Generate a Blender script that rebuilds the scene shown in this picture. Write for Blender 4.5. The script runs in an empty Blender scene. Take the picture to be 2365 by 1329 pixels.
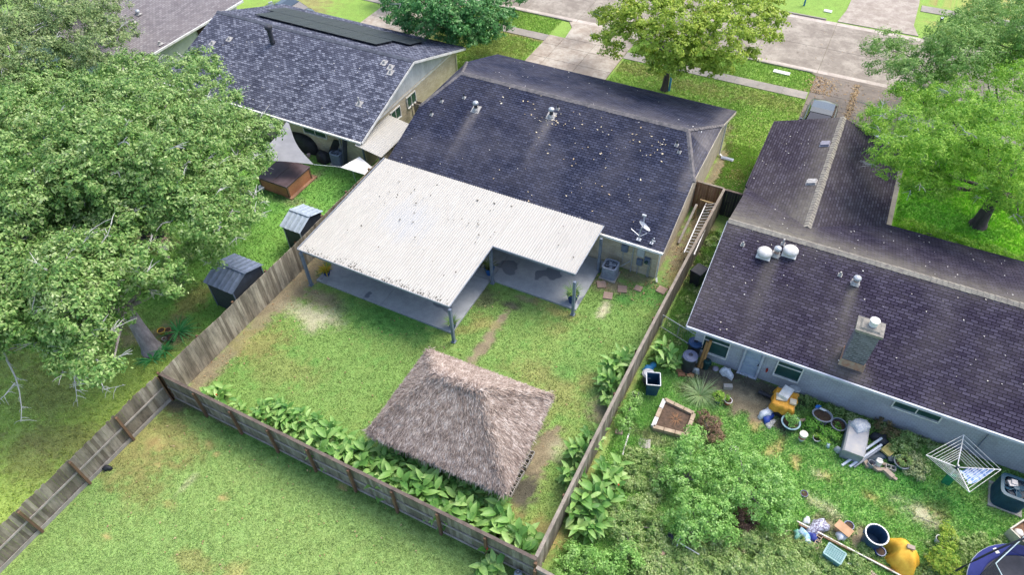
import bpy, math, random
import numpy as np
from mathutils import Vector, Matrix
random.seed(7); rng = np.random.default_rng(7)
S = bpy.context.scene
# ------------------------------------------------------------------ camera
FPX, CXP, CYP, HC = 1610.96, 1182.5, 664.5, 26.0
MR = np.array([[0.8911200254384843, 0.4533178809631091, -0.020198986648630863],
               [-0.3186746102416796, 0.6568898921453641, 0.6833316635313819],
               [0.32303497186810703, -0.6024936251914775, 0.7298286364303629]])
cam = bpy.data.objects.new('camera', bpy.data.cameras.new('camera'))
S.collection.objects.link(cam); S.camera = cam
cam.data.sensor_width = 36; cam.data.lens = FPX / 2365 * 36
cam.data.clip_start = .1; cam.data.clip_end = 600
mw = Matrix.Identity(4)
for i in range(3):
    for j in range(3): mw[i][j] = MR[j][i]
mw[2][3] = HC
cam.matrix_world = mw
# ------------------------------------------------------------------ light
W = bpy.data.worlds.new('World'); S.world = W; W.use_nodes = True
nt = W.node_tree; bg = nt.nodes['Background']; sky = nt.nodes.new('ShaderNodeTexSky')
sky.sky_type = 'NISHITA'; sky.sun_disc = False
SUN_AZ, SUN_EL = math.radians(28), math.radians(58)      # azimuth from +Y towards +X
sky.sun_elevation = SUN_EL; sky.sun_rotation = SUN_AZ
sky.air_density = 1.0; sky.dust_density = 3.0; sky.ozone_density = 1.0
nt.links.new(sky.outputs[0], bg.inputs[0]); bg.inputs[1].default_value = .15
sd = bpy.data.lights.new('sun', 'SUN'); sd.energy = 1.15; sd.angle = math.radians(30); sd.color = (1, .94, .84)
sun = bpy.data.objects.new('sun', sd); S.collection.objects.link(sun)
dv = Vector((math.sin(SUN_AZ) * math.cos(SUN_EL), math.cos(SUN_AZ) * math.cos(SUN_EL), math.sin(SUN_EL)))
sun.rotation_euler = dv.to_track_quat('Z', 'Y').to_euler()
S.view_settings.view_transform = 'Standard'; S.view_settings.look = 'None'
S.view_settings.exposure = 1.25; S.view_settings.gamma = 1

# ------------------------------------------------------------------ helpers
def G(x, y, z=0.):
    """world point that stands at height z where the survey photo pixel is"""
    d = MR.T @ np.array([(x - CXP) / FPX, -(y - CYP) / FPX, -1.])
    t = (z - HC) / d[2]
    return Vector((d[0] * t, d[1] * t, z))
def srgb(r, g, b):
    f = lambda c: (c / 255 / 12.92) if c / 255 <= .04045 else ((c / 255 + .055) / 1.055) ** 2.4
    return (f(r), f(g), f(b))

class MB:
    def __init__(s): s.v = []; s.f = []
    def add(s, vs, fs):
        o = len(s.v); s.v += [tuple(p) for p in vs]; s.f += [tuple(i + o for i in q) for q in fs]; return s
    def box(s, c, d, rz=0., rx=0., ry=0., taper=1.):
        hx, hy, hz = d[0] / 2, d[1] / 2, d[2] / 2
        R = Matrix.Rotation(rz, 3, 'Z') @ Matrix.Rotation(ry, 3, 'Y') @ Matrix.Rotation(rx, 3, 'X')
        vs = []
        for z in (-1, 1):
            k = taper if z > 0 else 1
            for x, y in ((-1, -1), (1, -1), (1, 1), (-1, 1)):
                vs.append(R @ Vector((x * hx * k, y * hy * k, z * hz)) + Vector(c))
        return s.add(vs, [(3, 2, 1, 0), (4, 5, 6, 7), (0, 1, 5, 4), (1, 2, 6, 5), (2, 3, 7, 6), (3, 0, 4, 7)])
    def beam(s, a, b, w, h):
        a = Vector(a); b = Vector(b); d = (b - a); L = d.length; d.normalize()
        up = Vector((0, 0, 1)) if abs(d.z) < .95 else Vector((1, 0, 0))
        x = d.cross(up).normalized(); y = x.cross(d)
        vs = []
        for p in (a, b):
            for i, j in ((-1, -1), (1, -1), (1, 1), (-1, 1)): vs.append(p + x * i * w / 2 + y * j * h / 2)
        return s.add(vs, [(3, 2, 1, 0), (4, 5, 6, 7), (0, 1, 5, 4), (1, 2, 6, 5), (2, 3, 7, 6), (3, 0, 4, 7)])
    def tube(s, pts, rads, n=8, cap=True):
        pts = [Vector(p) for p in pts]
        if not hasattr(rads, '__len__'): rads = [rads] * len(pts)
        o = len(s.v); m = len(pts)
        for i, p in enumerate(pts):
            d = (pts[min(i + 1, m - 1)] - pts[max(i - 1, 0)]).normalized()
            up = Vector((0, 0, 1)) if abs(d.z) < .9 else Vector((1, 0, 0))
            x = d.cross(up).normalized(); y = d.cross(x)
            for k in range(n):
                a = 2 * math.pi * k / n
                s.v.append(tuple(p + (x * math.cos(a) + y * math.sin(a)) * rads[i]))
        for i in range(m - 1):
            for k in range(n):
                k2 = (k + 1) % n
                s.f.append((o + i * n + k, o + i * n + k2, o + (i + 1) * n + k2, o + (i + 1) * n + k))
        if cap:
            s.f.append(tuple(o + k for k in range(n - 1, -1, -1))[::-1]); s.f.append(tuple(o + (m - 1) * n + k for k in range(n))[::-1])
        return s
    def lathe(s, prof, c=(0, 0, 0), n=20, sx=1., sy=1., cap=False):
        o = len(s.v)
        for r, z in prof:
            for k in range(n):
                a = 2 * math.pi * k / n
                s.v.append((c[0] + r * sx * math.cos(a), c[1] + r * sy * math.sin(a), c[2] + z))
        for i in range(len(prof) - 1):
            for k in range(n):
                k2 = (k + 1) % n
                s.f.append((o + i * n + k, o + i * n + k2, o + (i + 1) * n + k2, o + (i + 1) * n + k))
        if cap:
            s.f.append(tuple(o + k for k in range(n))[::-1]); s.f.append(tuple(o + (len(prof) - 1) * n + k for k in range(n)))
        return s
    def poly(s, pts): return s.add(pts, [tuple(range(len(pts)))])
    def slab(s, pts, t):
        """top polygon (ccw from above) extruded down by t"""
        n = len(pts); lo = [(p[0], p[1], p[2] - t) for p in pts]
        return s.add(list(pts) + lo, [tuple(range(n)), tuple(range(2 * n - 1, n - 1, -1))] + [(i, i + n, (i + 1) % n + n, (i + 1) % n) for i in range(n)])
    def move(s, v):
        s.v = [(a[0] + v[0], a[1] + v[1], a[2] + v[2]) for a in s.v]; return s

def autouv(me):
    uv = me.uv_layers.new(name='UVMap'); data = np.zeros(len(me.loops) * 2)
    co = np.zeros(len(me.vertices) * 3); me.vertices.foreach_get('co', co); co = co.reshape(-1, 3)
    for p in me.polygons:
        n = p.normal
        if abs(n.z) > .995: u = Vector((1, 0, 0)); v = Vector((0, 1, 0))
        else:
            u = Vector((-n.y, n.x, 0)).normalized(); v = n.cross(u)
            if abs(u.x) > abs(u.y):
                if u.x < 0: u = -u
            elif u.y < 0: u = -u
            if v.z < 0: v = -v
        for li in p.loop_indices:
            c = co[me.loops[li].vertex_index]
            data[li * 2] = u.x * c[0] + u.y * c[1]; data[li * 2 + 1] = v.x * c[0] + v.y * c[1] + v.z * c[2]
    uv.data.foreach_set('uv', data)

def rootloc(p):
    v = Vector((0, 0, 0))
    while p is not None: v += p.location; p = p.parent
    return v
def ob(name, mb, m, parent=None, world=False, smooth=False, label=None, kind=None, uv=True, bevel=0.):
    """one mesh object; world=True: mb is in world coordinates"""
    if world and parent is not None: mb.move(-rootloc(parent))
    me = bpy.data.meshes.new(name); me.from_pydata(mb.v, [], mb.f); me.update()
    if uv: autouv(me)
    me.materials.append(m)
    if smooth: me.polygons.foreach_set('use_smooth', [True] * len(me.polygons))
    o = bpy.data.objects.new(name, me); S.collection.objects.link(o)
    if parent is not None: o.parent = parent
    if label: o['label'] = label
    if kind: o['kind'] = kind
    if bevel:
        b = o.modifiers.new('b', 'BEVEL'); b.width = bevel; b.segments = 2; b.limit_method = 'ANGLE'
    return o
def tag(o, label, cat, group=None, kind=None):
    o['label'] = label; o['category'] = cat
    if group: o['group'] = group
    if kind: o['kind'] = kind
    return o
def T(name, label, cat, loc=(0, 0, 0), rz=0., group=None):
    o = bpy.data.objects.new(name, None); S.collection.objects.link(o)
    o.location = loc; o.rotation_euler = (0, 0, rz); o.empty_display_size = .2
    return tag(o, label, cat, group)
def solo(name, mb, m, label, cat, loc=(0, 0, 0), rz=0., group=None, world=False, **k):
    if world: mb.move(-Vector(loc))
    o = ob(name, mb, m, **k); o.location = loc; o.rotation_euler = (0, 0, rz)
    return tag(o, label, cat, group)
def struct(name, mb, m, kind='structure', **k):
    o = ob(name, mb, m, **k); o['kind'] = kind; return o
def dup(src, loc, rz=0., label=None, scale=1.):
    r = src.copy(); S.collection.objects.link(r); r.location = loc; r.rotation_euler = (0, 0, rz); r.scale = (scale,) * 3
    if label: r['label'] = label
    for ch in list(src.children):
        c = ch.copy(); S.collection.objects.link(c); c.parent = r
        for gch in list(ch.children):
            d = gch.copy(); S.collection.objects.link(d); d.parent = c
    return r
def npmesh(name, V, F, m, col=None, parent=None, loc=(0, 0, 0), smooth=False):
    """V (N,3) world or local, F (M,k)"""
    V = np.asarray(V, dtype=np.float32) - np.asarray(loc, dtype=np.float32)
    F = np.asarray(F, dtype=np.int32); k = F.shape[1]
    me = bpy.data.meshes.new(name)
    me.vertices.add(len(V)); me.vertices.foreach_set('co', V.ravel())
    me.loops.add(F.size); me.loops.foreach_set('vertex_index', F.ravel())
    me.polygons.add(len(F)); me.polygons.foreach_set('loop_start', np.arange(0, F.size, k, dtype=np.int32))
    if col is not None:
        a = me.color_attributes.new('Col', 'FLOAT_COLOR', 'POINT')
        c4 = np.ones((len(V), 4), dtype=np.float32); c4[:, :3] = col; a.data.foreach_set('color', c4.ravel())
    me.materials.append(m); me.update(calc_edges=True)
    if smooth: me.polygons.foreach_set('use_smooth', [True] * len(me.polygons))
    o = bpy.data.objects.new(name, me); S.collection.objects.link(o)
    if parent is not None: o.parent = parent
    else: o.location = loc
    return o

# ------------------------------------------------------------------ materials
def newmat(name):
    m = bpy.data.materials.new(name); m.use_nodes = True
    n = m.node_tree; b = n.nodes['Principled BSDF']; return m, n, b
def nd(n, t, **k):
    x = n.nodes.new(t)
    for a, v in k.items(): setattr(x, a, v)
    return x
def mixc(n, fac, a, b, mode='MIX'):
    x = nd(n, 'ShaderNodeMix', data_type='RGBA', blend_type=mode)
    for sock, val in ((x.inputs[0], fac), (x.inputs[6], a), (x.inputs[7], b)):
        if hasattr(val, 'is_output'): n.links.new(val, sock)
        else: sock.default_value = val if not isinstance(val, tuple) else (*val, 1)
    return x.outputs[2]
def noise(n, scale, detail=4, co='Object', rough=.6, stretch=None):
    tc = nd(n, 'ShaderNodeTexCoord'); t = nd(n, 'ShaderNodeTexNoise')
    t.inputs['Scale'].default_value = scale; t.inputs['Detail'].default_value = detail; t.inputs['Roughness'].default_value = rough
    src = tc.outputs[co]
    if stretch:
        mp = nd(n, 'ShaderNodeMapping'); mp.inputs['Scale'].default_value = stretch; n.links.new(src, mp.inputs[0]); src = mp.outputs[0]
    n.links.new(src, t.inputs['Vector']); return t.outputs['Fac']
def ramp(n, fac, stops):
    r = nd(n, 'ShaderNodeValToRGB'); e = r.color_ramp.elements
    while len(e) < len(stops): e.new(.5)
    for q, (p, c) in zip(e, stops): q.position = p; q.color = (*c, 1) if isinstance(c, tuple) else (c, c, c, 1)
    n.links.new(fac, r.inputs[0]); return r.outputs[0]
def bump(n, b, h, strength=.4, dist=.02):
    x = nd(n, 'ShaderNodeBump'); x.inputs['Strength'].default_value = strength; x.inputs['Distance'].default_value = dist
    n.links.new(h, x.inputs['Height']); n.links.new(x.outputs[0], b.inputs['Normal'])
MC = {}
def P(name, c, c2=None, sc=6., rough=.6, metal=0., bmp=.15, lo=.35, hi=.65, stretch=None, spec=.25, fine=0.):
    """weathered paint / plastic / wood: two tones in noise patches"""
    if name in MC: return MC[name]
    m, n, b = newmat(name); c2 = c2 or tuple(v * .7 for v in c)
    f = noise(n, sc, 6, stretch=stretch); r = ramp(n, f, [(lo, 0.), (hi, 1.)])
    out = mixc(n, r, c2, c)
    if fine:
        f2 = noise(n, sc * 12, 3, stretch=stretch); out = mixc(n, fine, out, ramp(n, f2, [(.3, .25), (.7, 1.6 / 2)]), 'OVERLAY')
    n.links.new(out, b.inputs['Base Color'])
    b.inputs['Roughness'].default_value = rough; b.inputs['Metallic'].default_value = metal
    b.inputs['Specular IOR Level'].default_value = spec
    if bmp: bump(n, b, f, bmp, .03)
    MC[name] = m; return m
def shingle(name, c1, c2, c3, moss, mossamt, contrast=.5, dk=.5, bw=.3, rh=.145):
    m, n, b = newmat(name)
    tc = nd(n, 'ShaderNodeTexCoord'); br = nd(n, 'ShaderNodeTexBrick'); br.offset = .5
    br.inputs['Color1'].default_value = (0, 0, 0, 1); br.inputs['Color2'].default_value = (1, 1, 1, 1); br.inputs['Mortar'].default_value = (.0, .0, .0, 1)
    br.inputs['Scale'].default_value = 1; br.inputs['Mortar Size'].default_value = .018; br.inputs['Mortar Smooth'].default_value = .2
    br.inputs['Brick Width'].default_value = bw; br.inputs['Row Height'].default_value = rh; br.inputs['Bias'].default_value = 0
    # a little wobble so the courses are not ruled
    nz = nd(n, 'ShaderNodeTexNoise'); nz.inputs['Scale'].default_value = 2.5; n.links.new(tc.outputs['UV'], nz.inputs['Vector'])
    va = nd(n, 'ShaderNodeVectorMath', operation='MULTIPLY_ADD'); va.inputs[1].default_value = (.03, .03, 0)
    n.links.new(nz.outputs['Color'], va.inputs[0]); n.links.new(tc.outputs['UV'], va.inputs[2]); n.links.new(va.outputs[0], br.inputs['Vector'])
    base = ramp(n, br.outputs['Color'], [(0., c1), (.5, c2), (1., c3)])
    base = mixc(n, br.outputs['Fac'], base, tuple(v * dk for v in c1))
    # grains
    gr = noise(n, 60, 3); base = mixc(n, .5, base, ramp(n, gr, [(.3, .32), (.7, .7)]), 'OVERLAY')
    # large weather patches
    pf = noise(n, .45, 5); base = mixc(n, ramp(n, pf, [(.4, 0.), (.75, .28)]), base, tuple((x + y) * .6 for x, y in zip(c2, moss)))
    st = noise(n, .8, 5, stretch=(1.6, .35, 1)); base = mixc(n, ramp(n, st, [(.5, 0.), (.8, .3)]), base, tuple(v * .55 for v in c1))
    # lichen: grows where the 'moss' attribute says
    at = nd(n, 'ShaderNodeAttribute'); at.attribute_name = 'moss'
    mf = noise(n, 3, 8, rough=.75)
    mm = nd(n, 'ShaderNodeMath', operation='MULTIPLY'); n.links.new(at.outputs['Fac'], mm.inputs[0]); n.links.new(ramp(n, mf, [(.25, .25), (.75, 1.)]), mm.inputs[1])
    base = mixc(n, mm.outputs[0], base, moss)
    n.links.new(base, b.inputs['Base Color']); b.inputs['Roughness'].default_value = 1.; b.inputs['Specular IOR Level'].default_value = .08
    # course step bump: height falls up the slope inside each row
    sx = nd(n, 'ShaderNodeSeparateXYZ'); n.links.new(va.outputs[0], sx.inputs[0])
    dv_ = nd(n, 'ShaderNodeMath', operation='DIVIDE'); n.links.new(sx.outputs[1], dv_.inputs[0]); dv_.inputs[1].default_value = rh
    fr = nd(n, 'ShaderNodeMath', operation='FRACT'); n.links.new(dv_.outputs[0], fr.inputs[0])
    sb = nd(n, 'ShaderNodeMath', operation='SUBTRACT'); sb.inputs[0].default_value = 1; n.links.new(fr.outputs[0], sb.inputs[1])
    ad = nd(n, 'ShaderNodeMath', operation='MULTIPLY_ADD'); n.links.new(gr, ad.inputs[0]); ad.inputs[1].default_value = .4; n.links.new(sb.outputs[0], ad.inputs[2])
    bump(n, b, ad.outputs[0], .8, .02)
    return m
def brickmat(name, c1, c2, mortar, stain, bw=.25, rh=.085, stamt=.5):
    m, n, b = newmat(name)
    tc = nd(n, 'ShaderNodeTexCoord'); br = nd(n, 'ShaderNodeTexBrick')
    br.inputs['Color1'].default_value = (*c1, 1); br.inputs['Color2'].default_value = (*c2, 1); br.inputs['Mortar'].default_value = (*mortar, 1)
    br.inputs['Scale'].default_value = 1; br.inputs['Mortar Size'].default_value = .012; br.inputs['Brick Width'].default_value = bw; br.inputs['Row Height'].default_value = rh
    n.links.new(tc.outputs['UV'], br.inputs['Vector'])
    f = noise(n, 1.3, 7, rough=.7); out = mixc(n, ramp(n, f, [(.45, 0.), (.75, stamt)]), br.outputs['Color'], stain)
    f2 = noise(n, 25, 3); out = mixc(n, .3, out, ramp(n, f2, [(.3, .3), (.7, .7)]), 'OVERLAY')
    n.links.new(out, b.inputs['Base Color']); b.inputs['Roughness'].default_value = .9
    bump(n, b, br.outputs['Fac'], -.5, .01); return m
def leafmat(name, cols, nscale=.5, trans=.25, rough=.6, spec=.22, yellow=None, yamt=.03):
    m, n, b = newmat(name)
    gi = nd(n, 'ShaderNodeNewGeometry'); f = noise(n, nscale, 4)
    ad = nd(n, 'ShaderNodeMath', operation='MULTIPLY_ADD'); n.links.new(gi.outputs['Random Per Island'], ad.inputs[0]); ad.inputs[1].default_value = .55
    ml = nd(n, 'ShaderNodeMath', operation='MULTIPLY'); n.links.new(ramp(n, f, [(.3, 0.), (.7, 1.)]), ml.inputs[0]); ml.inputs[1].default_value = .45
    n.links.new(ml.outputs[0], ad.inputs[2])
    k = len(cols); c = ramp(n, ad.outputs[0], [(i / (k - 1) * .96 + .02, cols[i]) for i in range(k)])
    if yellow:
        # odd yellow leaves gather in sprays
        g = noise(n, 1.1, 3); c = mixc(n, ramp(n, g, [(.66 - yamt, 0.), (.74 - yamt, .85)]), c, yellow)
    n.links.new(c, b.inputs['Base Color']); b.inputs['Roughness'].default_value = rough; b.inputs['Specular IOR Level'].default_value = spec
    tr = nd(n, 'ShaderNodeBsdfTranslucent'); n.links.new(c, tr.inputs[0])
    mx = nd(n, 'ShaderNodeMixShader'); mx.inputs[0].default_value = trans
    n.links.new(b.outputs[0], mx.inputs[1]); n.links.new(tr.outputs[0], mx.inputs[2]); n.links.new(mx.outputs[0], n.nodes['Material Output'].inputs[0])
    return m
def colattr(name, rough=.9, fine=.35, fs=28., trans=0., island=0.):
    m, n, b = newmat(name)
    at = nd(n, 'ShaderNodeAttribute'); at.attribute_name = 'Col'; c = at.outputs['Color']
    if fine:
        f = noise(n, fs, 5, rough=.8); c = mixc(n, fine, c, ramp(n, f, [(.32, .12), (.5, .5), (.68, .9)]), 'OVERLAY')
        f = noise(n, fs * .3, 4); c = mixc(n, fine * .4, c, ramp(n, f, [(.3, .2), (.7, .8)]), 'OVERLAY'); bump(n, b, f, .5, .05)
    if island:
        gi = nd(n, 'ShaderNodeNewGeometry'); c = mixc(n, island, c, ramp(n, gi.outputs['Random Per Island'], [(0., .22), (1., .8)]), 'OVERLAY')
    n.links.new(c, b.inputs['Base Color']); b.inputs['Roughness'].default_value = rough; b.inputs['Specular IOR Level'].default_value = .25
    return m
def concrete(name, c, c2, stain, sc=1.2, rough=.9, amt=.6):
    m, n, b = newmat(name)
    f = noise(n, sc, 8, rough=.72); out = mixc(n, ramp(n, f, [(.4, 0.), (.58, 1.)]), c2, c)
    v_ = noise(n, sc * .45, 5, rough=.8); out = mixc(n, ramp(n, v_, [(.45, 0.), (.6, amt * .8)]), out, tuple(q * 1.15 for q in stain))
    g = noise(n, sc * 3.1, 6, rough=.8); out = mixc(n, ramp(n, g, [(.52, 0.), (.7, amt)]), out, stain)
    h = noise(n, 45, 3); out = mixc(n, .35, out, ramp(n, h, [(.3, .25), (.7, .75)]), 'OVERLAY')
    n.links.new(out, b.inputs['Base Color']); b.inputs['Roughness'].default_value = rough
    b.inputs['Specular IOR Level'].default_value = .3
    bump(n, b, h, .2, .01); return m
def islandwood(name, cols, rough=.85, sc=5, stretch=(1, 1, .2), streak=.5):
    m, n, b = newmat(name)
    gi = nd(n, 'ShaderNodeNewGeometry'); k = len(cols)
    c = ramp(n, gi.outputs['Random Per Island'], [(i / (k - 1), cols[i]) for i in range(k)])
    f = noise(n, sc, 6, stretch=stretch, rough=.7); c = mixc(n, streak, c, ramp(n, f, [(.3, .12), (.72, .8)]), 'OVERLAY')
    g = noise(n, .7, 4); c = mixc(n, ramp(n, g, [(.45, 0.), (.75, .45)]), c, tuple(v * .45 for v in cols[0]))
    n.links.new(c, b.inputs['Base Color']); b.inputs['Roughness'].default_value = rough; bump(n, b, f, .3, .02)
    return m

white = P('white_paint', (.78, .78, .76), (.55, .54, .5), 3, .5)
glass = P('window_glass', (.015, .05, .05), (.03, .08, .075), 1.2, .08, spec=.8, bmp=0)
black = P('black_plastic', (.02, .022, .03), (.04, .042, .05), 5, .5)
navy = P('navy_glaze', (.012, .03, .12), (.02, .06, .2), 4, .2)
bluegrey = P('blue_grey_paint', (.16, .2, .27), (.11, .14, .2), 4, .45)
galv = P('galvanised', (.5, .52, .54), (.35, .37, .4), 8, .4, metal=.3)
soil = P('potting_soil', (.05, .032, .02), (.09, .06, .04), 14, .95, bmp=.5)
# ------------------------------------------------------------------ value noise for painted ground
_tab = rng.random((256, 256))
def vn(x, y):
    xi = np.floor(x).astype(int); yi = np.floor(y).astype(int); fx = x - xi; fy = y - yi
    fx = fx * fx * (3 - 2 * fx); fy = fy * fy * (3 - 2 * fy)
    t = lambda a, b: _tab[a & 255, b & 255]
    return (t(xi, yi) * (1 - fx) + t(xi + 1, yi) * fx) * (1 - fy) + (t(xi, yi + 1) * (1 - fx) + t(xi + 1, yi + 1) * fx) * fy
def fbm(x, y, s=1., o=4):
    r = 0; a = .5; t = 0
    for i in range(o): r = r + a * vn(x * s + 17.3 * i, y * s - 9.1 * i); t += a; a *= .55; s *= 2.1
    return r / t
def sst(a, b, x): t = np.clip((x - a) / (b - a), 0, 1); return t * t * (3 - 2 * t)
# soil, wear and deep green tones of the ground: (photo x, y, radius m x, radius m y, rotation deg, strength, kind)
DIRT = 'dirt'; DRY = 'dry'; PALE = 'pale'; ORG = 'orange'; DARK = 'dark'; DEEP_GREEN = 'deep_green'
SPOTS = [(700, 630, 1.3, 1.3, 0, 1.2, DIRT), (640, 690, .9, 1.2, 0, 1., DIRT), (745, 690, 1.6, .5, -5, .9, DIRT), (735, 735, 1.2, .7, 10, .95, PALE), (690, 720, 1., .5, 0, .6, PALE),
         (600, 790, 1.3, .9, 30, .75, DRY), (540, 760, .8, .8, 0, .6, DRY), (460, 850, .7, 1.3, 0, .9, DIRT), (650, 850, 2., 1., 10, .4, DRY),
         (1150, 745, .2, 1.0, -5, 1.3, DIRT), (1125, 790, .28, .9, -3, 1.4, DIRT), (1100, 820, .25, .8, 0, 1.2, DIRT), (1180, 705, .5, .25, 0, .9, DARK), (1215, 690, .6, .2, 0, .7, DIRT), (1120, 690, .5, .7, 0, .7, DARK),
         (1120, 745, .7, .4, 0, .7, DRY), (1075, 760, .9, .3, 40, .7, DRY), (1290, 720, 1., .4, -5, .8, DRY), (1225, 850, 1.2, .6, 20, .4, DRY), (1290, 760, .6, .4, 0, .5, DRY), (1270, 880, 1.3, .8, 0, .55, DRY), (1300, 930, .8, 1., 0, .5, DRY),
         (1395, 715, .25, .5, 0, 1., PALE), (1410, 660, 1.1, .5, 0, .9, DIRT), (1470, 640, 1.2, .5, 0, .8, DIRT), (1560, 650, .5, 1., 0, .8, DRY), (1550, 560, .6, 2., 0, .9, DIRT),
         (1245, 1060, .55, 1.6, 0, 1.4, DIRT), (1205, 1140, .55, 1.0, 0, 1.4, DARK), (1290, 1040, .4, .5, 0, .5, PALE), (1255, 1240, .9, .7, 0, .9, ORG), (1180, 1180, .5, .4, 0, .8, DRY), (1390, 945, .5, .7, 0, .9, DIRT), (1360, 880, .5, .5, 0, .6, DRY), (1330, 1230, .3, .4, 0, .5, DRY),
         (400, 935, .7, .35, 0, 1.3, DARK), (500, 960, 1.8, .22, 3, 1.1, DARK), (360, 1010, 1.9, 1.3, 0, .8, DRY), (300, 1060, 1.5, 1.2, 0, .75, DRY), (330, 1120, 1.2, 1., 0, .5, DRY), (430, 1040, .8, .7, 0, .5, DRY), (360, 1025, .4, .3, 0, .6, ORG), (390, 1165, .35, .2, 0, .6, ORG), (515, 1152, .22, .12, 0, 1.1, ORG), (500, 1050, .15, .12, 0, .9, ORG), (365, 1075, .2, .1, 0, .8, ORG), (480, 1030, .2, .2, 0, .6, ORG), (430, 1120, .15, .6, 0, .5, PALE), (245, 1240, .25, .12, 0, 1., ORG), (450, 1300, .9, .4, 0, .5, ORG), (550, 1320, .4, .4, 0, .6, ORG), (790, 1125, .25, .12, 0, 1., ORG), (535, 980, .9, .15, 0, .8, ORG),
         (450, 690, .8, 1.3, 0, .8, DRY), (110, 900, 2., 1.2, 0, .5, DRY), (150, 1020, 2.5, .8, 20, .6, DRY), (60, 1060, 2., .8, 0, .5, DRY), (20, 830, 1.5, 1., 0, .4, DRY), (355, 560, 1.2, .8, 0, 1.2, DIRT), (400, 770, .9, .8, 0, .9, DIRT), (300, 780, .8, .8, 0, .8, DIRT),
         (690, 320, 2.2, 1., 0, 1.5, DARK), (660, 460, 1.7, .5, 0, .8, DIRT), (720, 415, .3, 1.1, 0, .9, DIRT),
         (1690, 890, 2.0, .7, 0, 1.5, DARK), (1620, 855, .9, .5, 0, 1.5, DARK), (1725, 925, 1.3, .8, 0, 1.3, DIRT), (1760, 895, 1.6, .5, -2, 1.3, DARK), (1760, 965, .7, .5, 0, 1.1, DIRT), (1610, 905, .7, .4, 0, .9, DIRT), (1800, 980, .6, .5, 0, 1.1, DARK),
         (1745, 985, .3, .3, 0, .9, ORG), (1780, 1045, .4, .4, 0, .9, ORG), (1800, 1030, .15, .5, 10, .9, ORG), (1836, 1072, .25, .35, 0, 1., ORG), (1905, 1100, .5, .25, 0, .9, ORG), (1890, 1095, .4, .2, 0, .7, PALE), (2010, 1148, .35, .25, 0, .8, ORG), (2050, 1180, .3, .3, 0, .6, DRY), (2130, 1190, .9, .45, -10, .95, PALE), (2165, 1180, .5, .5, 0, .8, ORG), (2290, 1165, .4, .25, 0, .5, DRY),
         (1985, 1250, .35, .55, 0, 1.2, DIRT), (1880, 1160, .5, .25, -20, .8, PALE), (1920, 1180, .6, .3, -20, .8, PALE), (1910, 1210, .6, .5, 0, .9, DIRT), (1570, 975, .5, .6, 0, 1., DIRT), (1500, 1010, 1., .4, 0, .6, DIRT), (1640, 1010, .6, .9, 0, .5, DIRT), (1830, 1260, .6, .5, 0, .9, DIRT), (2050, 1290, 2, .3, -3, .4, DIRT),
         (1655, 390, .35, 3.2, 0, .8, DIRT), (1700, 400, .5, .8, 0, .5, DRY), (1670, 320, .3, 2., 0, .7, DIRT), (1770, 230, 3, 1., 0, .45, DRY), (1600, 200, 2.5, 1., 0, .6, DRY), (1470, 160, 2., 1., 0, .6, DRY), (1225, 85, 5, .35, 0, .9, DRY), (1590, 150, 1.5, 1., 0, .4, DRY), (670, 30, 2.5, 5, 0, 1., DRY), (2250, 15, 5, 1.2, 0, 1.2, ORG), (2190, 60, 1.6, .6, 0, .7, ORG), (1140, 110, 3, 2.5, 0, .45, DRY), (1000, 80, 3, 2, 0, .6, DRY),
         (1000, 720, 1.5, .6, -5, .5, DEEP_GREEN), (900, 740, 2.5, 1., 5, .7, DEEP_GREEN), (1500, 680, .8, .8, 0, .6, DEEP_GREEN), (1440, 690, .5, .4, 0, .7, DEEP_GREEN), (620, 1030, 3, .8, 0, .3, DEEP_GREEN), (1300, 860, .6, .4, 0, .5, DEEP_GREEN), (780, 420, 3., 2.5, 0, .4, DEEP_GREEN), (640, 450, 1.5, 1.4, 0, .6, DEEP_GREEN), (2150, 500, 3.5, 1.6, 0, .5, DEEP_GREEN), (2100, 1120, 3, .6, -8, .6, DEEP_GREEN)]  # deep green; patio front spots put the cover's shadow into the grass colour
KC = {DIRT: (.21, .155, .115), DRY: (.24, .2, .085), PALE: (.42, .36, .27), ORG: (.38, .2, .11), DARK: (.085, .07, .06), DEEP_GREEN: (.065, .2, .045)}
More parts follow.
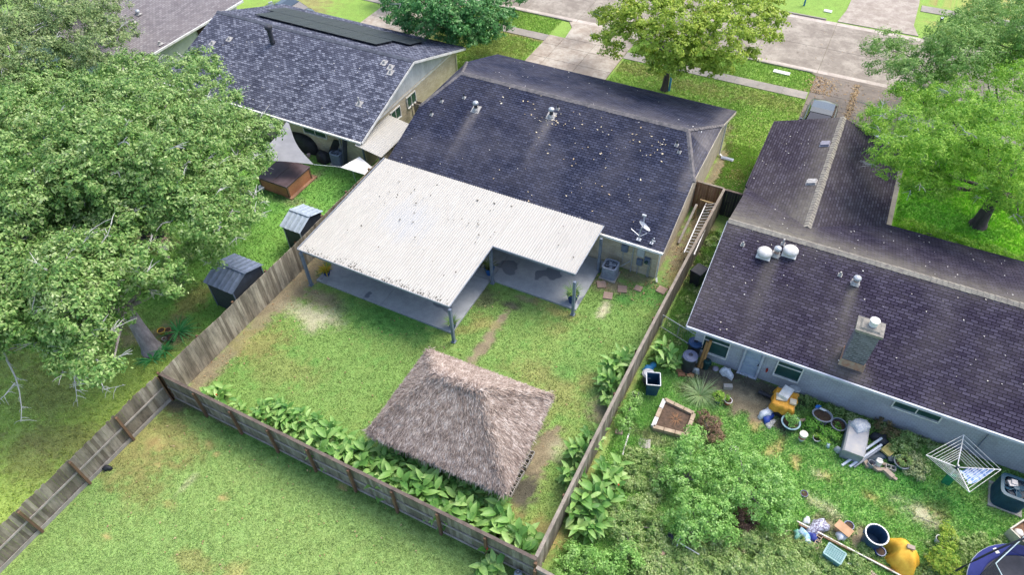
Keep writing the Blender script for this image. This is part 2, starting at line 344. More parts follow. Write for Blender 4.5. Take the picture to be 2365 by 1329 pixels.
def gcol(x, y):
    n1 = fbm(x, y, .35); n2 = fbm(x + 40, y, 1.3); n3 = fbm(x, y + 90, 4., 3)
    g = np.stack([.17 + 0 * x, .245 + 0 * x, .075 + 0 * x], -1)
    yel = sst(.42, .68, n1 * .6 + n2 * .4)[..., None]; g = g * (1 - yel * .55) + np.array([.27, .3, .1]) * yel * .55
    dk = sst(.5, .75, n2 * .5 + n3 * .5)[..., None]; g = g * (1 - dk * .5) + np.array([.085, .2, .05]) * dk * .5
    # each yard has its own lawn
    def mixz(mask, c, a):
        nonlocal g
        mk = (mask * a)[..., None]; g = g * (1 - mk) + np.array(c) * mk
    low = sst(9.2, 8.4, y) * sst(-22.4, -21.8, x) * sst(-3.6, -4.4, x); mixz(low, (.23, .3, .115), .6)
    farl = sst(-22, -22.6, x); mixz(farl * sst(11, 13, y) * sst(27, 25, y), (.15, .31, .06), .6); mixz(farl * sst(12, 9, y), (.33, .38, .09), .65)  # yellow green grass, its colour lifted to offset the oak's shade
    rt = sst(-4., -3.4, x) * sst(26, 22, y); mixz(rt, (.18, .3, .09), .7)
    fr = sst(33, 37, y); mixz(fr, (.2, .28, .05), .6)
    mixz(sst(4.6, 5.2, x) * sst(30, 32, y) * sst(45, 43, y), (.17, .33, .02), .8)
    # mulch, soil and dark green strips at the foot of the fences and walls
    st = lambda a, w, v: sst(w, w * .35, np.abs(v - a) + (n3 - .5) * w * 1.2)
    mixz(st(-21.7, .75, x) * sst(9, 9.5, y) * sst(24, 18, y), KC[DIRT], .9)
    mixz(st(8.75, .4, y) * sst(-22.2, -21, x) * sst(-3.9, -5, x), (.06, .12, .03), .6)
    mixz(st(9.7, .8, y) * sst(-18.5, -17.5, x) * sst(-4.3, -5, x), (.07, .06, .035), .9)
    mixz(st(-4.3, .9, x) * sst(24.5, 26.5, y) * sst(32, 31, y), KC[DIRT], .95); mixz(st(-4.1, .3, x) * sst(9, 10, y) * sst(25, 24, y), KC[DRY], .6)
    mixz(st(-4.8, .35, x) * sst(31, 32, y) * sst(38, 37, y), KC[DIRT], .8)
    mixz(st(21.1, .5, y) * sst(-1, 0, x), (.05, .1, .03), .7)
    wn = (n3 - .5) * .7 + (n2 - .5) * .6 + (fbm(x, y, 9., 3) - .5) * .5
    for px, py, rx, ry, a, s, k in SPOTS:
        c = G(px, py); ca, sa = math.cos(math.radians(a)), math.sin(math.radians(a))
        dx = x - c.x; dy = y - c.y
        near = (np.abs(dx) < 3 * max(rx, ry)) & (np.abs(dy) < 3 * max(rx, ry))
        r = np.sqrt(((dx * ca + dy * sa) / rx) ** 2 + ((-dx * sa + dy * ca) / ry) ** 2) + wn * 1.6
        s = s * .6 if k == ORG else s; mk = np.where(near, np.clip(sst(1.45, .35, r) * s, 0, 1), 0)[..., None]
        g = g * (1 - mk) + np.array(KC[k]) * mk * (.85 + .3 * n3[..., None])
    # far lawn keeps a light mottling
    g = g * (.8 + .4 * n3[..., None]) * np.array([1.1, 1.24, 1.05])
    return g
# ================================================================== SETTING: ground, roads
def axis(lo, hi, a, b, st):
    return np.concatenate([np.linspace(lo, a, 14)[:-1], np.arange(a, b, st), np.linspace(b, hi, 14)])
gx = axis(-400, 400, -50, 17, .13); gy = axis(-300, 500, -2, 64, .13)
X, Y = np.meshgrid(gx, gy); nx, ny = len(gx), len(gy)
V = np.stack([X.ravel(), Y.ravel(), np.zeros(X.size)], -1)
V[:, 2] = (fbm(V[:, 0], V[:, 1], .8, 3) - .5) * .02 - .012
idx = np.arange(nx * ny).reshape(ny, nx)
F = np.stack([idx[:-1, :-1].ravel(), idx[:-1, 1:].ravel(), idx[1:, 1:].ravel(), idx[1:, :-1].ravel()], -1)
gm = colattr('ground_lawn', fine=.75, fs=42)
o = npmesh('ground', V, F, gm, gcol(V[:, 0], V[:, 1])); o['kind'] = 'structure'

conc_st = concrete('street_concrete', (.36, .32, .265), (.26, .225, .185), (.16, .135, .11), .9, amt=.8)
conc_dr = concrete('driveway_concrete', (.46, .41, .34), (.35, .29, .23), (.2, .16, .125), .9, amt=.75)
conc_dk = concrete('dark_driveway_concrete', (.24, .2, .165), (.18, .155, .13), (.12, .1, .085), .9)
conc_wk = concrete('sidewalk_concrete', (.34, .305, .26), (.26, .24, .22), (.18, .16, .14), .7)
joint = P('joint_dirt', (.1, .08, .05), (.16, .15, .07), 5, .95)
def xpanels(mb, x0, x1, y0, y1, n, z=.03, gap=.02, th=.05, axis_='x'):
    for i in range(n):
        if axis_ == 'x':
            a = x0 + (x1 - x0) * i / n; b = x0 + (x1 - x0) * (i + 1) / n; mb.slab([(a + gap, y0, z), (b - gap, y0, z), (b - gap, y1, z), (a + gap, y1, z)], th)
        else:
            a = y0 + (y1 - y0) * i / n; b = y0 + (y1 - y0) * (i + 1) / n; mb.slab([(x0, a + gap, z), (x1, a + gap, z), (x1, b - gap, z), (x0, b - gap, z)], th)
mb = MB(); mb.slab([(-80, 49.3, .004), (40, 49.3, .004), (40, 57.65, .004), (-80, 57.65, .004)], .02); struct('street_bed', mb, joint)
mb = MB()
for y0, y1 in ((49.32, 53.1), (53.13, 57.6)): xpanels(mb, -80, 40, y0, y1, 26, .02, .012, .014)
struct('street', mb, conc_st)
mb = MB(); xpanels(mb, -80, 40, 57.12, 57.63, 26, .024, .012, .014); xpanels(mb, -80, 40, 49.33, 49.75, 26, .024, .012, .014); struct('gutter_strip', mb, concrete('gutter_concrete', (.52, .46, .4), (.42, .36, .31), (.28, .24, .2), 1.5))
mb = MB()
for x0, x1 in ((-80, -35), (-29.3, -20.3), (-14.2, -1.8), (4.6, 40)): mb.box(((x0 + x1) / 2, 49.24, .03), (x1 - x0, .15, .12))
struct('kerb', mb, conc_wk)
mb = MB()
for x0, x1 in ((-80, -2.4), (4.6, 40)): mb.box(((x0 + x1) / 2, 57.73, .04), (x1 - x0, .15, .14))
struct('kerb', mb, conc_wk)
mb = MB()
for x0, x1 in ((-80, -35.8), (-29.5, -21), (-14.65, -1.6), (4.2, 40)): xpanels(mb, x0, x1, 45.55, 46.5, max(1, int((x1 - x0) / 1.5)), .035, .008)
struct('sidewalk', mb, conc_wk)
mb = MB()
for x0, x1 in ((-80, -2.), (4.0, 40)): xpanels(mb, x0, x1, 62.3, 63.4, max(1, int((x1 - x0) / 1.5)), .035, .008)
struct('sidewalk', mb, conc_wk)
# driveways
def drive(name, cols, rows, m, flare=None):
    mb = MB()
    for i in range(len(cols) - 1):
        for j in range(len(rows) - 1):
            a, b, c, d = cols[i] + .015, cols[i + 1] - .015, rows[j] + .015, rows[j + 1] - .015
            mb.slab([(a, c, .045), (b, c, .045), (b, d, .045), (a, d, .045)], .06)
    if flare: mb.slab([(p[0], p[1], .042) for p in flare], .06)
    struct(name, mb, m)
    mb = MB(); mb.slab([(cols[0], rows[0], .012), (cols[-1], rows[0], .012), (cols[-1], rows[-1], .012), (cols[0], rows[-1], .012)], .02); struct('driveway_joints', mb, joint)
drive('driveway', [-21., -19.75, -17.2, -14.68], [38.3, 41.2, 43.2, 45.2, 46.55], conc_dr)
mb = MB(); mb.slab([(-19.72, 46.58, .04), (-14.7, 46.58, .04), (-14.6, 47.8, .04), (-14.3, 48.7, .04), (-13.6, 49.3, .04), (-20.6, 49.3, .04), (-19.9, 48.3, .04)], .06); struct('driveway_apron', mb, conc_dr)
drive('driveway', [-1.55, 1.15, 1.35, 4.15], [38.2, 41.5, 44.9, 46.6, 48.9], conc_dk)
mb = MB(); mb.slab([(-1.6, 48.93, .03), (4.3, 48.93, .03), (4.9, 49.3, .03), (-2.2, 49.3, .03)], .05); struct('driveway_apron', mb, conc_dk)
drive('driveway', [-35.6, -32.6, -29.6], [38.2, 41, 43.5, 46.5, 49.28], conc_dr)
mb = MB(); q = [G(1934, 50), G(2121, 84), G(2110, 60), G(2123, 8), G(2127, -40), G(1975, -50), G(1966, 0), G(1955, 24)]
mb.slab([(p.x, p.y, .04) for p in q], .06); struct('driveway_apron', mb, concrete('pale_drive', (.42, .37, .31), (.31, .26, .22), (.19, .155, .12), 1.4))
mb = MB(); mb.box((4.78, 36.5, .02), (.62, 7.2, .06)); mb.box((-2.62, 36.4, .02), (.5, 10, .05)); struct('walkway', mb, conc_wk)
# dry leaf strip in the driveway joint and small service covers
leafl = leafmat('dry_leaf', [(.24, .14, .06), (.4, .27, .14), (.5, .4, .24)], trans=.1)
def scatter_leaves(pts, size, m, name, tilt=.35, zoff=.02):
    n = len(pts); pts = np.array(pts, dtype=float); a = rng.random(n) * 6.28; s = size * (.5 + rng.random(n))
    nx_ = rng.normal(0, tilt, n); ny_ = rng.normal(0, tilt, n)
    Vv = np.zeros((n, 4, 3)); 
    for k, (u, v) in enumerate(((0, -1), (.55, 0), (0, 1), (-.55, 0))):
        dx = (u * np.cos(a) - v * np.sin(a)) * s; dy = (u * np.sin(a) + v * np.cos(a)) * s
        Vv[:, k, 0] = pts[:, 0] + dx; Vv[:, k, 1] = pts[:, 1] + dy; Vv[:, k, 2] = pts[:, 2] + zoff + dx * nx_ + dy * ny_
    o = npmesh(name, Vv.reshape(-1, 3), np.arange(4 * n).reshape(-1, 4), m); o['kind'] = 'stuff'; return o
pts = []
for i in range(600): pts.append((rng.normal(1.22, .12), rng.uniform(41, 48.8), .05))
for i in range(350): pts.append((rng.normal(-1., .5), rng.uniform(46.5, 48.8), .05))
for i in range(300): pts.append((rng.uniform(-1.5, 4), rng.uniform(42, 49), .05))
scatter_leaves(pts, .06, leafl, 'fallen_leaves')
pts = []
for i in range(800): pts.append((rng.uniform(-14, -2), rng.uniform(38.5, 45), .02))
for i in range(260): pts.append((rng.uniform(-4.9, -2.9), rng.uniform(31.5, 38.5), .02))
for i in range(350): pts.append((rng.uniform(-22, -5), rng.uniform(9.2, 24), .02))
for i in range(160): pts.append((rng.normal(-21.2, .5), rng.uniform(9.3, 19), .02))
for i in range(200): pts.append((rng.uniform(-8, -3.9), rng.uniform(23.3, 25), .02))
for i in range(200): pts.append((rng.uniform(-22, -8), rng.uniform(3, 8.6), .02))
for i in range(300): pts.append((rng.uniform(-4.9, -3.8), rng.uniform(25, 31), .02))
for i in range(120): pts.append((rng.uniform(-15, 4), rng.uniform(49.5, 57), .03))
scatter_leaves(pts, .04, leafl, 'fallen_leaves')

# ================================================================== GRASS blades
def grass(name, n, x0, x1, y0, y1, hgt, wid, m, keep=None, cmul=1., spread=.03):
    x = rng.uniform(x0, x1, n); y = rng.uniform(y0, y1, n)
    if keep is not None: k = keep(x, y); x = x[k]; y = y[k]
    c = gcol(x, y)
    green = c[:, 1] - c[:, 0]                                  # bare soil grows nothing
    k = green > rng.uniform(-.01, .03, len(x)); x = x[k]; y = y[k]; c = c[k]; n = len(x)
    V = np.zeros((n, 2, 3, 3)); a = rng.random((n, 2)) * 6.28; h = hgt * rng.uniform(.5, 1.3, (n, 2)); w = wid * rng.uniform(.6, 1.3, (n, 2))
    ox = x[:, None] + rng.normal(0, spread, (n, 2)); oy = y[:, None] + rng.normal(0, spread, (n, 2))
    ln = rng.uniform(.2, 1.1, (n, 2)) * h; b = rng.random((n, 2)) * 6.28
    V[:, :, 0] = np.stack([ox - np.cos(a) * w, oy - np.sin(a) * w, 0 * ox - .01], -1)
    V[:, :, 1] = np.stack([ox + np.cos(a) * w, oy + np.sin(a) * w, 0 * ox - .01], -1)
    V[:, :, 2] = np.stack([ox + np.cos(b) * ln, oy + np.sin(b) * ln, h], -1)
    cc = np.repeat(c * cmul * rng.uniform(.8, 1.5, (n, 1)), 6, axis=0)
    o = npmesh(name, V.reshape(-1, 3), np.arange(6 * n).reshape(-1, 3), m, cc); o['kind'] = 'stuff'
gb = colattr('grass_blade', fine=0, rough=.7, island=.35)
def yard(x, y):
    slab_ = (x > -20.9) & (x < -7.95) & (y > 17.4) & ~((x > -12.7) & (y < 21.4))
    return ~slab_
grass('grass', 95000, -22, -4, 9, 25, .045, .013, gb, yard)
grass('grass', 95000, -22, -4, -1, 8.7, .045, .013, gb)
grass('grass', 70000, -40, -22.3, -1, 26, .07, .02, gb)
grass('grass', 90000, -3.7, 14, 8, 21.2, .1, .022, gb, spread=.05, cmul=1.35)
grass('grass', 26000, -3.7, -2.4, 15, 30, .12, .02, gb, cmul=1.35)
grass('grass', 40000, -14.5, -1.6, 38.5, 49.2, .07, .02, gb, cmul=1.3, keep=lambda x, y: (y < 45.5) | (y > 46.5))
grass('grass', 16000, -5, -2.9, 31.5, 38.5, .07, .02, gb, cmul=1.3)
grass('grass', 30000, -29, -21.1, 39, 49.2, .07, .02, gb, cmul=1.3, keep=lambda x, y: (y < 45.5) | (y > 46.5))
grass('grass', 40000, 5.2, 16, 31.6, 45, .09, .025, gb, cmul=1.35)

# ================================================================== HOUSES
import bmesh
def roofmesh(name, faces, t, m, parent, mossf=None, divs=6):
    bm = bmesh.new(); vm = {}
    def gv(p):
        k = tuple(round(c, 3) for c in p)
        if k not in vm: vm[k] = bm.verts.new(p)
        return vm[k]
    for f in faces: bm.faces.new([gv(p) for p in f])
    bmesh.ops.recalc_face_normals(bm, faces=bm.faces)
    for f in bm.faces:
        if f.normal.z < 0: f.normal_flip()
    be = [e for e in bm.edges if len(e.link_faces) == 1]
    ex = bmesh.ops.extrude_edge_only(bm, edges=be)
    for v in [g for g in ex['geom'] if isinstance(g, bmesh.types.BMVert)]: v.co.z -= t
    bmesh.ops.triangulate(bm, faces=bm.faces)
    for i in range(divs if mossf else 0): bmesh.ops.subdivide_edges(bm, edges=[e for e in bm.edges if e.calc_length() > .34], cuts=1, use_grid_fill=True)
    bmesh.ops.triangulate(bm, faces=bm.faces)
    bm.normal_update()
    # attribute and the underside
    me = bpy.data.meshes.new(name); bm.to_mesh(me); bm.free(); autouv(me)
    if mossf:
        a = me.attributes.new('moss', 'FLOAT', 'POINT')
        a.data.foreach_set('value', [float(min(1, max(0, mossf(v.co.x, v.co.y, v.co.z)))) for v in me.vertices])
    L = rootloc(parent); me.transform(Matrix.Translation(-L)); me.materials.append(m)
    o = bpy.data.objects.new(name, me); S.collection.objects.link(o); o.parent = parent; return o
def caps(mb, a, b, w=.17, h=.045, step=.22):
    """overlapping ridge caps from a to b"""
    a = Vector(a); b = Vector(b); d = (b - a); L = d.length; d.normalize(); s = d.cross(Vector((0, 0, 1))).normalized(); n = int(L / step)
    for i in range(n):
        p = a + d * (L * i / n); q = a + d * (L * (i + 1.15) / n)
        j = random.uniform(-.012, .012)
        vs = []
        for r, lift in ((p, .035), (q, .01)):
            vs += [r + s * (w + j) + Vector((0, 0, lift - .06)), r + Vector((0, 0, lift + h)), r - s * (w + j) + Vector((0, 0, lift - .06))]
        mb.add(vs, [(0, 1, 4, 3), (1, 2, 5, 4), (0, 2, 1), (3, 4, 5)])
    return mb
def gauss(d, w): return math.exp(-(d / w) ** 2)

brick_tan = brickmat('tan_brick', (.5, .42, .28), (.62, .55, .4), (.42, .38, .32), (.2, .14, .1), .28, .09)
brick_grey = brickmat('grey_painted_brick', (.36, .38, .43), (.43, .45, .5), (.3, .32, .36), (.1, .09, .08), .22, .075, .35)
siding = P('pale_stucco', (.62, .63, .62), (.45, .46, .46), 1.5, .8, stretch=(1, 1, .3), fine=.3)
cream = P('cream_trim', (.62, .56, .44), (.45, .4, .32), 2, .6)

# ---- centre house
CH = T('house', 'tan brick house with dark clipped gable roof behind the white patio cover', 'house', (-12.8, 31.5, 0))
ye, yr, yf, k = 24.73, 31.5, 38.27, .36; zr = 2.45 + k * (yr - ye); xl, xr, xa, xb = -21.1, -4.9, -19.8, -6.2
yk, yk2, zk = 28.75, 34.25, 2.45 + k * (28.75 - ye)
prof = [(25.25, 0), (37.75, 0), (37.75, 2.5), (34.2, zk - .14), (28.8, zk - .14), (25.25, 2.5)]
mb = MB(); n = 6; L0 = [(-20.7, p[0], p[1]) for p in prof]; L1 = [(-5.2, p[0], p[1]) for p in prof]
mb.add(L0 + L1, [tuple(range(5, -1, -1)), tuple(range(6, 12))] + [(i, (i + 1) % 6, (i + 1) % 6 + 6, i + 6) for i in range(6)])
wall = ob('wall', mb, brick_tan, CH, world=True)
sh_c = shingle('charcoal_shingle', (.024, .028, .05), (.036, .041, .07), (.055, .062, .1), (.23, .21, .2), .5, dk=.35, bw=.3)
def mossc(x, y, z):
    v = 0
    if y > 31.4: v += .42 * gauss(y - 31.5, 1.2)
    for vx, vy in ((-17.76, 29.3), (-13.46, 30.1)):
        if y < vy: v += 1.0 * gauss(x - vx, .26) * math.exp((y - vy) / 1.6)
    v += .5 * gauss(x + 5.2, .35) * (1 if y > 28 else .3)
    return v
roofmesh('roof', [[(xl, ye, 2.45), (xr, ye, 2.45), (xr, yk, zk), (xb, yr, zr), (xa, yr, zr), (xl, yk, zk)],
                  [(xr, yf, 2.45), (xl, yf, 2.45), (xl, yk2, zk), (xa, yr, zr), (xb, yr, zr), (xr, yk2, zk)],
                  [(xr, yk, zk), (xr, yk2, zk), (xb, yr, zr)], [(xl, yk2, zk), (xl, yk, zk), (xa, yr, zr)]], .1, sh_c, CH, mossc)
capm = P('grey_ridge_cap', (.21, .19, .185), (.1, .095, .1), 5, .9, fine=.4)
mb = MB(); caps(mb, (xa, yr, zr), (xb, yr, zr)); ob('ridge_cap', mb, capm, CH, world=True)
for a, b in (((xb, yr, zr), (xr, yk, zk)), ((xb, yr, zr), (xr, yk2, zk)), ((xa, yr, zr), (xl, yk, zk)), ((xa, yr, zr), (xl, yk2, zk))):
    mb = MB(); caps(mb, a, b, .13, .03); ob('hip_cap', mb, capm, CH, world=True)
mb = MB(); mb.beam((xl, ye - .07, 2.36), (xr, ye - .07, 2.36), .12, .12); ob('gutter', mb, white, CH, world=True)
for x in (xr - .03, xl + .03):
    s = .035 if x > -10 else -.035
    mb = MB(); mb.beam((x + s, ye, 2.31), (x + s, yk, zk - .13), .03, .16); mb.beam((x + s, yk, zk - .13), (x + s, yk2, zk - .13), .03, .16); mb.beam((x + s, yk2, zk - .13), (x + s, yf, 2.31), .03, .16); ob('fascia', mb, cream, CH, world=True)
mb = MB(); mb.slab([(xl + .05, ye + .02, 2.34), (xr - .05, ye + .02, 2.34), (xr - .05, 25.2, 2.36), (xl + .05, 25.2, 2.36)], .02); ob('soffit', mb, cream, CH, world=True); mb = MB(); mb.slab([(xl + .05, 37.8, 2.34), (xr - .05, 37.8, 2.34), (xr - .05, yf - .02, 2.34), (xl + .05, yf - .02, 2.34)], .02); ob('soffit', mb, cream, CH, world=True)
def pipe_vent(px, py, h=.28, r=.04, flash=.17, col=None, plane=None, parent=None, head=None, m=None):
    pass
def roofz(y, y0, k_, z0=2.45): return z0 + k_ * (y - y0)
lead = P('weathered_lead', (.5, .48, .45), (.25, .24, .23), 10, .6)
darkpipe = P('dark_vent_pipe', (.03, .032, .04), (.06, .06, .07), 8, .5)
def stack(parent, x, y, z, k_, h=.3, r=.045, pipe=darkpipe, cap=None, fl=.1):
    v = MB(); v.tube([(x, y, z - .05), (x, y, z + h)], r, 10)
    o = ob('vent_pipe', v, pipe, parent, world=True)
    f = MB(); f.add([(x - fl, y - fl, z - k_ * fl + .02), (x + fl, y - fl, z - k_ * fl + .02), (x + fl, y + fl, z + k_ * fl + .02), (x - fl, y + fl, z + k_ * fl + .02)], [(0, 1, 2, 3)])
    f.lathe([(r * 2.1, .0), (r * 1.15, .13)], (x, y, z), 10); ob('flashing', f, lead, o, world=True)
    if cap:
        c = MB(); c.lathe(cap, (x, y, z + h), 14, cap=True); ob('vent_cap', c, galv, o, world=True, smooth=False)
mush = [(.05, -.05), (.15, -.06), (.17, 0), (.15, .07), (.07, .12), (.0, .13)]
stack(CH, -17.76, 29.45, roofz(29.45, ye, k), k, .42, .1, cap=mush, fl=.25)
stack(CH, -13.46, 30.25, roofz(30.25, ye, k), k, .42, .1, cap=mush, fl=.25)
for x, y in ((-19.97, 29.36), (-18.81, 29.96), (-20.1, 28.4), (-13.3, 30.75), (-6.42, 30.45), (-6.15, 30.1)): stack(CH, x, y, roofz(y, ye, k), k)
# satellite dish and its foot on the roof
zb = roofz(24.95, ye, k)
d = MB(); d.tube([(-6.25, 24.95, zb), (-6.25, 24.95, zb + .45), (-6.2, 25.0, zb + .8)], .03, 8); d.beam((-6.25, 24.95, zb + .25), (-6.75, 25.1, zb + .4), .03, .03); d.beam((-6.25, 24.95, zb + .2), (-5.95, 25.2, zb + .35), .03, .03); d.box((-6.25, 24.95, zb + .02), (.22, .22, .03))
dish = ob('satellite_dish', d, galv, CH, world=True)
D = MB(); cx_, cy_, cz_ = -6.1, 24.9, zb + .95; nrm = Vector((.25, -.75, .75)).normalized(); u = nrm.cross(Vector((0, 0, 1))).normalized(); w = u.cross(nrm)
nrm = Vector((.55, .1, .85)).normalized(); u = Vector((.84, -.1, -.5)).normalized(); w = nrm.cross(u)
rings = []
for r, dz in ((0.02, 0), (.12, .012), (.22, .04), (.3, .08)): rings.append([Vector((cx_, cy_, cz_)) + u * r * math.cos(a) * 1.15 + w * r * math.sin(a) * .55 + nrm * dz for a in [i * math.pi / 10 for i in range(20)]])
vs = [p for r in rings for p in r]; D.add(vs, [(i * 20 + j, i * 20 + (j + 1) % 20, (i + 1) * 20 + (j + 1) % 20, (i + 1) * 20 + j) for i in range(3) for j in range(20)])
ob('reflector', D, galv, dish, world=True, smooth=True)
D = MB(); D.tube([(cx_, cy_, cz_), (cx_ - .12, cy_ + .25, cz_ + .42)], .02, 6); D.box((cx_ - .12, cy_ + .27, cz_ + .46), (.2, .1, .08)); ob('feed_horn', D, galv, dish, world=True)
D = MB(); D.tube([(-5.6, 24.95, zb), (-5.6, 24.95, zb + .3), (-5.5, 24.9, zb + .45)], .03, 6); D.box((-5.6, 24.95, zb + .03), (.16, .16, .03)); D.box((-5.5, 24.9, zb + .25), (.16, .05, .05)); ob('antenna_mount', D, galv, CH, world=True)
# meters and boxes on the rear wall (wall face y = 25.25)
for nm, x, z, w_, h_, dd, m in (('breaker_box', -6.95, 1.5, .35, .5, .14, bluegrey), ('electric_panel', -6.1, 1.55, .38, .62, .1, P('pale_grey_metal', (.5, .53, .55), (.4, .43, .45), 5, .45)), ('meter_box', -5.72, 1.1, .3, .4, .12, bluegrey), ('cable_box', -6.1, .85, .3, .42, .12, bluegrey)):
    mb = MB(); mb.box((x, 25.25 - dd / 2 - .003, z), (w_, dd, h_)); mb.box((x, 25.25 - dd - .012, z), (w_ * .8, .02, h_ * .8))
    o = ob(nm, mb, m, CH, world=True, bevel=.01)
    if nm == 'meter_box': mb = MB(); mb.tube([(x, 25.12, z), (x, 24.98, z)], .08, 14); ob('meter_dial', mb, glass, o, world=True)
mb = MB()
for x, z0, z1, r in ((-6.5, 0, 2.3, .035), (-5.62, 0, .9, .03), (-5.55, 0, 1., .03), (-6.15, 0, .62, .022), (-7.0, .3, 1.25, .02)): mb.tube([(x, 25.18, z0), (x, 25.18, z1)], r, 8)
mb.tube([(-7.2, 24.4, .55), (-6.9, 24.9, .5), (-6.6, 25.18, .7)], .025, 6)
ob('conduit', mb, galv, CH, world=True)
def downspout(parent, x, y, dx, m, ztop=2.32):
    mb = MB(); mb.beam((x, y, ztop), (x, y, .2), .09, .07); mb.beam((x, y, .22), (x + dx, y - .18, .06), .09, .07); ob('downspout', mb, m, parent, world=True)
downspout(CH, -5.12, 25.15, .12, white)
mb = MB(); mb.beam((-5.1, 36.9, 2.35), (-5.1, 36.9, .15), .09, .09); mb.beam((-5.1, 36.9, .15), (-4.9, 36.8, .08), .1, .08); ob('downspout', mb, white, CH, world=True)
# openings hidden under the patio cover, and at the front
def window(parent, cx, y, z, w_, h_, nrm='y-', rows=0, cols=2, top=0., fm=white, gm_=glass, fr=.05):
    """nrm y-/y+/x+ : wall face; cx along the wall"""
    s = {'y-': (1, 0, -1), 'y+': (1, 0, 1), 'x+': (0, 1, 1)}[nrm]
    f = MB(); g_ = MB()
    def bx(mb, a, zz, wa, hz, d, off):
        if nrm[0] == 'y': mb.box((a, y + s[2] * (off + d / 2), zz), (wa, d, hz))
        else: mb.box((y + (off + d / 2), a, zz), (d, wa, hz))
    bx(f, cx - w_ / 2, z, fr, h_ + fr, .07, 0); bx(f, cx + w_ / 2, z, fr, h_ + fr, .07, 0); bx(f, cx, z + h_ / 2, w_ - fr, fr, .07, 0); bx(f, cx, z - h_ / 2 - .01, w_ + .02, fr * 1.2, .1, 0)
    for i in range(1, cols): bx(f, cx - w_ / 2 + w_ * i / cols, z, fr * .8, h_ - fr, .05, 0)
    if top: bx(f, cx, z + h_ / 2 - top, w_ - fr, fr * .8, .05, 0)
    o = ob('window', f, fm, parent, world=True); bx(g_, cx, z, w_ - fr, h_ - fr, .012, .012); ob('pane', g_, gm_, o, world=True); return o
window(CH, -18, 25.25, 1.1, 2.4, 2., 'y-'); window(CH, -10.5, 25.25, 1.4, 1.6, 1.1, 'y-')
window(CH, -10, 37.75, 1.4, 1.6, 1.2, 'y+')
mb = MB(); mb.box((-17.6, 37.79, 1.1), (5, .06, 2.1)); 
for i in range(4): mb.box((-17.6, 37.83, .35 + i * .5), (4.9, .02, .02))
ob('garage_door', mb, white, CH, world=True)
# leaves lying on the centre roof
pts = []
def onroof(x, y): return roofz(y, ye, k) if y < 31.5 else roofz(2 * 31.5 - y, ye, k)
for cx0, cy0, n_, s_ in ((-11.5, 30.2, 14, 1.6), (-9, 30.4, 22, 1.3), (-13.3, 29.9, 20, .3), (-7, 30.3, 22, .6), (-12, 28.5, 14, 2), (-8, 27, 12, 2.), (-15, 30.5, 14, 1), (-11, 26, 20, 3)):
    for i in range(n_):
        x = rng.normal(cx0, s_); y = min(31.3, rng.normal(cy0, s_ * .5)); 
        if xl < x < xb - .3 and y > 25: pts.append((x, y, onroof(x, y)))
scatter_leaves(pts, .05, leafmat('roof_leaf', [(.5, .36, .2), (.72, .62, .42), (.8, .74, .6)], trans=.1), 'fallen_leaves', .25, .03)

# ---- patio cover
pale_roof = None
def corrmat(name, base, dirt, blue=False):
    m, n, b = newmat(name)
    f = noise(n, 6, 6, stretch=(6, .25, 1), rough=.7); c = mixc(n, ramp(n, f, [(.45, 0.), (.8, .55)]), base, dirt)
    g = noise(n, 1.1, 5); c = mixc(n, ramp(n, g, [(.5, 0.), (.85, .35)]), c, tuple(v * .8 for v in base))
    # dirt coloured stripes repeating at the rib pitch
    tc = nd(n, 'ShaderNodeTexCoord'); sx = nd(n, 'ShaderNodeSeparateXYZ'); n.links.new(tc.outputs['Object'], sx.inputs[0]); w_ = nd(n, 'ShaderNodeMath', operation='MULTIPLY'); n.links.new(sx.outputs[0], w_.inputs[0]); w_.inputs[1].default_value = 7.6923
    fr_ = nd(n, 'ShaderNodeMath', operation='FRACT'); n.links.new(w_.outputs[0], fr_.inputs[0]); sn_ = noise(n, 2.2, 5, stretch=(2.5, .5, 1))
    tr_ = ramp(n, fr_.outputs[0], [(.0, 1.), (.15, .1), (.85, .1), (1., 1.)]); mm = nd(n, 'ShaderNodeMath', operation='MULTIPLY'); n.links.new(tr_, mm.inputs[0]); n.links.new(ramp(n, sn_, [(.3, .4), (.7, 1.)]), mm.inputs[1]); c = mixc(n, mm.outputs[0], c, dirt)
    # faded bluish area of older sheets on the long arm of the cover
    mp_ = nd(n, 'ShaderNodeMapping'); n.links.new(tc.outputs['Object'], mp_.inputs[0]); mp_.inputs['Location'].default_value = (.7, -.05, 0); mp_.inputs['Scale'].default_value = (.27, .27, 0)
    ln = nd(n, 'ShaderNodeVectorMath', operation='LENGTH'); n.links.new(mp_.outputs[0], ln.inputs[0]); sf = noise(n, 1., 4, stretch=(3.2, .35, 1)); ad_ = nd(n, 'ShaderNodeMath', operation='ADD'); n.links.new(ln.outputs['Value'], ad_.inputs[0]); n.links.new(sf, ad_.inputs[1]); c = mixc(n, ramp(n, ad_.outputs[0], [(.0, .5), (.62, .42), (1., 0.)]) if name.startswith('white') else 0., c, (.36, .38, .4))
    h = noise(n, 3.4, 4, rough=.8); c = mixc(n, ramp(n, h, [(.8, 0.), (.84, .7)]), c, (.06, .05, .035))
    n.links.new(c, b.inputs['Base Color']); b.inputs['Roughness'].default_value = .5
    return m
cover_m = corrmat('white_corrugated', (.47, .455, .41), (.22, .2, .17))
pane_m = corrmat('bluish_corrugated', (.43, .435, .43), (.3, .305, .31))
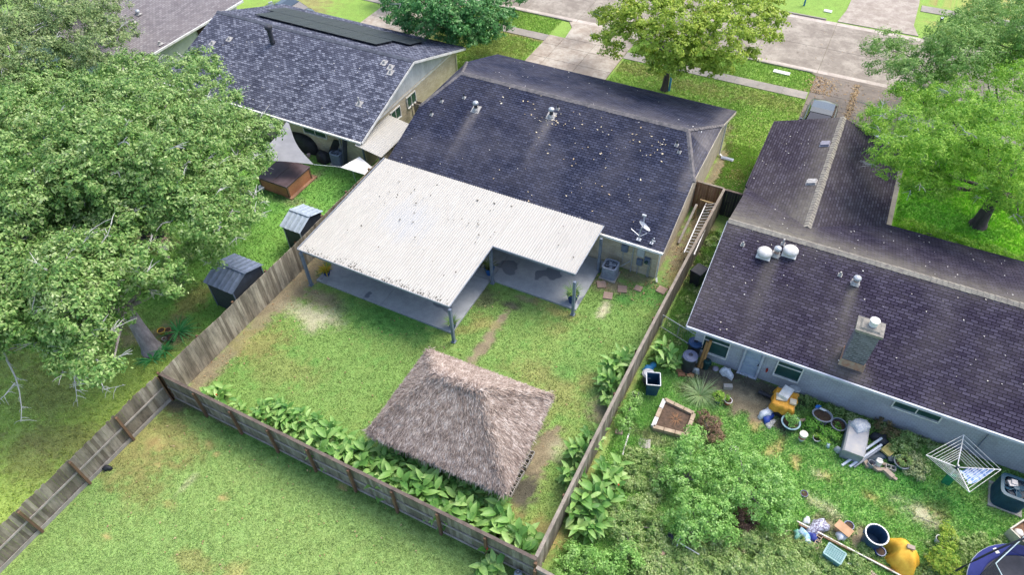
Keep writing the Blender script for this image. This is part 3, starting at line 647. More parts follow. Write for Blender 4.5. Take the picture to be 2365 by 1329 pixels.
def corrug(x0, x1, y0, y1, z0, z1, pitch=.13, amp=.014, nseg=4, jag=.0):
    """sheet ribs run along y"""
    n = int((x1 - x0) / pitch) * nseg; V = []; Fc = []
    for i in range(n + 1):
        x = x0 + (x1 - x0) * i / n; dz = amp * (1 if (i % nseg) in (1, 2) else -1) if nseg == 4 else 0
        for y, z in ((y0, z0), (y1, z1)): V.append((x, y, z + dz)); 
    m = MB(); m.v = V; m.f = [(2 * i, 2 * i + 2, 2 * i + 3, 2 * i + 1) for i in range(n)]; return m
PC = T('patio_cover', 'white corrugated L shaped patio cover on blue grey posts over concrete', 'patio cover', (-14.5, 21, 0))
pz = lambda y: 2.45 + (y - 17.15) * .046
zones = [(-21.08, -12.45, 17.15, 19.75), (-21.08, -12.45, 19.65, 22.25), (-21.08, -12.45, 22.15, 24.85), (-12.45, -8.08, 21.33, 23.2), (-12.45, -8.08, 23.1, 24.85)]
for i, (a, b, c, d_) in enumerate(zones):
    mb = corrug(a, b, c, d_, pz(c) + .012 * (2 - i % 3), pz(d_) + .012 * (2 - i % 3)); ob('roof_sheet', mb, cover_m, PC, world=True)
steel = P('blue_grey_steel', (.2, .24, .31), (.13, .16, .21), 5, .45)
for a, b in (((-21.05, 17.2), (-12.5, 17.2)), ((-12.5, 17.2), (-12.5, 21.3)), ((-12.5, 21.38), (-8.12, 21.38)), ((-8.12, 21.38), (-8.12, 24.5)), ((-21.05, 17.2), (-21.05, 24.5)), ((-21, 20.9), (-12.5, 20.9)), ((-21, 24.4), (-8.2, 24.4))):
    mb = MB(); mb.beam((*a, pz(a[1]) - .1), (*b, pz(b[1]) - .1), .07, .13); ob('beam', mb, steel, PC, world=True)
mb = MB(); 
for a, b in (((-21.1, 17.12), (-12.42, 17.12)), ((-12.42, 17.15), (-12.42, 21.33)), ((-12.45, 21.3), (-8.05, 21.3)), ((-8.05, 21.33), (-8.05, 24.85)), ((-21.12, 17.15), (-21.12, 24.85))):
    mb.beam((*a, pz(a[1]) + .01), (*b, pz(b[1]) + .01), .03, .07)
ob('edge_trim', mb, P('grey_edge_trim', (.34, .36, .4), (.25, .27, .3), 5, .5), PC, world=True)
for x, y in ((-20.92, 17.1), (-12.4, 17.1), (-12.55, 21.3), (-8.0, 21.15), (-8.0, 24.45)):
    mb = MB(); mb.box((x, y, 1.15), (.13, .13, 2.35)); mb.box((x, y, .015), (.22, .22, .03)); ob('post', mb, steel, PC, world=True)
# streaks of dirt at the low edge are leaves and muck lying in the troughs
pts = []
for i in range(420):
    x = rng.uniform(-20.9, -12.6); L = rng.exponential(.22)
    if rng.random() < .55: pts.append((x, 17.2 + L, pz(17.2) + .03))
for i in range(32): pts.append((rng.uniform(-20.5, -8.5), rng.uniform(21.5, 24.4), pz(22.5) + .1))
for i in range(26): pts.append((rng.uniform(-20, -13), rng.uniform(18, 24.4), pz(21) + .09))
scatter_leaves(pts, .055, P('wet_leaf_muck', (.1, .09, .07), (.05, .045, .035), 9, .9), 'leaf_litter', .1, .0)
# patio slab
wetm, wn_, wb = newmat('patio_concrete')
f = noise(wn_, .55, 3, rough=.45); wet = ramp(wn_, f, [(.6, 0.), (.615, 1.)]); g_ = noise(wn_, 2.2, 7, rough=.75)
c = mixc(wn_, ramp(wn_, g_, [(.35, 0.), (.65, 1.)]), (.28, .3, .32), (.38, .4, .42)); c = mixc(wn_, wet, c, (.16, .18, .215)); h = noise(wn_, 40, 3); c = mixc(wn_, .3, c, ramp(wn_, h, [(.3, .3), (.7, .7)]), 'OVERLAY')
wn_.links.new(c, wb.inputs['Base Color']); r_ = nd(wn_, 'ShaderNodeMapRange'); wn_.links.new(wet, r_.inputs[0]); r_.inputs[3].default_value = .8; r_.inputs[4].default_value = .25; wn_.links.new(r_.outputs[0], wb.inputs['Roughness'])
mb = MB()
for a, b, c_, d_ in ((-20.85, -16.85, 17.45, 21.35), (-16.83, -12.72, 17.45, 21.35), (-20.85, -16.85, 21.37, 25.2), (-16.83, -12.72, 21.37, 25.2), (-12.7, -7.95, 21.42, 25.2)): mb.slab([(a, c_, .09), (b, c_, .09), (b, d_, .09), (a, d_, .09)], .12)
struct('patio', mb, wetm, bevel=.008)

# ---- left house
LH = T('house', 'tan brick house with grey speckled gable roof and solar panels, at the upper left', 'house', (-31.5, 32, 0))
y0, yr2, y1, k2 = 25.95, 32.05, 38.15, .336; zr2 = 2.45 + k2 * (yr2 - y0); X0, X1 = -39.4, -23.55
mb = MB(); prof = [(26.6, 0), (37.6, 0), (37.6, 2.5), (26.6, 2.5)]
mb.box((-31.5, 32.1, 1.25), (15.0, 11.0, 2.5)); ob('wall', mb, brick_tan, LH, world=True)
for x in (-24.04, -38.96):
    s = .03 if x > -30 else -.03
    mb = MB(); mb.add([(x, 26.45, 2.42), (x, 37.65, 2.42), (x, 32.05, zr2 - .1), (x + s, 26.45, 2.42), (x + s, 37.65, 2.42), (x + s, 32.05, zr2 - .1)], [(0, 2, 1), (3, 4, 5), (0, 1, 4, 3), (1, 2, 5, 4), (2, 0, 3, 5)]); ob('gable', mb, siding, LH, world=True)
sh_l = shingle('grey_speckled_shingle', (.045, .05, .075), (.1, .11, .15), (.22, .235, .29), (.12, .12, .15), .2, dk=.45, bw=.26, rh=.15)
roofmesh('roof', [[(X0, y0, 2.45), (X1, y0, 2.45), (X1, yr2, zr2), (X0, yr2, zr2)], [(X1, y1, 2.45), (X0, y1, 2.45), (X0, yr2, zr2), (X1, yr2, zr2)]], .1, sh_l, LH, lambda x, y, z: .2 * gauss(y - 32, .8))
mb = MB(); caps(mb, (X0, yr2, zr2), (X1, yr2, zr2)); ob('ridge_cap', mb, P('slate_ridge_cap', (.13, .14, .17), (.07, .075, .095), 5, .9, fine=.4), LH, world=True)
mb = MB(); mb.beam((X0, y0 - .07, 2.37), (X1, y0 - .07, 2.37), .12, .1); ob('gutter', mb, white, LH, world=True)
for a, b in ((y0, yr2), (y1, yr2)):
    mb = MB(); mb.beam((X1 + .035, a, 2.33), (X1 + .035, b, zr2 - .12), .03, .15); ob('fascia', mb, white, LH, world=True)
mb = MB(); mb.add([(X1 - .02, y0, 2.32), (X1 - .02, yr2, zr2 - .13), (-24, yr2, zr2 - .13), (-24, y0, 2.32)], [(0, 1, 2, 3)]); ob('soffit', mb, white, LH, world=True); mb = MB(); mb.add([(X1 - .02, y1, 2.32), (X1 - .02, yr2, zr2 - .13), (-24, yr2, zr2 - .13), (-24, y1, 2.32)], [(3, 2, 1, 0)]); ob('soffit', mb, white, LH, world=True)
mb = MB(); mb.beam((-24.02, 26.4, 2.4), (-24.02, 37.7, 2.4), .08, .1); ob('trim', mb, white, LH, world=True)
window(LH, -27.65, 26.6, 1.62, 1.75, .62, 'y-', cols=2)
window(LH, 30.05, -24.0, 1.75, 1.0, .75, 'x+', cols=2); window(LH, 31.85, -24.0, 1.8, 1.0, .75, 'x+', cols=2)
downspout(LH, -24.0, 26.45, .1, bluegrey); mb = MB(); mb.beam((-25.75, 26.52, 2.35), (-25.75, 26.52, .1), .07, .06); ob('downspout', mb, galv, LH, world=True)
mb = MB(); mb.beam((-23.95, 37.5, 2.35), (-23.95, 37.5, .1), .08, .08); ob('downspout', mb, cream, LH, world=True)
mb = MB(); mb.box((-32.5, 37.64, 1.1), (4.8, .06, 2.1)); ob('garage_door', mb, white, LH, world=True)
z = roofz(30.74, y0, k2); mb = MB(); mb.tube([(-33.6, 30.74, z - .1), (-33.6, 30.74, z + .95)], .15, 16); o = ob('flue_pipe', mb, darkpipe, LH, world=True)
mb = MB(); mb.lathe([(.16, -.1), (.24, -.06), (.25, .1), (.2, .17), (.0, .22)], (-33.6, 30.74, z + 1.05), 16); mb.lathe([(.17, 0), (.19, .0), (.19, .06), (.17, .06)], (-33.6, 30.74, z + .1), 16); ob('flue_cap', mb, darkpipe, o, world=True)
for x, y, h_ in ((-37.9, 29.57, .16), (-25.14, 28.25, .45), (-24.5, 30.85, .2), (-25.3, 31.4, .15), (-36.9, 30.2, .12), (-24.7, 31.2, .1)): stack(LH, x, y, roofz(y, y0, k2), k2, h_, .05, pipe=lead, fl=.2)
solm, sn, sb_ = newmat('solar_cell'); tc = nd(sn, 'ShaderNodeTexCoord'); br = nd(sn, 'ShaderNodeTexBrick'); br.offset = 0
br.inputs['Color1'].default_value = (.012, .016, .022, 1); br.inputs['Color2'].default_value = (.02, .026, .034, 1); br.inputs['Mortar'].default_value = (.12, .13, .14, 1); br.inputs['Scale'].default_value = 1; br.inputs['Brick Width'].default_value = .16; br.inputs['Row Height'].default_value = .16; br.inputs['Mortar Size'].default_value = .004
sn.links.new(tc.outputs['UV'], br.inputs['Vector']); sn.links.new(br.outputs['Color'], sb_.inputs['Base Color']); sb_.inputs['Roughness'].default_value = .45; sb_.inputs['Specular IOR Level'].default_value = .2
def fz(y): return 2.45 + k2 * (y1 - y)
for row, (ya, yb, xa_, cnt) in enumerate(((33.1, 34.9, -37.1, 10), (34.94, 36.74, -37.85, 12))):
    for i in range(cnt):
        a = xa_ + i * 1.005; b = a + .985
        mb = MB(); mb.slab([(a, ya, fz(ya) + .17), (b, ya, fz(ya) + .17), (b, yb, fz(yb) + .17), (a, yb, fz(yb) + .17)], .04)
        ob('solar_panel', mb, solm, LH, world=True)
mb = MB()
for yy in (33.5, 34.5, 35.4, 36.3):
    x1_ = -27.1 if yy < 34.9 else -25.85; mb.beam((-37.1, yy, fz(yy) + .07), (x1_, yy, fz(yy) + .07), .05, .12)
ob('solar_rail', mb, black, LH, world=True)

# ---- far left house, only its east roof slope is in view
L2 = T('house', 'house with faded grey roof at the top left, partly hidden by a tree', 'house', (-48, 31, 0))
mb = MB(); mb.box((-49, 31.5, 1.2), (11.6, 11, 2.4)); ob('wall', mb, P('pale_green_siding', (.55, .6, .55), (.42, .46, .42), 1.5, .7), L2, world=True)
sh_2 = shingle('faded_shingle', (.14, .13, .145), (.19, .18, .19), (.25, .24, .25), (.28, .24, .22), .3, dk=.6)
roofmesh('roof', [[(-42.7, 25.5, 2.5), (-42.7, 37.3, 2.5), (-49, 37.3, 4.6), (-49, 25.5, 4.6)], [(-55.3, 37.3, 2.5), (-55.3, 25.5, 2.5), (-49, 25.5, 4.6), (-49, 37.3, 4.6)]], .1, sh_2, L2, lambda x, y, z: .25)
mb = MB(); mb.beam((-42.65, 25.5, 2.42), (-42.65, 37.3, 2.42), .1, .14); ob('gutter', mb, white, L2, world=True)
for px, py in ((325, 45), (313, 60), (362, 83)):
    p = G(px, py, 3.2); z_ = 2.5 + (-42.7 - p.x) * .333; stack(L2, p.x, p.y, z_, 0, .22, .08, pipe=lead, fl=.2, cap=mush if px == 325 else None)
mb = MB(); mb.box((-43.15, 33.2, 1.), (.06, .9, 2.0)); ob('door', mb, P('dark_brown_door', (.05, .03, .025), (.03, .02, .02), 4), L2, world=True)

# ---- right house
RH = T('house', 'grey brick house with purple brown roof, chimney and street side wing on the right', 'house', (3, 27, 0))
k3 = .355; yb0, yr3, yf3 = 20.8, 26.15, 31.5; zr3 = 2.4 + k3 * (yr3 - yb0); xw, xe = -2.5, 15.5; wx, wr, we, wn2 = -2.65, .88, 4.4, 38.2; zw = 2.4 + k3 * (wr - wx); ys = yf3 - (zw - 2.4) / k3
sh_r = shingle('purple_brown_shingle', (.03, .025, .043), (.043, .037, .06), (.066, .059, .09), (.2, .185, .145), .5, dk=.35)
sh_w = shingle('lichen_wing_shingle', (.034, .028, .043), (.05, .043, .062), (.076, .068, .094), (.2, .185, .15), .6, dk=.4)
def mossr(x, y, z):
    v = 0
    if y > 26.1:
        v += .85 * gauss(y - 26.15, 1.35) * (1 if x < 6 else .8)
        if x < 1.2: v += .3 * gauss(y - 28, 2.)
    else:
        v += .3 * gauss(y - 26.15, .35)
        for vx, vy, L in ((-.1, 25., 1.6), (3.41, 24.8, 1.6)):
            if y < vy: v += .8 * gauss(x - vx, .16 + .05 * (vy - y)) * math.exp((y - vy) / L)
        v += .55 * gauss(x - 4.2, .75) * gauss(y - 21.15, .35) + .4 * gauss(x - 3.7, .2) * gauss(y - 21.7, .7)
        v += .2 * gauss(x + 2.3, .6)
    return v
def mossw(x, y, z): return (.6 if x < wr else .2) * gauss(x - wr, .9) + (.03 if x < wr else 0) + .3 * gauss(y - 29, 1.6) * (x < wr)
roofmesh('roof', [[(xw, yb0, 2.4), (xe, yb0, 2.4), (xe, yr3, zr3), (xw, yr3, zr3)], [(xw, yr3, zr3), (xe, yr3, zr3), (xe, yf3, 2.4), (xw, yf3, 2.4)]], .1, sh_r, RH, mossr)
e = .004
roofmesh('roof', [[(wx, wn2, 2.4 + e), (wx, yf3, 2.4 + e), (wr, ys, zw + e), (wr, wn2, zw + e)], [(wr, wn2, zw + e), (wr, ys, zw + e), (we, yf3, 2.4 + e), (we, wn2, 2.4 + e)]], .1, sh_w, RH, mossw)
mb = MB(); mb.box((6.5, 26.2, 1.2), (17.2, 9.8, 2.4)); mb.add([(-2.12, 21.3, 2.35), (-2.12, 31.1, 2.35), (-2.12, 26.15, zr3 - .14), (-2.0, 21.3, 2.35), (-2.0, 31.1, 2.35), (-2.0, 26.15, zr3 - .14)], [(0, 2, 1), (3, 4, 5), (1, 2, 5, 4), (2, 0, 3, 5)])
mb.box((.88, 34.4, 1.2), (6.2, 6.6, 2.398)); mb.add([(-2.2, 37.7, 2.35), (3.96, 37.7, 2.35), (.88, 37.7, zw - .12), (-2.2, 37.6, 2.35), (3.96, 37.6, 2.35), (.88, 37.6, zw - .12)], [(0, 1, 2), (5, 4, 3), (1, 4, 5, 2), (2, 5, 3, 0)])
ob('wall', mb, brick_grey, RH, world=True)
lich = P('lichen_ridge_cap', (.3, .28, .23), (.19, .17, .15), 5, .95, fine=.5)
mb = MB(); caps(mb, (xw, yr3, zr3), (xe, yr3, zr3), .18); ob('ridge_cap', mb, lich, RH, world=True)
mb = MB(); caps(mb, (wr, ys, zw), (wr, wn2, zw), .18); ob('ridge_cap', mb, lich, RH, world=True)
gut = P('pale_blue_trim', (.5, .53, .6), (.38, .4, .46), 3, .5)
mb = MB(); mb.beam((xw, yb0 - .05, 2.34), (xe, yb0 - .05, 2.34), .08, .13); ob('fascia', mb, gut, RH, world=True)
mb = MB(); mb.beam((xw - .035, yb0, 2.28), (xw - .035, yr3, zr3 - .13), .03, .15); ob('fascia', mb, gut, RH, world=True)
mb = MB(); mb.slab([(xw + .05, yb0 + .02, 2.3), (xe, yb0 + .02, 2.3), (xe, 21.28, 2.3), (xw + .05, 21.28, 2.3)], .02); ob('soffit', mb, gut, RH, world=True)
window(RH, -1.12, 21.3, 1.15, 1.15, 1.15, 'y-', cols=1, top=.33); window(RH, 2.07, 21.3, 1.22, 1.05, 1.05, 'y-', cols=1, top=.33); window(RH, 7.12, 21.3, 1.53, 1.78, .47, 'y-', cols=2)
f = MB(); f.box((.14, 21.25, 1.0), (.09, .1, 2.02)); f.box((.92, 21.25, 1.0), (.09, .1, 2.02)); f.box((.53, 21.25, 2.05), (.87, .1, .08)); f.box((.53, 21.23, .03), (.9, .16, .05)); o = ob('door', f, gut, RH, world=True)
f = MB(); f.box((.53, 21.28, 1.04), (.68, .04, 1.95)); 
for z_ in (.5, 1., 1.5): f.box((.53, 21.25, z_), (.56, .012, .36))
ob('door_leaf', f, P('pale_blue_door', (.33, .4, .5), (.26, .32, .42), 3, .4), o, world=True)
f = MB(); f.tube([(.84, 21.22, 1.0), (.84, 21.14, 1.0), (.78, 21.14, 1.0)], .018, 6); ob('handle', f, black, o, world=True)
f = MB(); f.tube([(1.24, 21.28, .86), (1.24, 21.15, .86)], .05, 10); f.tube([(1.24, 21.15, .9), (1.24, 21.15, .78)], .03, 8); ob('tap', f, P('red_paint', (.4, .04, .03), (.25, .04, .03), 6), RH, world=True)
f = MB(); f.box((9.7, 21.26, 1.15), (.02, .04, 1.5)); f.box((10.1, 21.25, 1.9), (.22, .08, .16)); ob('electrical_outlet', f, bluegrey, RH, world=True)
# chimney
chb, cn, cb = newmat('sooty_brick'); tc = nd(cn, 'ShaderNodeTexCoord'); br = nd(cn, 'ShaderNodeTexBrick')
br.inputs['Color1'].default_value = (.08, .075, .085, 1); br.inputs['Color2'].default_value = (.22, .21, .24, 1); br.inputs['Mortar'].default_value = (.22, .22, .25, 1); br.inputs['Scale'].default_value = 1; br.inputs['Mortar Size'].default_value = .012; br.inputs['Brick Width'].default_value = .22; br.inputs['Row Height'].default_value = .1; br.inputs['Mortar Size'].default_value = .02
cn.links.new(tc.outputs['UV'], br.inputs['Vector']); ff = noise(cn, 2.5, 7, rough=.8); cc = mixc(cn, ramp(cn, ff, [(.4, 0.), (.65, .5)]), br.outputs['Color'], (.07, .07, .07)); cn.links.new(cc, cb.inputs['Base Color']); cb.inputs['Roughness'].default_value = .95; bump(cn, cb, br.outputs['Fac'], -.6, .01)
zc = 4.75
f = MB(); f.box((4.17, 21.72, 3.45), (.86, .62, 2.5)); ch = ob('chimney', f, chb, RH, world=True)
f = MB(); f.box((4.17, 21.72, 4.77), (1.02, .8, .12)); f.box((4.17, 21.72, 4.86), (.8, .6, .08), taper=.8); ob('chimney_crown', f, concrete('crown_mortar', (.3, .28, .24), (.2, .19, .17), (.07, .07, .06), 4), ch, world=True)
f = MB(); f.lathe([(.16, 0), (.16, .22), (.19, .22), (.19, .27), (.0, .29)], (4.22, 21.78, 4.9), 20); ob('flue_cap', f, white, ch, world=True)
f = MB(); f.add([(3.68, 21.3, 2.4 + k3 * .5 + .03), (4.66, 21.3, 2.4 + k3 * .5 + .03), (4.66, 21.38, 2.95), (3.68, 21.38, 2.95)], [(0, 1, 2, 3)]); f.box((3.72, 21.72, 2.82), (.04, .72, .2), rx=math.atan(k3)); f.box((4.62, 21.72, 2.82), (.04, .72, .2), rx=math.atan(k3)); ob('flashing', f, P('rusty_flashing', (.36, .3, .22), (.32, .16, .1), 5, .8), ch, world=True)
# turbine vents and pipes
for x, y in ((-.5, 24.95), (.5, 25.38)):
    z_ = 2.4 + k3 * (y - yb0); f = MB(); f.box((x, y, z_ + .06), (.62, .5, .04), rx=math.atan(k3)); f.tube([(x, y, z_), (x, y, z_ + .12)], .2, 16); o = ob('turbine_vent', f, white, RH, world=True)
    f = MB(); f.lathe([(.2, .0), (.3, .05), (.34, .13), (.33, .22), (.25, .3), (.12, .34), (0, .35)], (x, y, z_ + .06), 24); ob('turbine_dome', f, P('ivory_dome', (.66, .64, .6), (.5, .48, .45), 6, .45), o, world=True, smooth=True)
tp = P('terracotta_pipe', (.42, .27, .22), (.3, .22, .19), 8, .8)
for x, y, h_ in ((-.03, 25.15, .38), (3.41, 24.95, .3)): stack(RH, x, y, 2.4 + k3 * (y - yb0), k3, h_, .1, pipe=tp, cap=mush, fl=.17)
for x, y, h_ in ((-1.52, 25.15, .2), (2.74, 25.1, .2), (.1, 25.75, .3)): stack(RH, x, y, 2.4 + k3 * (y - yb0), k3, h_, .04, pipe=lead, fl=.09)
for px, py in ((1903, 339), (1872, 427)):
    p = G(px, py, 3.35); z_ = 2.4 + k3 * (p.x - wx); f = MB(); f.box((p.x, p.y, z_ + .08), (.42, .38, .1), ry=-math.atan(k3)); f.box((p.x, p.y, z_ + .02), (.52, .48, .02), ry=-math.atan(k3)); ob('box_vent', f, P('grey_lavender_metal', (.3, .29, .34), (.2, .19, .23), 4, .5) if px == 1903 else lead, RH, world=True)
pts = []
for i in range(110):
    x = rng.uniform(-2.3, 12); y = rng.uniform(21, 31); pts.append((x, y, 2.4 + k3 * min(y - yb0, yf3 - y)))
for i in range(30): x = rng.uniform(-2.4, .8); y = rng.uniform(31, 37); pts.append((x, y, 2.4 + k3 * (x - wx)))
for i in range(60): x = rng.uniform(-38, -24); y = rng.uniform(26.2, 31.8); pts.append((x, y, roofz(y, y0, k2)))
for i in range(70): x = rng.uniform(-20.5, -5.5); y = rng.uniform(25, 38); pts.append((x, y, onroof(x, y)))
scatter_leaves(pts, .032, leafmat('pale_leaf', [(.5, .45, .38), (.75, .72, .65), (.85, .84, .8)], trans=.1), 'fallen_leaves', .25, .03)

# ================================================================== FENCES
wood_grey = islandwood('weathered_cedar', [(.18, .15, .11), (.3, .255, .19), (.41, .36, .28), (.34, .295, .22)], sc=4, stretch=(1, 1, .25), streak=.8)
wood_green = islandwood('mossy_cedar', [(.14, .13, .09), (.22, .2, .15), (.29, .27, .22)], sc=4, stretch=(1, 1, .3), streak=.6)
wood_dim = islandwood('grey_brown_cedar', [(.145, .12, .09), (.24, .205, .155), (.34, .3, .24)], sc=4, stretch=(1, 1, .3), streak=.7)
wood_brown = islandwood('red_brown_cedar', [(.2, .11, .06), (.3, .17, .1), (.35, .22, .14)], sc=4, stretch=(1, 1, .3))
wood_black = islandwood('black_stained_wood', [(.02, .02, .022), (.04, .04, .04), (.06, .055, .05)], sc=4)
postm = P('brown_post', (.2, .12, .07), (.12, .075, .05), 4, .85, stretch=(1, 1, .3), fine=.4)
railm = P('grey_rail', (.36, .33, .3), (.24, .22, .19), 3, .85, fine=.4)
capd = P('dark_fence_cap', (.15, .12, .1), (.09, .07, .06), 3, .9, fine=.4)
capl = P('silvered_fence_cap', (.3, .26, .21), (.2, .17, .14), 2.5, .9, fine=.5)
def fence(label, pts, h, side, m, posts=2.4, rails=(.35, 1.0, 1.6), cap=None, kick=None, pm=None, pw=.14, hv=.015, group='wooden fences round the gardens'):
    """side: +1 rails and posts stand to the left of travel, pickets to the right"""
    p0 = Vector((*pts[0], 0)); t = T('wooden_fence', label, 'fence', p0, 0, group)
    pk = MB(); segs = [(Vector((*a, 0)), Vector((*b, 0))) for a, b in zip(pts[:-1], pts[1:])]
    for a, b in segs:
        d = (b - a); L = d.length; d.normalize(); nn = Vector((-d.y, d.x, 0)) * side; n = int(L / pw); ang = math.atan2(d.y, d.x)
        for i in range(n):
            c = a + d * (i + .5) * L / n - nn * (.02 + random.uniform(-.004, .004)); hh = h + random.uniform(-hv, hv) - .02 * vn(np.array(c.x * .8), np.array(c.y * .8)).item() * 3
            pk.box((c.x, c.y, hh / 2), (L / n - .006, .018, hh), rz=ang + random.uniform(-.01, .01), rx=random.uniform(-.006, .006), ry=random.uniform(-.008, .008))
    ob('picket', pk, m, t, world=True, label='row of upright boards', kind='stuff')
    for a, b in segs:
        d = (b - a).normalized(); nn = Vector((-d.y, d.x, 0)) * side
        for z in rails:
            r = MB(); r.beam(a + nn * .025 + Vector((0, 0, z)), b + nn * .025 + Vector((0, 0, z)), .04, .09); ob('rail', r, railm, t, world=True)
        if cap: r = MB(); r.beam(a + Vector((0, 0, h + .025)), b + Vector((0, 0, h + .025)), .13, .035); ob('cap', r, cap, t, world=True)
        if kick: r = MB(); r.beam(a - nn * .0 + nn * .04 + Vector((0, 0, .1)), b + nn * .04 + Vector((0, 0, .1)), .03, .2); ob('kick_board', r, kick, t, world=True)
        L = (b - a).length; k_ = max(1, round(L / posts))
        for i in range(k_ + 1):
            p = a + (b - a) * (i / k_); q = MB(); q.box((p.x + nn.x * .1, p.y + nn.y * .1, (h - .05) / 2), (.1, .1, h - .05)); ob('post', q, pm or postm, t, world=True, label=None)
    return t
fence('weathered pale fence of tight boards left of the patio cover and thatched hut', [(-22.1, 8.8), (-22.05, 18), (-22.3, 31.4)], 1.85, 1, wood_grey)
fence('grey fence with rails and posts showing, running to the lower left corner', [(-22.15, 8.65), (-22.15, -5)], 1.8, 1, wood_dim, kick=railm, hv=.05, rails=(.95,))
fence('brown capped fence behind the canna bed, rails and posts facing the open lawn', [(-4.05, 8.78), (-22.05, 8.78)], 1.8, 1, wood_green, cap=capd, rails=(.1, .9), posts=1.95)
fence('long fence between the thatched hut garden and the cluttered garden on the right', [(-4.1, 8.85), (-4.08, 14), (-4.02, 19), (-3.85, 25.4), (-3.65, 31.5)], 1.82, 1, wood_dim, cap=capl, hv=.02)
fence('short red brown fence closing the side passage behind the metal ladder', [(-5.15, 31.55), (-3.7, 31.55)], 1.8, 1, wood_brown, cap=capl)
fence('short black stained fence between the side passage and the lichened wing roof', [(-3.6, 31.55), (-2.6, 31.55)], 1.75, 1, wood_black, cap=capd, posts=1.)
fence('low fence stub at the bottom edge, right of the fence corner', [(-3.95, 8.55), (3.5, 8.2)], 1.75, -1, wood_dim, cap=capl)
# ladder hung on the fence, plank in the passage
lad = T('ladder', 'long silver aluminium ladder lying against the fence in the side passage', 'ladder', (-4.25, 26, 0))
a0, b0 = G(1580, 584, .85), G(1631, 470, .95); a1, b1 = G(1603, 589, 1.3), G(1655, 467, 1.35)
for a, b in ((a0, b0), (a1, b1)):
    f = MB(); f.beam(a, b, .05, .07); ob('side_rail', f, P('bright_aluminium', (.75, .76, .78), (.6, .6, .62), 6, .4, metal=.4), lad, world=True)
for i in range(17):
    u = (i + .5) / 17; f = MB(); f.beam(a0.lerp(b0, u), a1.lerp(b1, u), .06, .035); ob('rung', f, MC['bright_aluminium'], lad, world=True)
f = MB(); f.beam((-4.9, 28.2, .1), (-4.75, 30.4, 1.2), .12, .04); solo('plank', f, railm, 'bare plank propped in the side passage beside the ladder', 'plank', (-4.85, 28.2, 0), world=True)
f = MB(); f.box((-4.3, 30.9, 1.15), (.8, .05, .08)); f.box((-4.75, 30.6, .5), (.07, .07, 1.), rx=.1); solo('timber_offcut', f, P('yellow_timber', (.55, .42, .22), (.35, .25, .14), 5), 'yellow timber offcut standing against the red brown fence', 'timber', (-4.75, 30.6, 0), world=True)
# lean-to awning beside the left house
AW = T('awning', 'small white corrugated lean to roof between the left house and the pale fence', 'awning', (-22.9, 27.2, 0))
AW.location = (-23.0, 27.5, 0)
mb = MB(); 
n = 50
for i in range(n + 1):
    y = 25.7 + 3.5 * i / n; dz = .012 * (1 if i % 2 else -1); mb.v += [(-23.85, y, 2.28 + dz), (-22.05, y, 1.98 + dz)]
mb.f = [(2 * i, 2 * i + 1, 2 * i + 3, 2 * i + 2) for i in range(n)]; ob('roof_sheet', mb, cover_m, AW, world=True)
for y in (25.9, 29.0): f = MB(); f.box((-22.35, y, 1.), (.09, .09, 2.0)); ob('post', f, railm, AW, world=True)
f = MB(); f.slab([(-24, 24.3, 1.6), (-22.4, 24.5, 1.45), (-22.35, 25.2, 1.45), (-23.6, 25.6, 1.62)], .04); o = solo('corrugated_panel', f, white, 'loose white sheet leaning below the small corrugated awning', 'panel', (-23.2, 25, 0), world=True)
f = MB()
for y in (31.6, 31.9): f.box((-23.4, y, .9), (.5, .04, 1.8))
f.box((-23.2, 31.3, 1.3), (.04, .9, .1)); f.box((-23.6, 31.3, .9), (.05, .08, 1.8)); solo('wooden_gate', f, wood_dim, 'broken wooden gate leaning beside the brick wall with white windows', 'gate', (-23.4, 31.6, 0), world=True)

# ================================================================== THATCHED HUT
HT = T('thatched_hut', 'square garden hut with a grey brown palm thatch roof on round posts', 'hut', (-9.3, 12.8, 0))
E_ = [Vector((-12.3, 10.45, 1.75)), Vector((-6.25, 10.6, 1.75)), Vector((-6.5, 15.2, 1.75)), Vector((-12.3, 15.0, 1.75))]; R0, R1 = Vector((-10.45, 12.85, 3.9)), Vector((-8.45, 12.95, 3.9))
faces = [[E_[0], E_[1], R1, R0], [E_[1], E_[2], R1], [E_[2], E_[3], R0, R1], [E_[3], E_[0], R0]]
thm = leafmat('palm_thatch', [(.12, .085, .07), (.25, .19, .155), (.42, .34, .29), (.72, .63, .56)], nscale=3, trans=.0, rough=.9, spec=.2)
f = MB()
for q in faces: f.poly(q); f.poly([p - Vector((0, 0, .22)) for p in q][::-1])
for i in range(4): a, b = E_[i], E_[(i + 1) % 4]; f.poly([a - Vector((0, 0, .22)), b - Vector((0, 0, .22)), b, a])
ob('thatch_base', f, P('thatch_dark', (.16, .125, .1), (.1, .08, .065), 9, .95), HT, world=True)
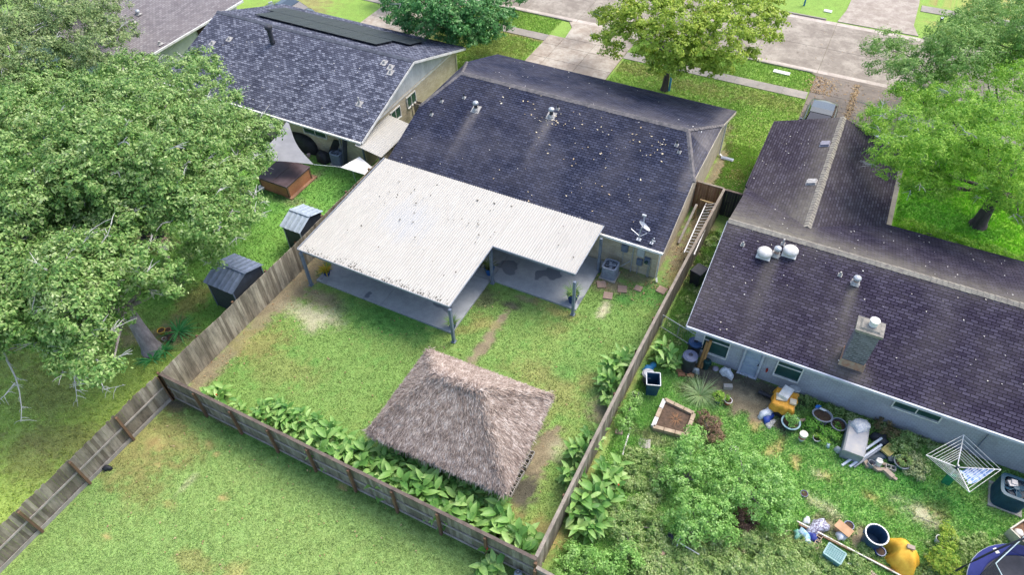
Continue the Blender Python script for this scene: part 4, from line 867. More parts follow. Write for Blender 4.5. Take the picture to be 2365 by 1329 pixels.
def straws(tris, n, L=(.1, .26), w=.014, lift=.08):
    V = []; ar = np.array([((b - a).cross(c - a)).length for a, b, c, fd in tris]); ar /= ar.sum()
    for (a, b, c, fd), cnt in zip(tris, (ar * n).astype(int)):
        r1 = np.sqrt(rng.random(cnt)); r2 = rng.random(cnt); A, B, C = map(np.array, (a, b, c))
        p = A * (1 - r1)[:, None] + B * (r1 * (1 - r2))[:, None] + C * (r1 * r2)[:, None]
        nrm = np.array((b - a).cross(c - a).normalized()); nrm = nrm if nrm[2] > 0 else -nrm
        d0 = np.array([nrm[0], nrm[1], -(nrm[0] ** 2 + nrm[1] ** 2) / nrm[2]]); d0 /= np.linalg.norm(d0); s0 = np.cross(nrm, d0)
        ctr = np.array(fd); rad = p - ctr; rad -= (rad @ nrm)[:, None] * nrm; rad /= np.linalg.norm(rad, axis=1)[:, None] + 1e-6
        d = d0 * .5 + rad * .62 + s0 * rng.normal(0, .42, (cnt, 1)) + nrm * rng.uniform(-.06, .35, (cnt, 1)); d /= np.linalg.norm(d, axis=1)[:, None]
        ll = rng.uniform(*L, (cnt, 1)); sd = np.cross(d, nrm); sd /= np.linalg.norm(sd, axis=1)[:, None]; ww = w * rng.uniform(.6, 1.5, (cnt, 1))
        base = p + nrm * rng.uniform(0, lift, (cnt, 1)); tip = base + d * ll
        V.append(np.stack([base - sd * ww, base + sd * ww, tip + sd * ww * .4, tip - sd * ww * .4], 1))
    return np.concatenate(V)
tris = []
for q in faces:
    cen = R0 if q is faces[3] else R1 if q is faces[1] else (R0 + R1) / 2
    tris.append((q[0], q[1], q[2], cen)); 
    if len(q) == 4: tris.append((q[0], q[2], q[3], cen))
Vt = straws(tris, 78000)
# hanging fringe and ridge tufts
fr = []
for i in range(4):
    a, b = E_[i], E_[(i + 1) % 4]; cnt = 1700; t_ = rng.random(cnt)[:, None]; p = np.array(a) * (1 - t_) + np.array(b) * t_; out = np.array((b - a).cross(Vector((0, 0, 1))).normalized()); p = p - out * rng.uniform(-.06, .18, (cnt, 1)); p[:, 2] += rng.uniform(-.1, .1, cnt)
    d = out * rng.uniform(.1, .6, (cnt, 1)) + np.array([0, 0, -1.]) + rng.normal(0, .15, (cnt, 3)); d /= np.linalg.norm(d, axis=1)[:, None]; L = rng.uniform(.12, .42, (cnt, 1)); sd = np.array((b - a).normalized()) * .018
    fr.append(np.stack([p - sd, p + sd, p + d * L + sd * .3, p + d * L - sd * .3], 1))
cnt = 900; t_ = rng.random(cnt)[:, None]; p = np.array(R0) * (1 - t_) + np.array(R1) * t_ + rng.normal(0, .04, (cnt, 3)); p[:, 2] += .06; a = rng.random(cnt) * 6.28
d = np.stack([np.cos(a), np.sin(a), -.35 + rng.random(cnt) * .5], 1); L = rng.uniform(.12, .34, (cnt, 1)); sd = np.stack([-np.sin(a), np.cos(a), 0 * a], 1) * .016; fr.append(np.stack([p - sd, p + sd, p + d * L + sd * .3, p + d * L - sd * .3], 1))
for i, R in ((0, R0), (1, R1), (2, R1), (3, R0)):
    a = np.array(E_[i]); b = np.array(R); cnt = 1500; t_ = rng.random(cnt)[:, None]; p = a * t_ + b * (1 - t_) + rng.normal(0, .09, (cnt, 3)) * np.array([1, 1, .3]); p[:, 2] += .03; dn = (a - b) / np.linalg.norm(a - b); s0 = np.cross(dn, [0, 0, 1.])
    d = dn + s0 * rng.normal(0, .55, (cnt, 1)) + np.array([0, 0, -.08]) + rng.normal(0, .08, (cnt, 3)); d /= np.linalg.norm(d, axis=1)[:, None]; L = rng.uniform(.12, .3, (cnt, 1)); sd = np.cross(d, [0, 0, 1.]) * .015; fr.append(np.stack([p - sd, p + sd, p + d * L + sd * .3, p + d * L - sd * .3], 1))
Vt = np.concatenate([Vt] + fr); L_ = np.array(HT.location)
npmesh('thatch', Vt.reshape(-1, 3), np.arange(len(Vt) * 4).reshape(-1, 4), thm, parent=HT, loc=L_)
for x, y in ((-11.7, 11.0), (-6.72, 10.98), (-11.6, 14.5), (-6.9, 14.6)):
    f = MB(); f.tube([(x, y, 0), (x + .02, y, 1.), (x, y, 2.1)], [.1, .09, .085], 12); ob('post', f, P('grey_pole', (.42, .41, .42), (.28, .27, .27), 5, .8), HT, world=True)
for a, b in (((-11.7, 11.), (-6.72, 10.98)), ((-11.6, 14.5), (-6.9, 14.6)), ((-11.7, 11.), (-11.6, 14.5)), ((-6.72, 10.98), (-6.9, 14.6))):
    f = MB(); f.beam((*a, 1.9), (*b, 1.9), .09, .14); ob('beam', f, postm, HT, world=True)
f = MB(); f.slab([(-11.4, 11.2, .04), (-6.8, 11.2, .04), (-6.9, 14.6, .04), (-11.4, 14.6, .04)], .05); struct('hut_floor', f, concrete('hut_floor_earth', (.14, .12, .1), (.09, .08, .07), (.06, .05, .045), 2))
# hollow concrete blocks under the eave
conc_b = concrete('block_concrete', (.45, .42, .38), (.34, .32, .29), (.25, .23, .2), 5)
def block():
    f = MB()
    for y in (-.09, .09): f.box((0, y, .095), (.39, .028, .19))
    for x in (-.183, 0, .183): f.box((x, 0, .095), (.028, .15, .19))
    return f
ords = ['first', 'second', 'third', 'fourth', 'fifth', 'sixth', 'seventh', 'eighth', 'ninth', 'tenth', 'eleventh', 'twelfth', 'thirteenth', 'fourteenth', 'fifteenth', 'sixteenth', 'seventeenth', 'eighteenth', 'nineteenth', 'twentieth', 'twenty first', 'twenty second', 'twenty third', 'twenty fourth', 'twenty fifth', 'twenty sixth']
blk = None
for i in range(5):
    loc = (-6.42 + .03 * i * 0, 11.35 + i * .43 + (.12 if i > 2 else 0), 0.02); lab = f'hollow concrete block at the right eave of the thatched hut, {ords[i]} from the front post'
    if blk is None: blk = solo('concrete_block', block(), conc_b, lab, 'concrete block', loc, math.pi / 2, 'concrete blocks under the thatch eave')
    else: dup(blk, loc, math.pi / 2 + random.uniform(-.06, .06), lab)

# ================================================================== PLANTS
def strip_leaf(V, F, base, d, L, w, droop, up, prof=(.15, .8, 1., .75, .05), fold=.25):
    """one broad leaf: a folded strip of quads"""
    d = np.array(d, float); d /= np.linalg.norm(d); s = np.cross(d, up); s /= np.linalg.norm(s) + 1e-9; n_ = np.cross(s, d); o = len(V); m = len(prof)
    for i, r in enumerate(prof):
        u = i / (m - 1); c = np.array(base) + d * L * u + n_ * (-droop * L * u * u)
        V += [c - s * w * r * .5 + n_ * fold * w * r, c, c + s * w * r * .5 + n_ * fold * w * r]
    for i in range(m - 1):
        a = o + i * 3; F += [(a, a + 1, a + 4, a + 3), (a + 1, a + 2, a + 5, a + 4)]
canna_m = leafmat('canna_leaf', [(.06, .18, .04), (.17, .36, .08), (.36, .56, .17), (.6, .74, .36)], nscale=1.4, trans=.3, rough=.35, yellow=(.55, .5, .2), yamt=-.02)
stem_m = P('green_stem', (.14, .25, .07), (.09, .17, .05), 6)
red_m = P('canna_red', (.6, .06, .03), (.5, .12, .06), 9)
def canna(h=1.1, ns=6, r=.32, nl=7):
    V, F = [], []; st = MB(); fl = MB()
    for i in range(ns):
        a = random.random() * 6.28; q = r * math.sqrt(random.random()); x, y = q * math.cos(a), q * math.sin(a); hh = h * random.uniform(.7, 1.1); lx, ly = x * .5, y * .5
        st.tube([(x, y, 0), (x + lx * .5, y + ly * .5, hh * .6), (x + lx, y + ly, hh)], [.016, .013, .008], 5, cap=False)
        for k in range(nl):
            u = .15 + .85 * k / (nl - 1); b = (x + lx * u, y + ly * u, hh * u * .95); an = a + k * 2.4 + random.uniform(-.4, .4); el = random.uniform(.15, .95) + .3 * (u > .8)
            strip_leaf(V, F, b, (math.cos(an), math.sin(an), el), random.uniform(.38, .6) * (h / 1.1) ** .5, random.uniform(.19, .28), random.uniform(.15, .6), np.array([0, 0, 1.]))
        if random.random() < .12:
            for k in range(4): fl.box((x + lx + random.uniform(-.03, .03), y + ly + random.uniform(-.03, .03), hh + .03 + random.uniform(0, .12)), (.035, .03, .04), rz=random.random() * 3, rx=random.random() * 2)
    t = T('canna_lily', '', 'canna lily'); m = MB(); m.v = V; m.f = F
    ob('leaf', m, canna_m, t, smooth=True, label='broad green leaves', kind='stuff', uv=False); ob('stem', st, stem_m, t, kind='stuff', uv=False)
    if fl.v: ob('flower', fl, red_m, t, kind='stuff', uv=False)
    return t
protos = [canna(1.1, 7, .34), canna(1.15, 6, .3), canna(.95, 8, .38), canna(.75, 5, .25)]; used = [0] * 4
def put_canna(x, y, v, label, group, s=1.):
    t = protos[v]; rz = random.random() * 6.28
    if not used[v]: used[v] = 1; t.location = (x, y, 0); t.rotation_euler = (0, 0, rz); t.scale = (s,) * 3
    else: t = dup(t, (x, y, 0), rz, label, s)
    t['label'] = label; t['group'] = group
xs = list(np.arange(-17.9, -4.9, .56)); 
put_canna(-20.05, 9.55, 3, 'small canna clump alone at the left end of the bed by the back fence', 'canna lilies in the back bed', 1.05)
put_canna(-18.85, 9.4, 3, 'low canna clump between the lone left clump and the long canna row', 'canna lilies in the back bed', .8)
for i, x in enumerate(xs):
    put_canna(x + random.uniform(-.1, .1), 9.55 + random.uniform(-.2, .3), i % 3, f'leafy canna clump in the row against the back fence, {ords[i]} from the left', 'canna lilies in the back bed', (.72 if x < -14 else .95) + random.uniform(0, .15))
for i, x in enumerate(np.arange(-17.3, -11.7, .7)):
    put_canna(x + random.uniform(-.1, .1), 10.1 + random.uniform(-.12, .12), (i + 2) % 3, f'canna clump in the loose front row of the back bed, {ords[i]} from the left', 'canna lilies in the back bed', .7 + random.uniform(0, .12))
for i, x in enumerate(np.arange(-11.3, -6.4, .6)):
    put_canna(x, 10.45 + random.uniform(-.1, .1), (i + 1) % 3, f'canna clump tucked under the thatch eave, {ords[i]} from the left', 'canna lilies under the thatch', .72 + random.uniform(0, .12))
for (px, py, v, s, lb) in ((1400, 900, 0, .85, 'canna clump inside the fence right of the thatched hut, nearest of the upper three'), (1418, 862, 1, .95, 'canna clump inside the fence right of the hut, middle of the upper three'), (1440, 838, 2, .8, 'canna clump inside the fence right of the hut, farthest of the upper three'), (1408, 935, 3, .8, 'small canna at the foot of the upper clumps inside the right fence'),
                       (1368, 1020, 2, .8, 'pale canna clump inside the right fence, upper one of the lower three'), (1335, 1060, 0, .85, 'canna clump inside the right fence, middle one of the lower three'), (1322, 1115, 1, .85, 'canna clump inside the right fence, lowest one by the open grass'),
                       (1530, 835, 1, .95, 'canna outside the right fence beside the round black bins'), (1548, 850, 3, .8, 'short canna at the foot of the tall one near the round black bins'), (1408, 1100, 2, .95, 'canna in the cluttered garden beside the fence, above the large red leaved clump'), (1420, 1128, 3, .9, 'small canna in the weeds right of the upper fence side canna'), (1360, 1170, 0, 1.05, 'big canna outside the right fence with reddish leaf edges, upper part'), (1395, 1185, 1, .95, 'big canna outside the right fence, right hand clump among weeds'), (1340, 1210, 2, 1.0, 'big canna outside the right fence, lowest clump near the corner'), (1375, 1228, 0, .85, 'canna among weeds just right of the lowest fence side clump'), (1130, 1312, 3, 1.05, 'lone canna on the open lawn side of the brown capped fence')):
    p = G(px, py); put_canna(p.x, p.y, v, lb, 'canna lilies along the fences', s)

def puffs_mesh(name, puffs, per, leaf, m, parent, sub=.33, up=.5, sparse=.0, kind=None, flat=1., pn=.8, asp=.5):
    """foliage: every puff is a shell of leaf sprays, every spray a knot of small leaves"""
    P_ = []; N_ = []
    for (c, r) in puffs:
        c = np.array(c, float); ns = max(3, int(per * r * r / (sub * sub) * 3.6)); dr = rng.normal(0, 1, (ns, 3)); dr[:, 2] = np.abs(dr[:, 2]) * 1.0 - .45 * (rng.random(ns) < .35); dr /= np.linalg.norm(dr, axis=1)[:, None]
        rad = r * rng.uniform(.62, 1.06, (ns, 1)); sc = c + dr * rad * np.array([1, 1, flat]); nl = int(36 * (1 - sparse))
        ss = sub * rng.uniform(.55, 1.25, (ns, 1, 1)); off = rng.normal(0, .45, (ns, nl, 3)) * ss; off[:, :, 2] *= .55
        P_.append((sc[:, None, :] + off).reshape(-1, 3)); nn = dr[:, None, :] * .55 + off / (ss + 1e-6) * .7 + np.array([0, 0, up]) + rng.normal(0, .38, (ns, nl, 3)); N_.append(nn.reshape(-1, 3))
    Pp = np.concatenate(P_); N = np.concatenate(N_); N /= np.linalg.norm(N, axis=1)[:, None] + 1e-9; n = len(Pp)
    a = rng.normal(0, 1, (n, 3)); t1 = np.cross(N, a); t1 /= np.linalg.norm(t1, axis=1)[:, None] + 1e-9; t2 = np.cross(N, t1); s = leaf * rng.uniform(.55, 1.25, (n, 1))
    V = np.stack([Pp - t1 * s, Pp + t2 * s * asp, Pp + t1 * s, Pp - t2 * s * asp], 1).reshape(-1, 3)
    V[:, 2] = np.maximum(V[:, 2], .01)
    L = rootloc(parent) if parent else (0, 0, 0)
    o = npmesh(name, V, np.arange(n * 4).reshape(-1, 4), m, parent=parent, loc=np.array(L)); return o
def inpoly(x, y, P_):
    c = False; j = len(P_) - 1
    for i in range(len(P_)):
        if (P_[i][1] > y) != (P_[j][1] > y) and x < (P_[j][0] - P_[i][0]) * (y - P_[i][1]) / (P_[j][1] - P_[i][1]) + P_[i][0]: c = not c
        j = i
    return c
def edged(x, y, P_):
    best = 1e9
    for i in range(len(P_)):
        a = np.array(P_[i - 1], float); b = np.array(P_[i], float); p = np.array((x, y)); t = np.clip(np.dot(p - a, b - a) / np.dot(b - a, b - a), 0, 1); best = min(best, np.linalg.norm(p - a - (b - a) * t))
    return best
bark = P('grey_oak_bark', (.3, .27, .27), (.17, .15, .15), 6, .95, stretch=(1, 1, .25), bmp=.8, fine=.5)
bark_d = P('dark_bark', (.09, .07, .075), (.05, .04, .045), 6, .95, stretch=(1, 1, .25), bmp=.8, fine=.4)
twig = P('pale_twig', (.5, .5, .48), (.36, .36, .34), 8, .9)
def tree(label, cat_, base, poly, zlo, zhi, spacing, r, leaf, m, per=1., trunk=.3, bk=None, lean=(0, 0), sub=.3, sparse=0., group=None, twigs=0, name='oak_tree', asp=.5, holes=(), forkz=.35, jit=.35, soft=.85):
    bk = bk or bark; t = T(name, label, cat_, base, 0, group); base = Vector(base); puffs = []
    xs_ = [p[0] for p in poly]; ys_ = [p[1] for p in poly]; pts = []
    row = 0; y = min(ys_)
    while y < max(ys_):
        x = min(xs_) + (spacing / 2 if row % 2 else 0)
        while x < max(xs_):
            qx, qy = x + random.uniform(-jit, jit) * spacing, y + random.uniform(-jit, jit) * spacing
            if inpoly(qx, qy, poly) and not any(math.hypot(qx - hx, qy - hy) < hr for hx, hy, hr in holes): pts.append((qx, qy, edged(qx, qy, poly)))
            x += spacing
        y += spacing * .87; row += 1
    dm = max(p[2] for p in pts)
    for qx, qy, e in pts:
        z = zlo + (zhi - zlo) * (min(1, e / dm)) ** .5 + random.uniform(-.85, .6); rr = r * random.uniform(.72, 1.15) * (.7 if e < spacing * .5 else 1)
        puffs.append((G(qx, qy, z - rr * .2), rr))
        if e < spacing * .75:
            for k in range(2): puffs.append((puffs[-1 - k][0] + Vector((random.uniform(-1, 1), random.uniform(-1, 1), random.uniform(-.7, .5))) * r * .75, r * random.uniform(.22, .42)))
    puffs_mesh('crown', puffs, per, leaf, m, t, sub, sparse=sparse, asp=asp, flat=soft)
    cen = sum((p[0] for p in puffs), Vector()) / len(puffs); fork = base + Vector((lean[0], lean[1], (zlo + zhi) / 2 * forkz + .6))
    f = MB(); f.tube([base - Vector((0, 0, .1)), base + (fork - base) * .12 + Vector((0, 0, .02)), base + (fork - base) * .5, fork], [trunk * 1.55, trunk * 1.1, trunk * .9, trunk * .75], 12); tr = ob('trunk', f, bk, t, world=True, smooth=True)
    lim = MB(); ch = random.sample(puffs, min(len(puffs), 16))
    for c, rr in ch:
        mid = fork.lerp(c, .5) + Vector((random.uniform(-.3, .3), random.uniform(-.3, .3), random.uniform(-.1, .5))); L = (c - fork).length
        lim.tube([fork - Vector((0, 0, .1)), mid, c + Vector((0, 0, -.1))], [trunk * .34, trunk * .18, .02], 6, cap=False)
    ob('limb', lim, bk, t, world=True, smooth=True, kind='stuff')
    if twigs:
        tw = MB()
        for i in range(twigs):
            c, rr = random.choice(puffs); a = random.random() * 6.28; d = Vector((math.cos(a), math.sin(a), random.uniform(.1, .6))).normalized(); p = c + d * rr * .55; q = p + d * rr * random.uniform(.45, .8)
            tw.tube([p, (p + q) / 2 + Vector((0, 0, random.uniform(-.1, .1))), q], [.032, .022, .01], 4, cap=False)
            for k in range(4):
                b = p.lerp(q, random.uniform(.3, .95)); e2 = d + Vector((random.uniform(-1, 1), random.uniform(-1, 1), random.uniform(-.4, .4))); tw.tube([b, b + e2 * .22, b + e2 * .36 + Vector((0, 0, -.05))], [.016, .012, .006], 3, cap=False)
        ob('bare_twig', tw, twig, t, world=True, kind='stuff')
    return t
oak_m = leafmat('oak_leaf', [(.045, .12, .03), (.1, .225, .05), (.2, .34, .085), (.35, .47, .17), (.58, .66, .38)], nscale=.9, trans=.2, rough=.4, yellow=(.5, .42, .16), yamt=-.03)
oak_d = leafmat('grey_oak_leaf', [(.07, .13, .045), (.15, .24, .08), (.28, .36, .14), (.46, .5, .28)], nscale=.7, trans=.2, rough=.45, yellow=(.45, .36, .2), yamt=-.02)
mag_m = leafmat('dark_glossy_leaf', [(.02, .095, .025), (.045, .17, .04), (.1, .28, .07), (.28, .44, .17)], nscale=.9, trans=.15, rough=.35, yellow=(.4, .35, .12), yamt=-.05)
syc_m = leafmat('yellow_green_leaf', [(.1, .18, .02), (.24, .36, .035), (.4, .52, .07), (.6, .62, .14)], nscale=1., trans=.3, rough=.45, yellow=(.55, .42, .12), yamt=.0)
lime_m = leafmat('lime_green_leaf', [(.05, .18, .02), (.16, .36, .035), (.34, .56, .07), (.55, .74, .18)], nscale=.8, trans=.35, rough=.5)
shr_m = leafmat('shrub_leaf', [(.08, .2, .04), (.19, .4, .08), (.36, .6, .17), (.58, .76, .34)], nscale=1.3, trans=.3, rough=.45)
weed_m = leafmat('weed_leaf', [(.09, .19, .04), (.22, .36, .1), (.42, .54, .2), (.62, .68, .4)], nscale=1.6, trans=.3, rough=.5, yellow=(.42, .32, .2), yamt=-.01)
olive_m = leafmat('fine_green_leaf', [(.06, .16, .03), (.14, .29, .06), (.28, .44, .12), (.45, .58, .25)], nscale=.8, trans=.3)
OG = 'broad oaks of the left garden'
polyA = [(-160, 560), (0, 545), (110, 480), (210, 480), (330, 545), (385, 620), (395, 665), (325, 680), (262, 705), (235, 755), (240, 800), (265, 845), (215, 895), (185, 850), (110, 790), (40, 780), (0, 830), (-160, 850)]
OA = tree('broad oak in the left garden, trunk beside the fence corner, crown to the left edge', 'oak tree', G(352, 808), polyA, 4.6, 7.2, 50, 1.2, .085, oak_m, trunk=.36, sparse=.22, twigs=130, lean=(-.5, .2), group=OG, holes=((45, 560, 26), (335, 765, 40)))
br_ = MB()
def hang(pts, r0):
    P_ = [G(a, b, z) for a, b, z in pts]; br_.tube(P_, [r0 * (1 - .8 * i / (len(P_) - 1)) for i in range(len(P_))], 5, cap=False)
    for i in range(1, len(P_)):
        for k in range(5):
            b = P_[i - 1].lerp(P_[i], random.random()); d = Vector((random.uniform(-1, 1), random.uniform(-1, 1), random.uniform(-.8, .3))) * random.uniform(.15, .4); br_.tube([b, b + d * .6, b + d + Vector((0, 0, -.1))], [.014, .01, .005], 3, cap=False)
hang([(0, 790, 4.6), (15, 830, 4.2), (35, 870, 3.8), (45, 905, 3.4), (50, 945, 3.0), (48, 975, 2.7)], .05); hang([(35, 885, 3.7), (10, 915, 3.5), (-15, 935, 3.3)], .03)
hang([(60, 790, 4.8), (110, 815, 4.4), (160, 850, 4.), (185, 885, 3.7)], .04); hang([(170, 860, 4.), (175, 900, 3.6), (180, 940, 3.2)], .025); hang([(225, 860, 4.2), (240, 900, 3.8), (290, 890, 3.9)], .03)
ob('bare_branch', br_, twig, OA, world=True, kind='stuff', label='pale bare branches hanging below the crown')
polyB = [(-160, 200), (-40, 150), (120, 165), (250, 130), (330, 108), (420, 112), (505, 150), (535, 205), (590, 255), (600, 300), (575, 345), (585, 400), (560, 440), (550, 540), (500, 585), (440, 560), (415, 520), (350, 530), (290, 530), (210, 535), (110, 560), (0, 600), (-160, 620)]
tree('largest oak of the left garden, crown reaching over the gutter of the solar panel house', 'oak tree', G(300, 590), polyB, 4.2, 8.4, 54, 1.3, .085, oak_m, trunk=.34, sparse=.22, twigs=130, group=OG, holes=((345, 585, 20), (85, 400, 22)))
polyC = [(560, 270), (600, 240), (630, 285), (655, 320), (650, 350), (618, 360), (612, 405), (585, 420), (560, 400), (545, 330)]
tree('slender oak whose crown hangs over the grey shade sail', 'oak tree', G(570, 470), polyC, 4.4, 5.2, 42, .85, .08, oak_m, trunk=.16, group=OG, twigs=8)
polyD = [(-160, -60), (0, -60), (180, -60), (235, -20), (245, 20), (290, 55), (300, 90), (285, 125), (230, 160), (120, 195), (0, 205), (-160, 210)]
tree('greyish pale tree in the top left corner in front of the faded roof', 'tree', G(120, 330), polyD, 5.2, 7.6, 46, 1.3, .08, oak_d, trunk=.28, twigs=60, name='shade_tree', sub=.36)
tree('dark glossy evergreen by the street behind the solar panel house', 'tree', G(1040, 112), [(880, -50), (1200, -50), (1195, 10), (1180, 45), (1150, 75), (1110, 95), (1060, 103), (1010, 92), (960, 75), (915, 55), (895, 15)], 1.3, 5.0, 33, 1.1, .1, mag_m, trunk=.2, name='evergreen_tree', bk=bark_d, twigs=4)
tree('yellow green tree with a dark trunk on the front lawn by the street', 'tree', G(1534, 208), [(1370, 5), (1350, -50), (1800, -50), (1808, 40), (1790, 90), (1745, 140), (1700, 165), (1640, 172), (1580, 165), (1545, 188), (1510, 165), (1480, 135), (1410, 118), (1380, 90), (1395, 55)], 3.0, 7.4, 40, .95, .1, syc_m, trunk=.2, bk=bark_d, name='street_tree', sparse=.2, twigs=6, lean=(0, .3))
tree('bright lime green tree on the lawn right of the wing roof', 'tree', G(2258, 520), [(2240, 150), (2300, 120), (2420, 110), (2460, 540), (2360, 505), (2290, 470), (2240, 455), (2190, 430), (2150, 470), (2110, 455), (2085, 420), (2050, 415), (2010, 370), (1990, 330), (2000, 290), (2020, 250), (2010, 205), (2080, 205), (2140, 190), (2190, 160)], 3.4, 7.2, 48, 1.1, .075, lime_m, trunk=.34, bk=bark_d, name='shade_tree', twigs=60, sub=.3, asp=.33)
tree('green tree at the top right corner reaching across the street', 'tree', G(2420, 250), [(2150, 95), (2200, 30), (2260, 10), (2365, -40), (2480, -50), (2480, 170), (2300, 150), (2230, 175), (2160, 160)], 4.2, 7.5, 42, 1.35, .09, olive_m, trunk=.3, bk=bark_d, name='shade_tree', sub=.36, asp=.35)
tree('thin feathery tree between the dark car driveway and the street', 'tree', G(2130, 250), [(1990, 95), (2040, 85), (2110, 95), (2160, 90), (2200, 150), (2160, 215), (2100, 225), (2060, 185), (2000, 170), (1980, 150)], 3.4, 5.4, 36, .9, .08, olive_m, trunk=.12, bk=bark_d, name='young_tree', sparse=.2, asp=.35)
def shrub(label, cat_, items, leaf, m, lift=0., name='shrub', sub=.2, per=1., group=None, stems=True, **k):
    ps = [(G(px, py, z + lift), r) for px, py, z, r in items]; base = sum((p[0] for p in ps), Vector()) / len(ps); base.z = 0; t = T(name, label, cat_, base, 0, group)
    puffs_mesh('foliage', ps, per, leaf, m, t, sub, **k)
    f = MB()
    for c, r in ps: f.tube([base, base.lerp(c, .5), c], [.04, .03, .012], 5, cap=False)
    ob('stem', f, bark, t, world=True, kind='stuff'); return t
SG = 'rounded shrubs of the cluttered garden'
shrub('rounded shrub right of the raised bed in the cluttered garden', 'shrub', [(1600, 1050, .9, .75), (1560, 1070, .7, .6), (1640, 1080, .8, .7), (1590, 1110, .6, .7), (1650, 1120, .6, .6), (1540, 1110, .4, .5), (1600, 1010, .6, .5)], .05, shr_m, group=SG, lift=.35)
shrub('largest rounded shrub, left of the blue and striped bags', 'shrub', [(1720, 1080, .8, .7), (1770, 1100, 1., .8), (1690, 1130, .9, .7), (1740, 1150, .9, .8), (1800, 1140, .8, .7), (1820, 1170, .5, .55), (1790, 1200, .5, .6), (1670, 1050, .6, .6), (1700, 1020, .4, .4)], .05, shr_m, group=SG, lift=.35)
shrub('grey green shrub above the black cloth and white pipe frame', 'shrub', [(1600, 1180, .9, .75), (1640, 1210, .8, .7), (1590, 1230, .6, .6), (1660, 1180, .7, .6), (1680, 1230, .5, .5), (1560, 1200, .5, .5)], .05, shr_m, group=SG, lift=.35)
shrub('brown dried bush between the two large green shrubs', 'dead shrub', [(1722, 1195, .5, .45), (1715, 1215, .35, .35)], .05, P('dead_leaf', (.16, .1, .07), (.07, .04, .03), 9, .9), sub=.14)
shrub('dry brown weedy bush beside the raised bed', 'dead shrub', [(1640, 980, .35, .45), (1650, 1010, .3, .45), (1625, 965, .25, .3)], .04, leafmat('dry_bush', [(.1, .06, .04), (.24, .15, .1), (.3, .26, .12)], trans=.1), sub=.14)
shrub('leafy weeds by the fence above the pale stick', 'shrub', [(1450, 950, .3, .45), (1465, 920, .3, .35), (1440, 980, .25, .4)], .04, shr_m, sub=.14)
shrub('low green bush at the bottom, right of the fence corner', 'shrub', [(1320, 1290, .4, .6), (1370, 1300, .5, .6), (1300, 1320, .3, .5), (1410, 1310, .4, .6), (1450, 1290, .4, .6), (1340, 1335, .3, .6)], .05, shr_m, sub=.18)
shrub('vine covered mound beside the large red edged cannas', 'shrub', [(1430, 1210, .4, .6), (1470, 1180, .4, .5), (1450, 1250, .4, .6), (1500, 1220, .3, .5), (1410, 1180, .3, .4)], .045, weed_m, sub=.17)
shrub('yellow green sapling beside the white planter bucket', 'sapling', [(2188, 1250, .5, .35), (2180, 1285, .5, .4), (2195, 1310, .4, .4), (2165, 1300, .4, .35), (2185, 1225, .3, .25)], .045, leafmat('yellow_sapling_leaf', [(.1, .25, .03), (.3, .45, .06), (.6, .6, .12)], trans=.3), name='sapling', sub=.14)
shrub('round shrub under the oak in the left garden', 'shrub', [(400, 625, .7, .7), (365, 640, .5, .6), (430, 650, .5, .6), (395, 670, .4, .6)], .05, oak_m, group='shrubs of the left garden')
shrub('green shrub left of the shed with the dark blue roof', 'shrub', [(450, 545, .6, .6), (470, 575, .4, .5), (430, 590, .3, .5)], .05, oak_m, group='shrubs of the left garden')
shrub('leafy weeds along the wall below the narrow window', 'shrub', [(2100, 1020, .2, .4), (2080, 1035, .2, .4), (2130, 1075, .2, .3)], .05, weed_m, sub=.16)
shrub('brown dry weeds behind the grey deck box', 'dead shrub', [(2040, 985, .2, .35), (2060, 1000, .2, .3)], .04, leafmat('brown_weeds', [(.1, .09, .04), (.22, .17, .08), (.28, .25, .1)], trans=.1), sub=.14)
shrub('pale feathery weeds beside the round green planter', 'shrub', [(2110, 1065, .2, .35), (2120, 1090, .2, .3), (2095, 1085, .15, .25)], .045, leafmat('pale_weed', [(.18, .26, .1), (.35, .42, .2), (.5, .5, .3)], trans=.2), sub=.14)
shrub('bright green herbs between the tub of soil and the white bucket', 'herbs', [(1880, 975, .2, .3), (1870, 985, .15, .3), (1905, 1000, .15, .3), (1925, 990, .15, .25), (1900, 1020, .1, .25), (1930, 1010, .1, .25)], .045, leafmat('bright_herb', [(.06, .22, .03), (.18, .42, .06), (.4, .6, .15)], trans=.3), sub=.14)
shrub('low bright bush on the strip beside the black wheeled bin', 'shrub', [(1665, 540, .1, .25), (1650, 570, .1, .2)], .04, shr_m, sub=.14)
# hedge along the front wall of the right house
shrub('low hedge along the front wall of the right hand house', 'hedge', [(2100 + i * 26, 522 + i * 8.5, .35, .42) for i in range(12)], .05, lime_m, name='hedge', sub=.18)
# weeds that cannot be counted
ps = []
for i in range(230):
    px, py = random.uniform(1480, 1860), random.uniform(1240, 1345)
    if py < 1240 + abs(px - 1680) * .12: continue
    ps.append((G(px, py, random.uniform(.0, .25)), random.uniform(.2, .4)))
for i in range(60): ps.append((G(random.uniform(1440, 1530), random.uniform(1030, 1300), .05), random.uniform(.15, .3)))
for i in range(60): ps.append((G(random.uniform(1860, 2000), random.uniform(1270, 1340), .05), random.uniform(.1, .25)))
for i in range(70): ps.append((G(random.uniform(2140, 2330), random.uniform(1240, 1335), .03), random.uniform(.1, .2)))
for i in range(60): ps.append((Vector((random.uniform(2.8, 10), 21.1 - abs(random.gauss(0, .2)), .05)), random.uniform(.1, .22)))
for i in range(60): ps.append((Vector((random.uniform(-3.6, -2.7), random.uniform(20, 30), .02)), random.uniform(.1, .2)))
o = puffs_mesh('weeds', ps, 1., .045, weed_m, None, .13, up=.35); o['kind'] = 'stuff'
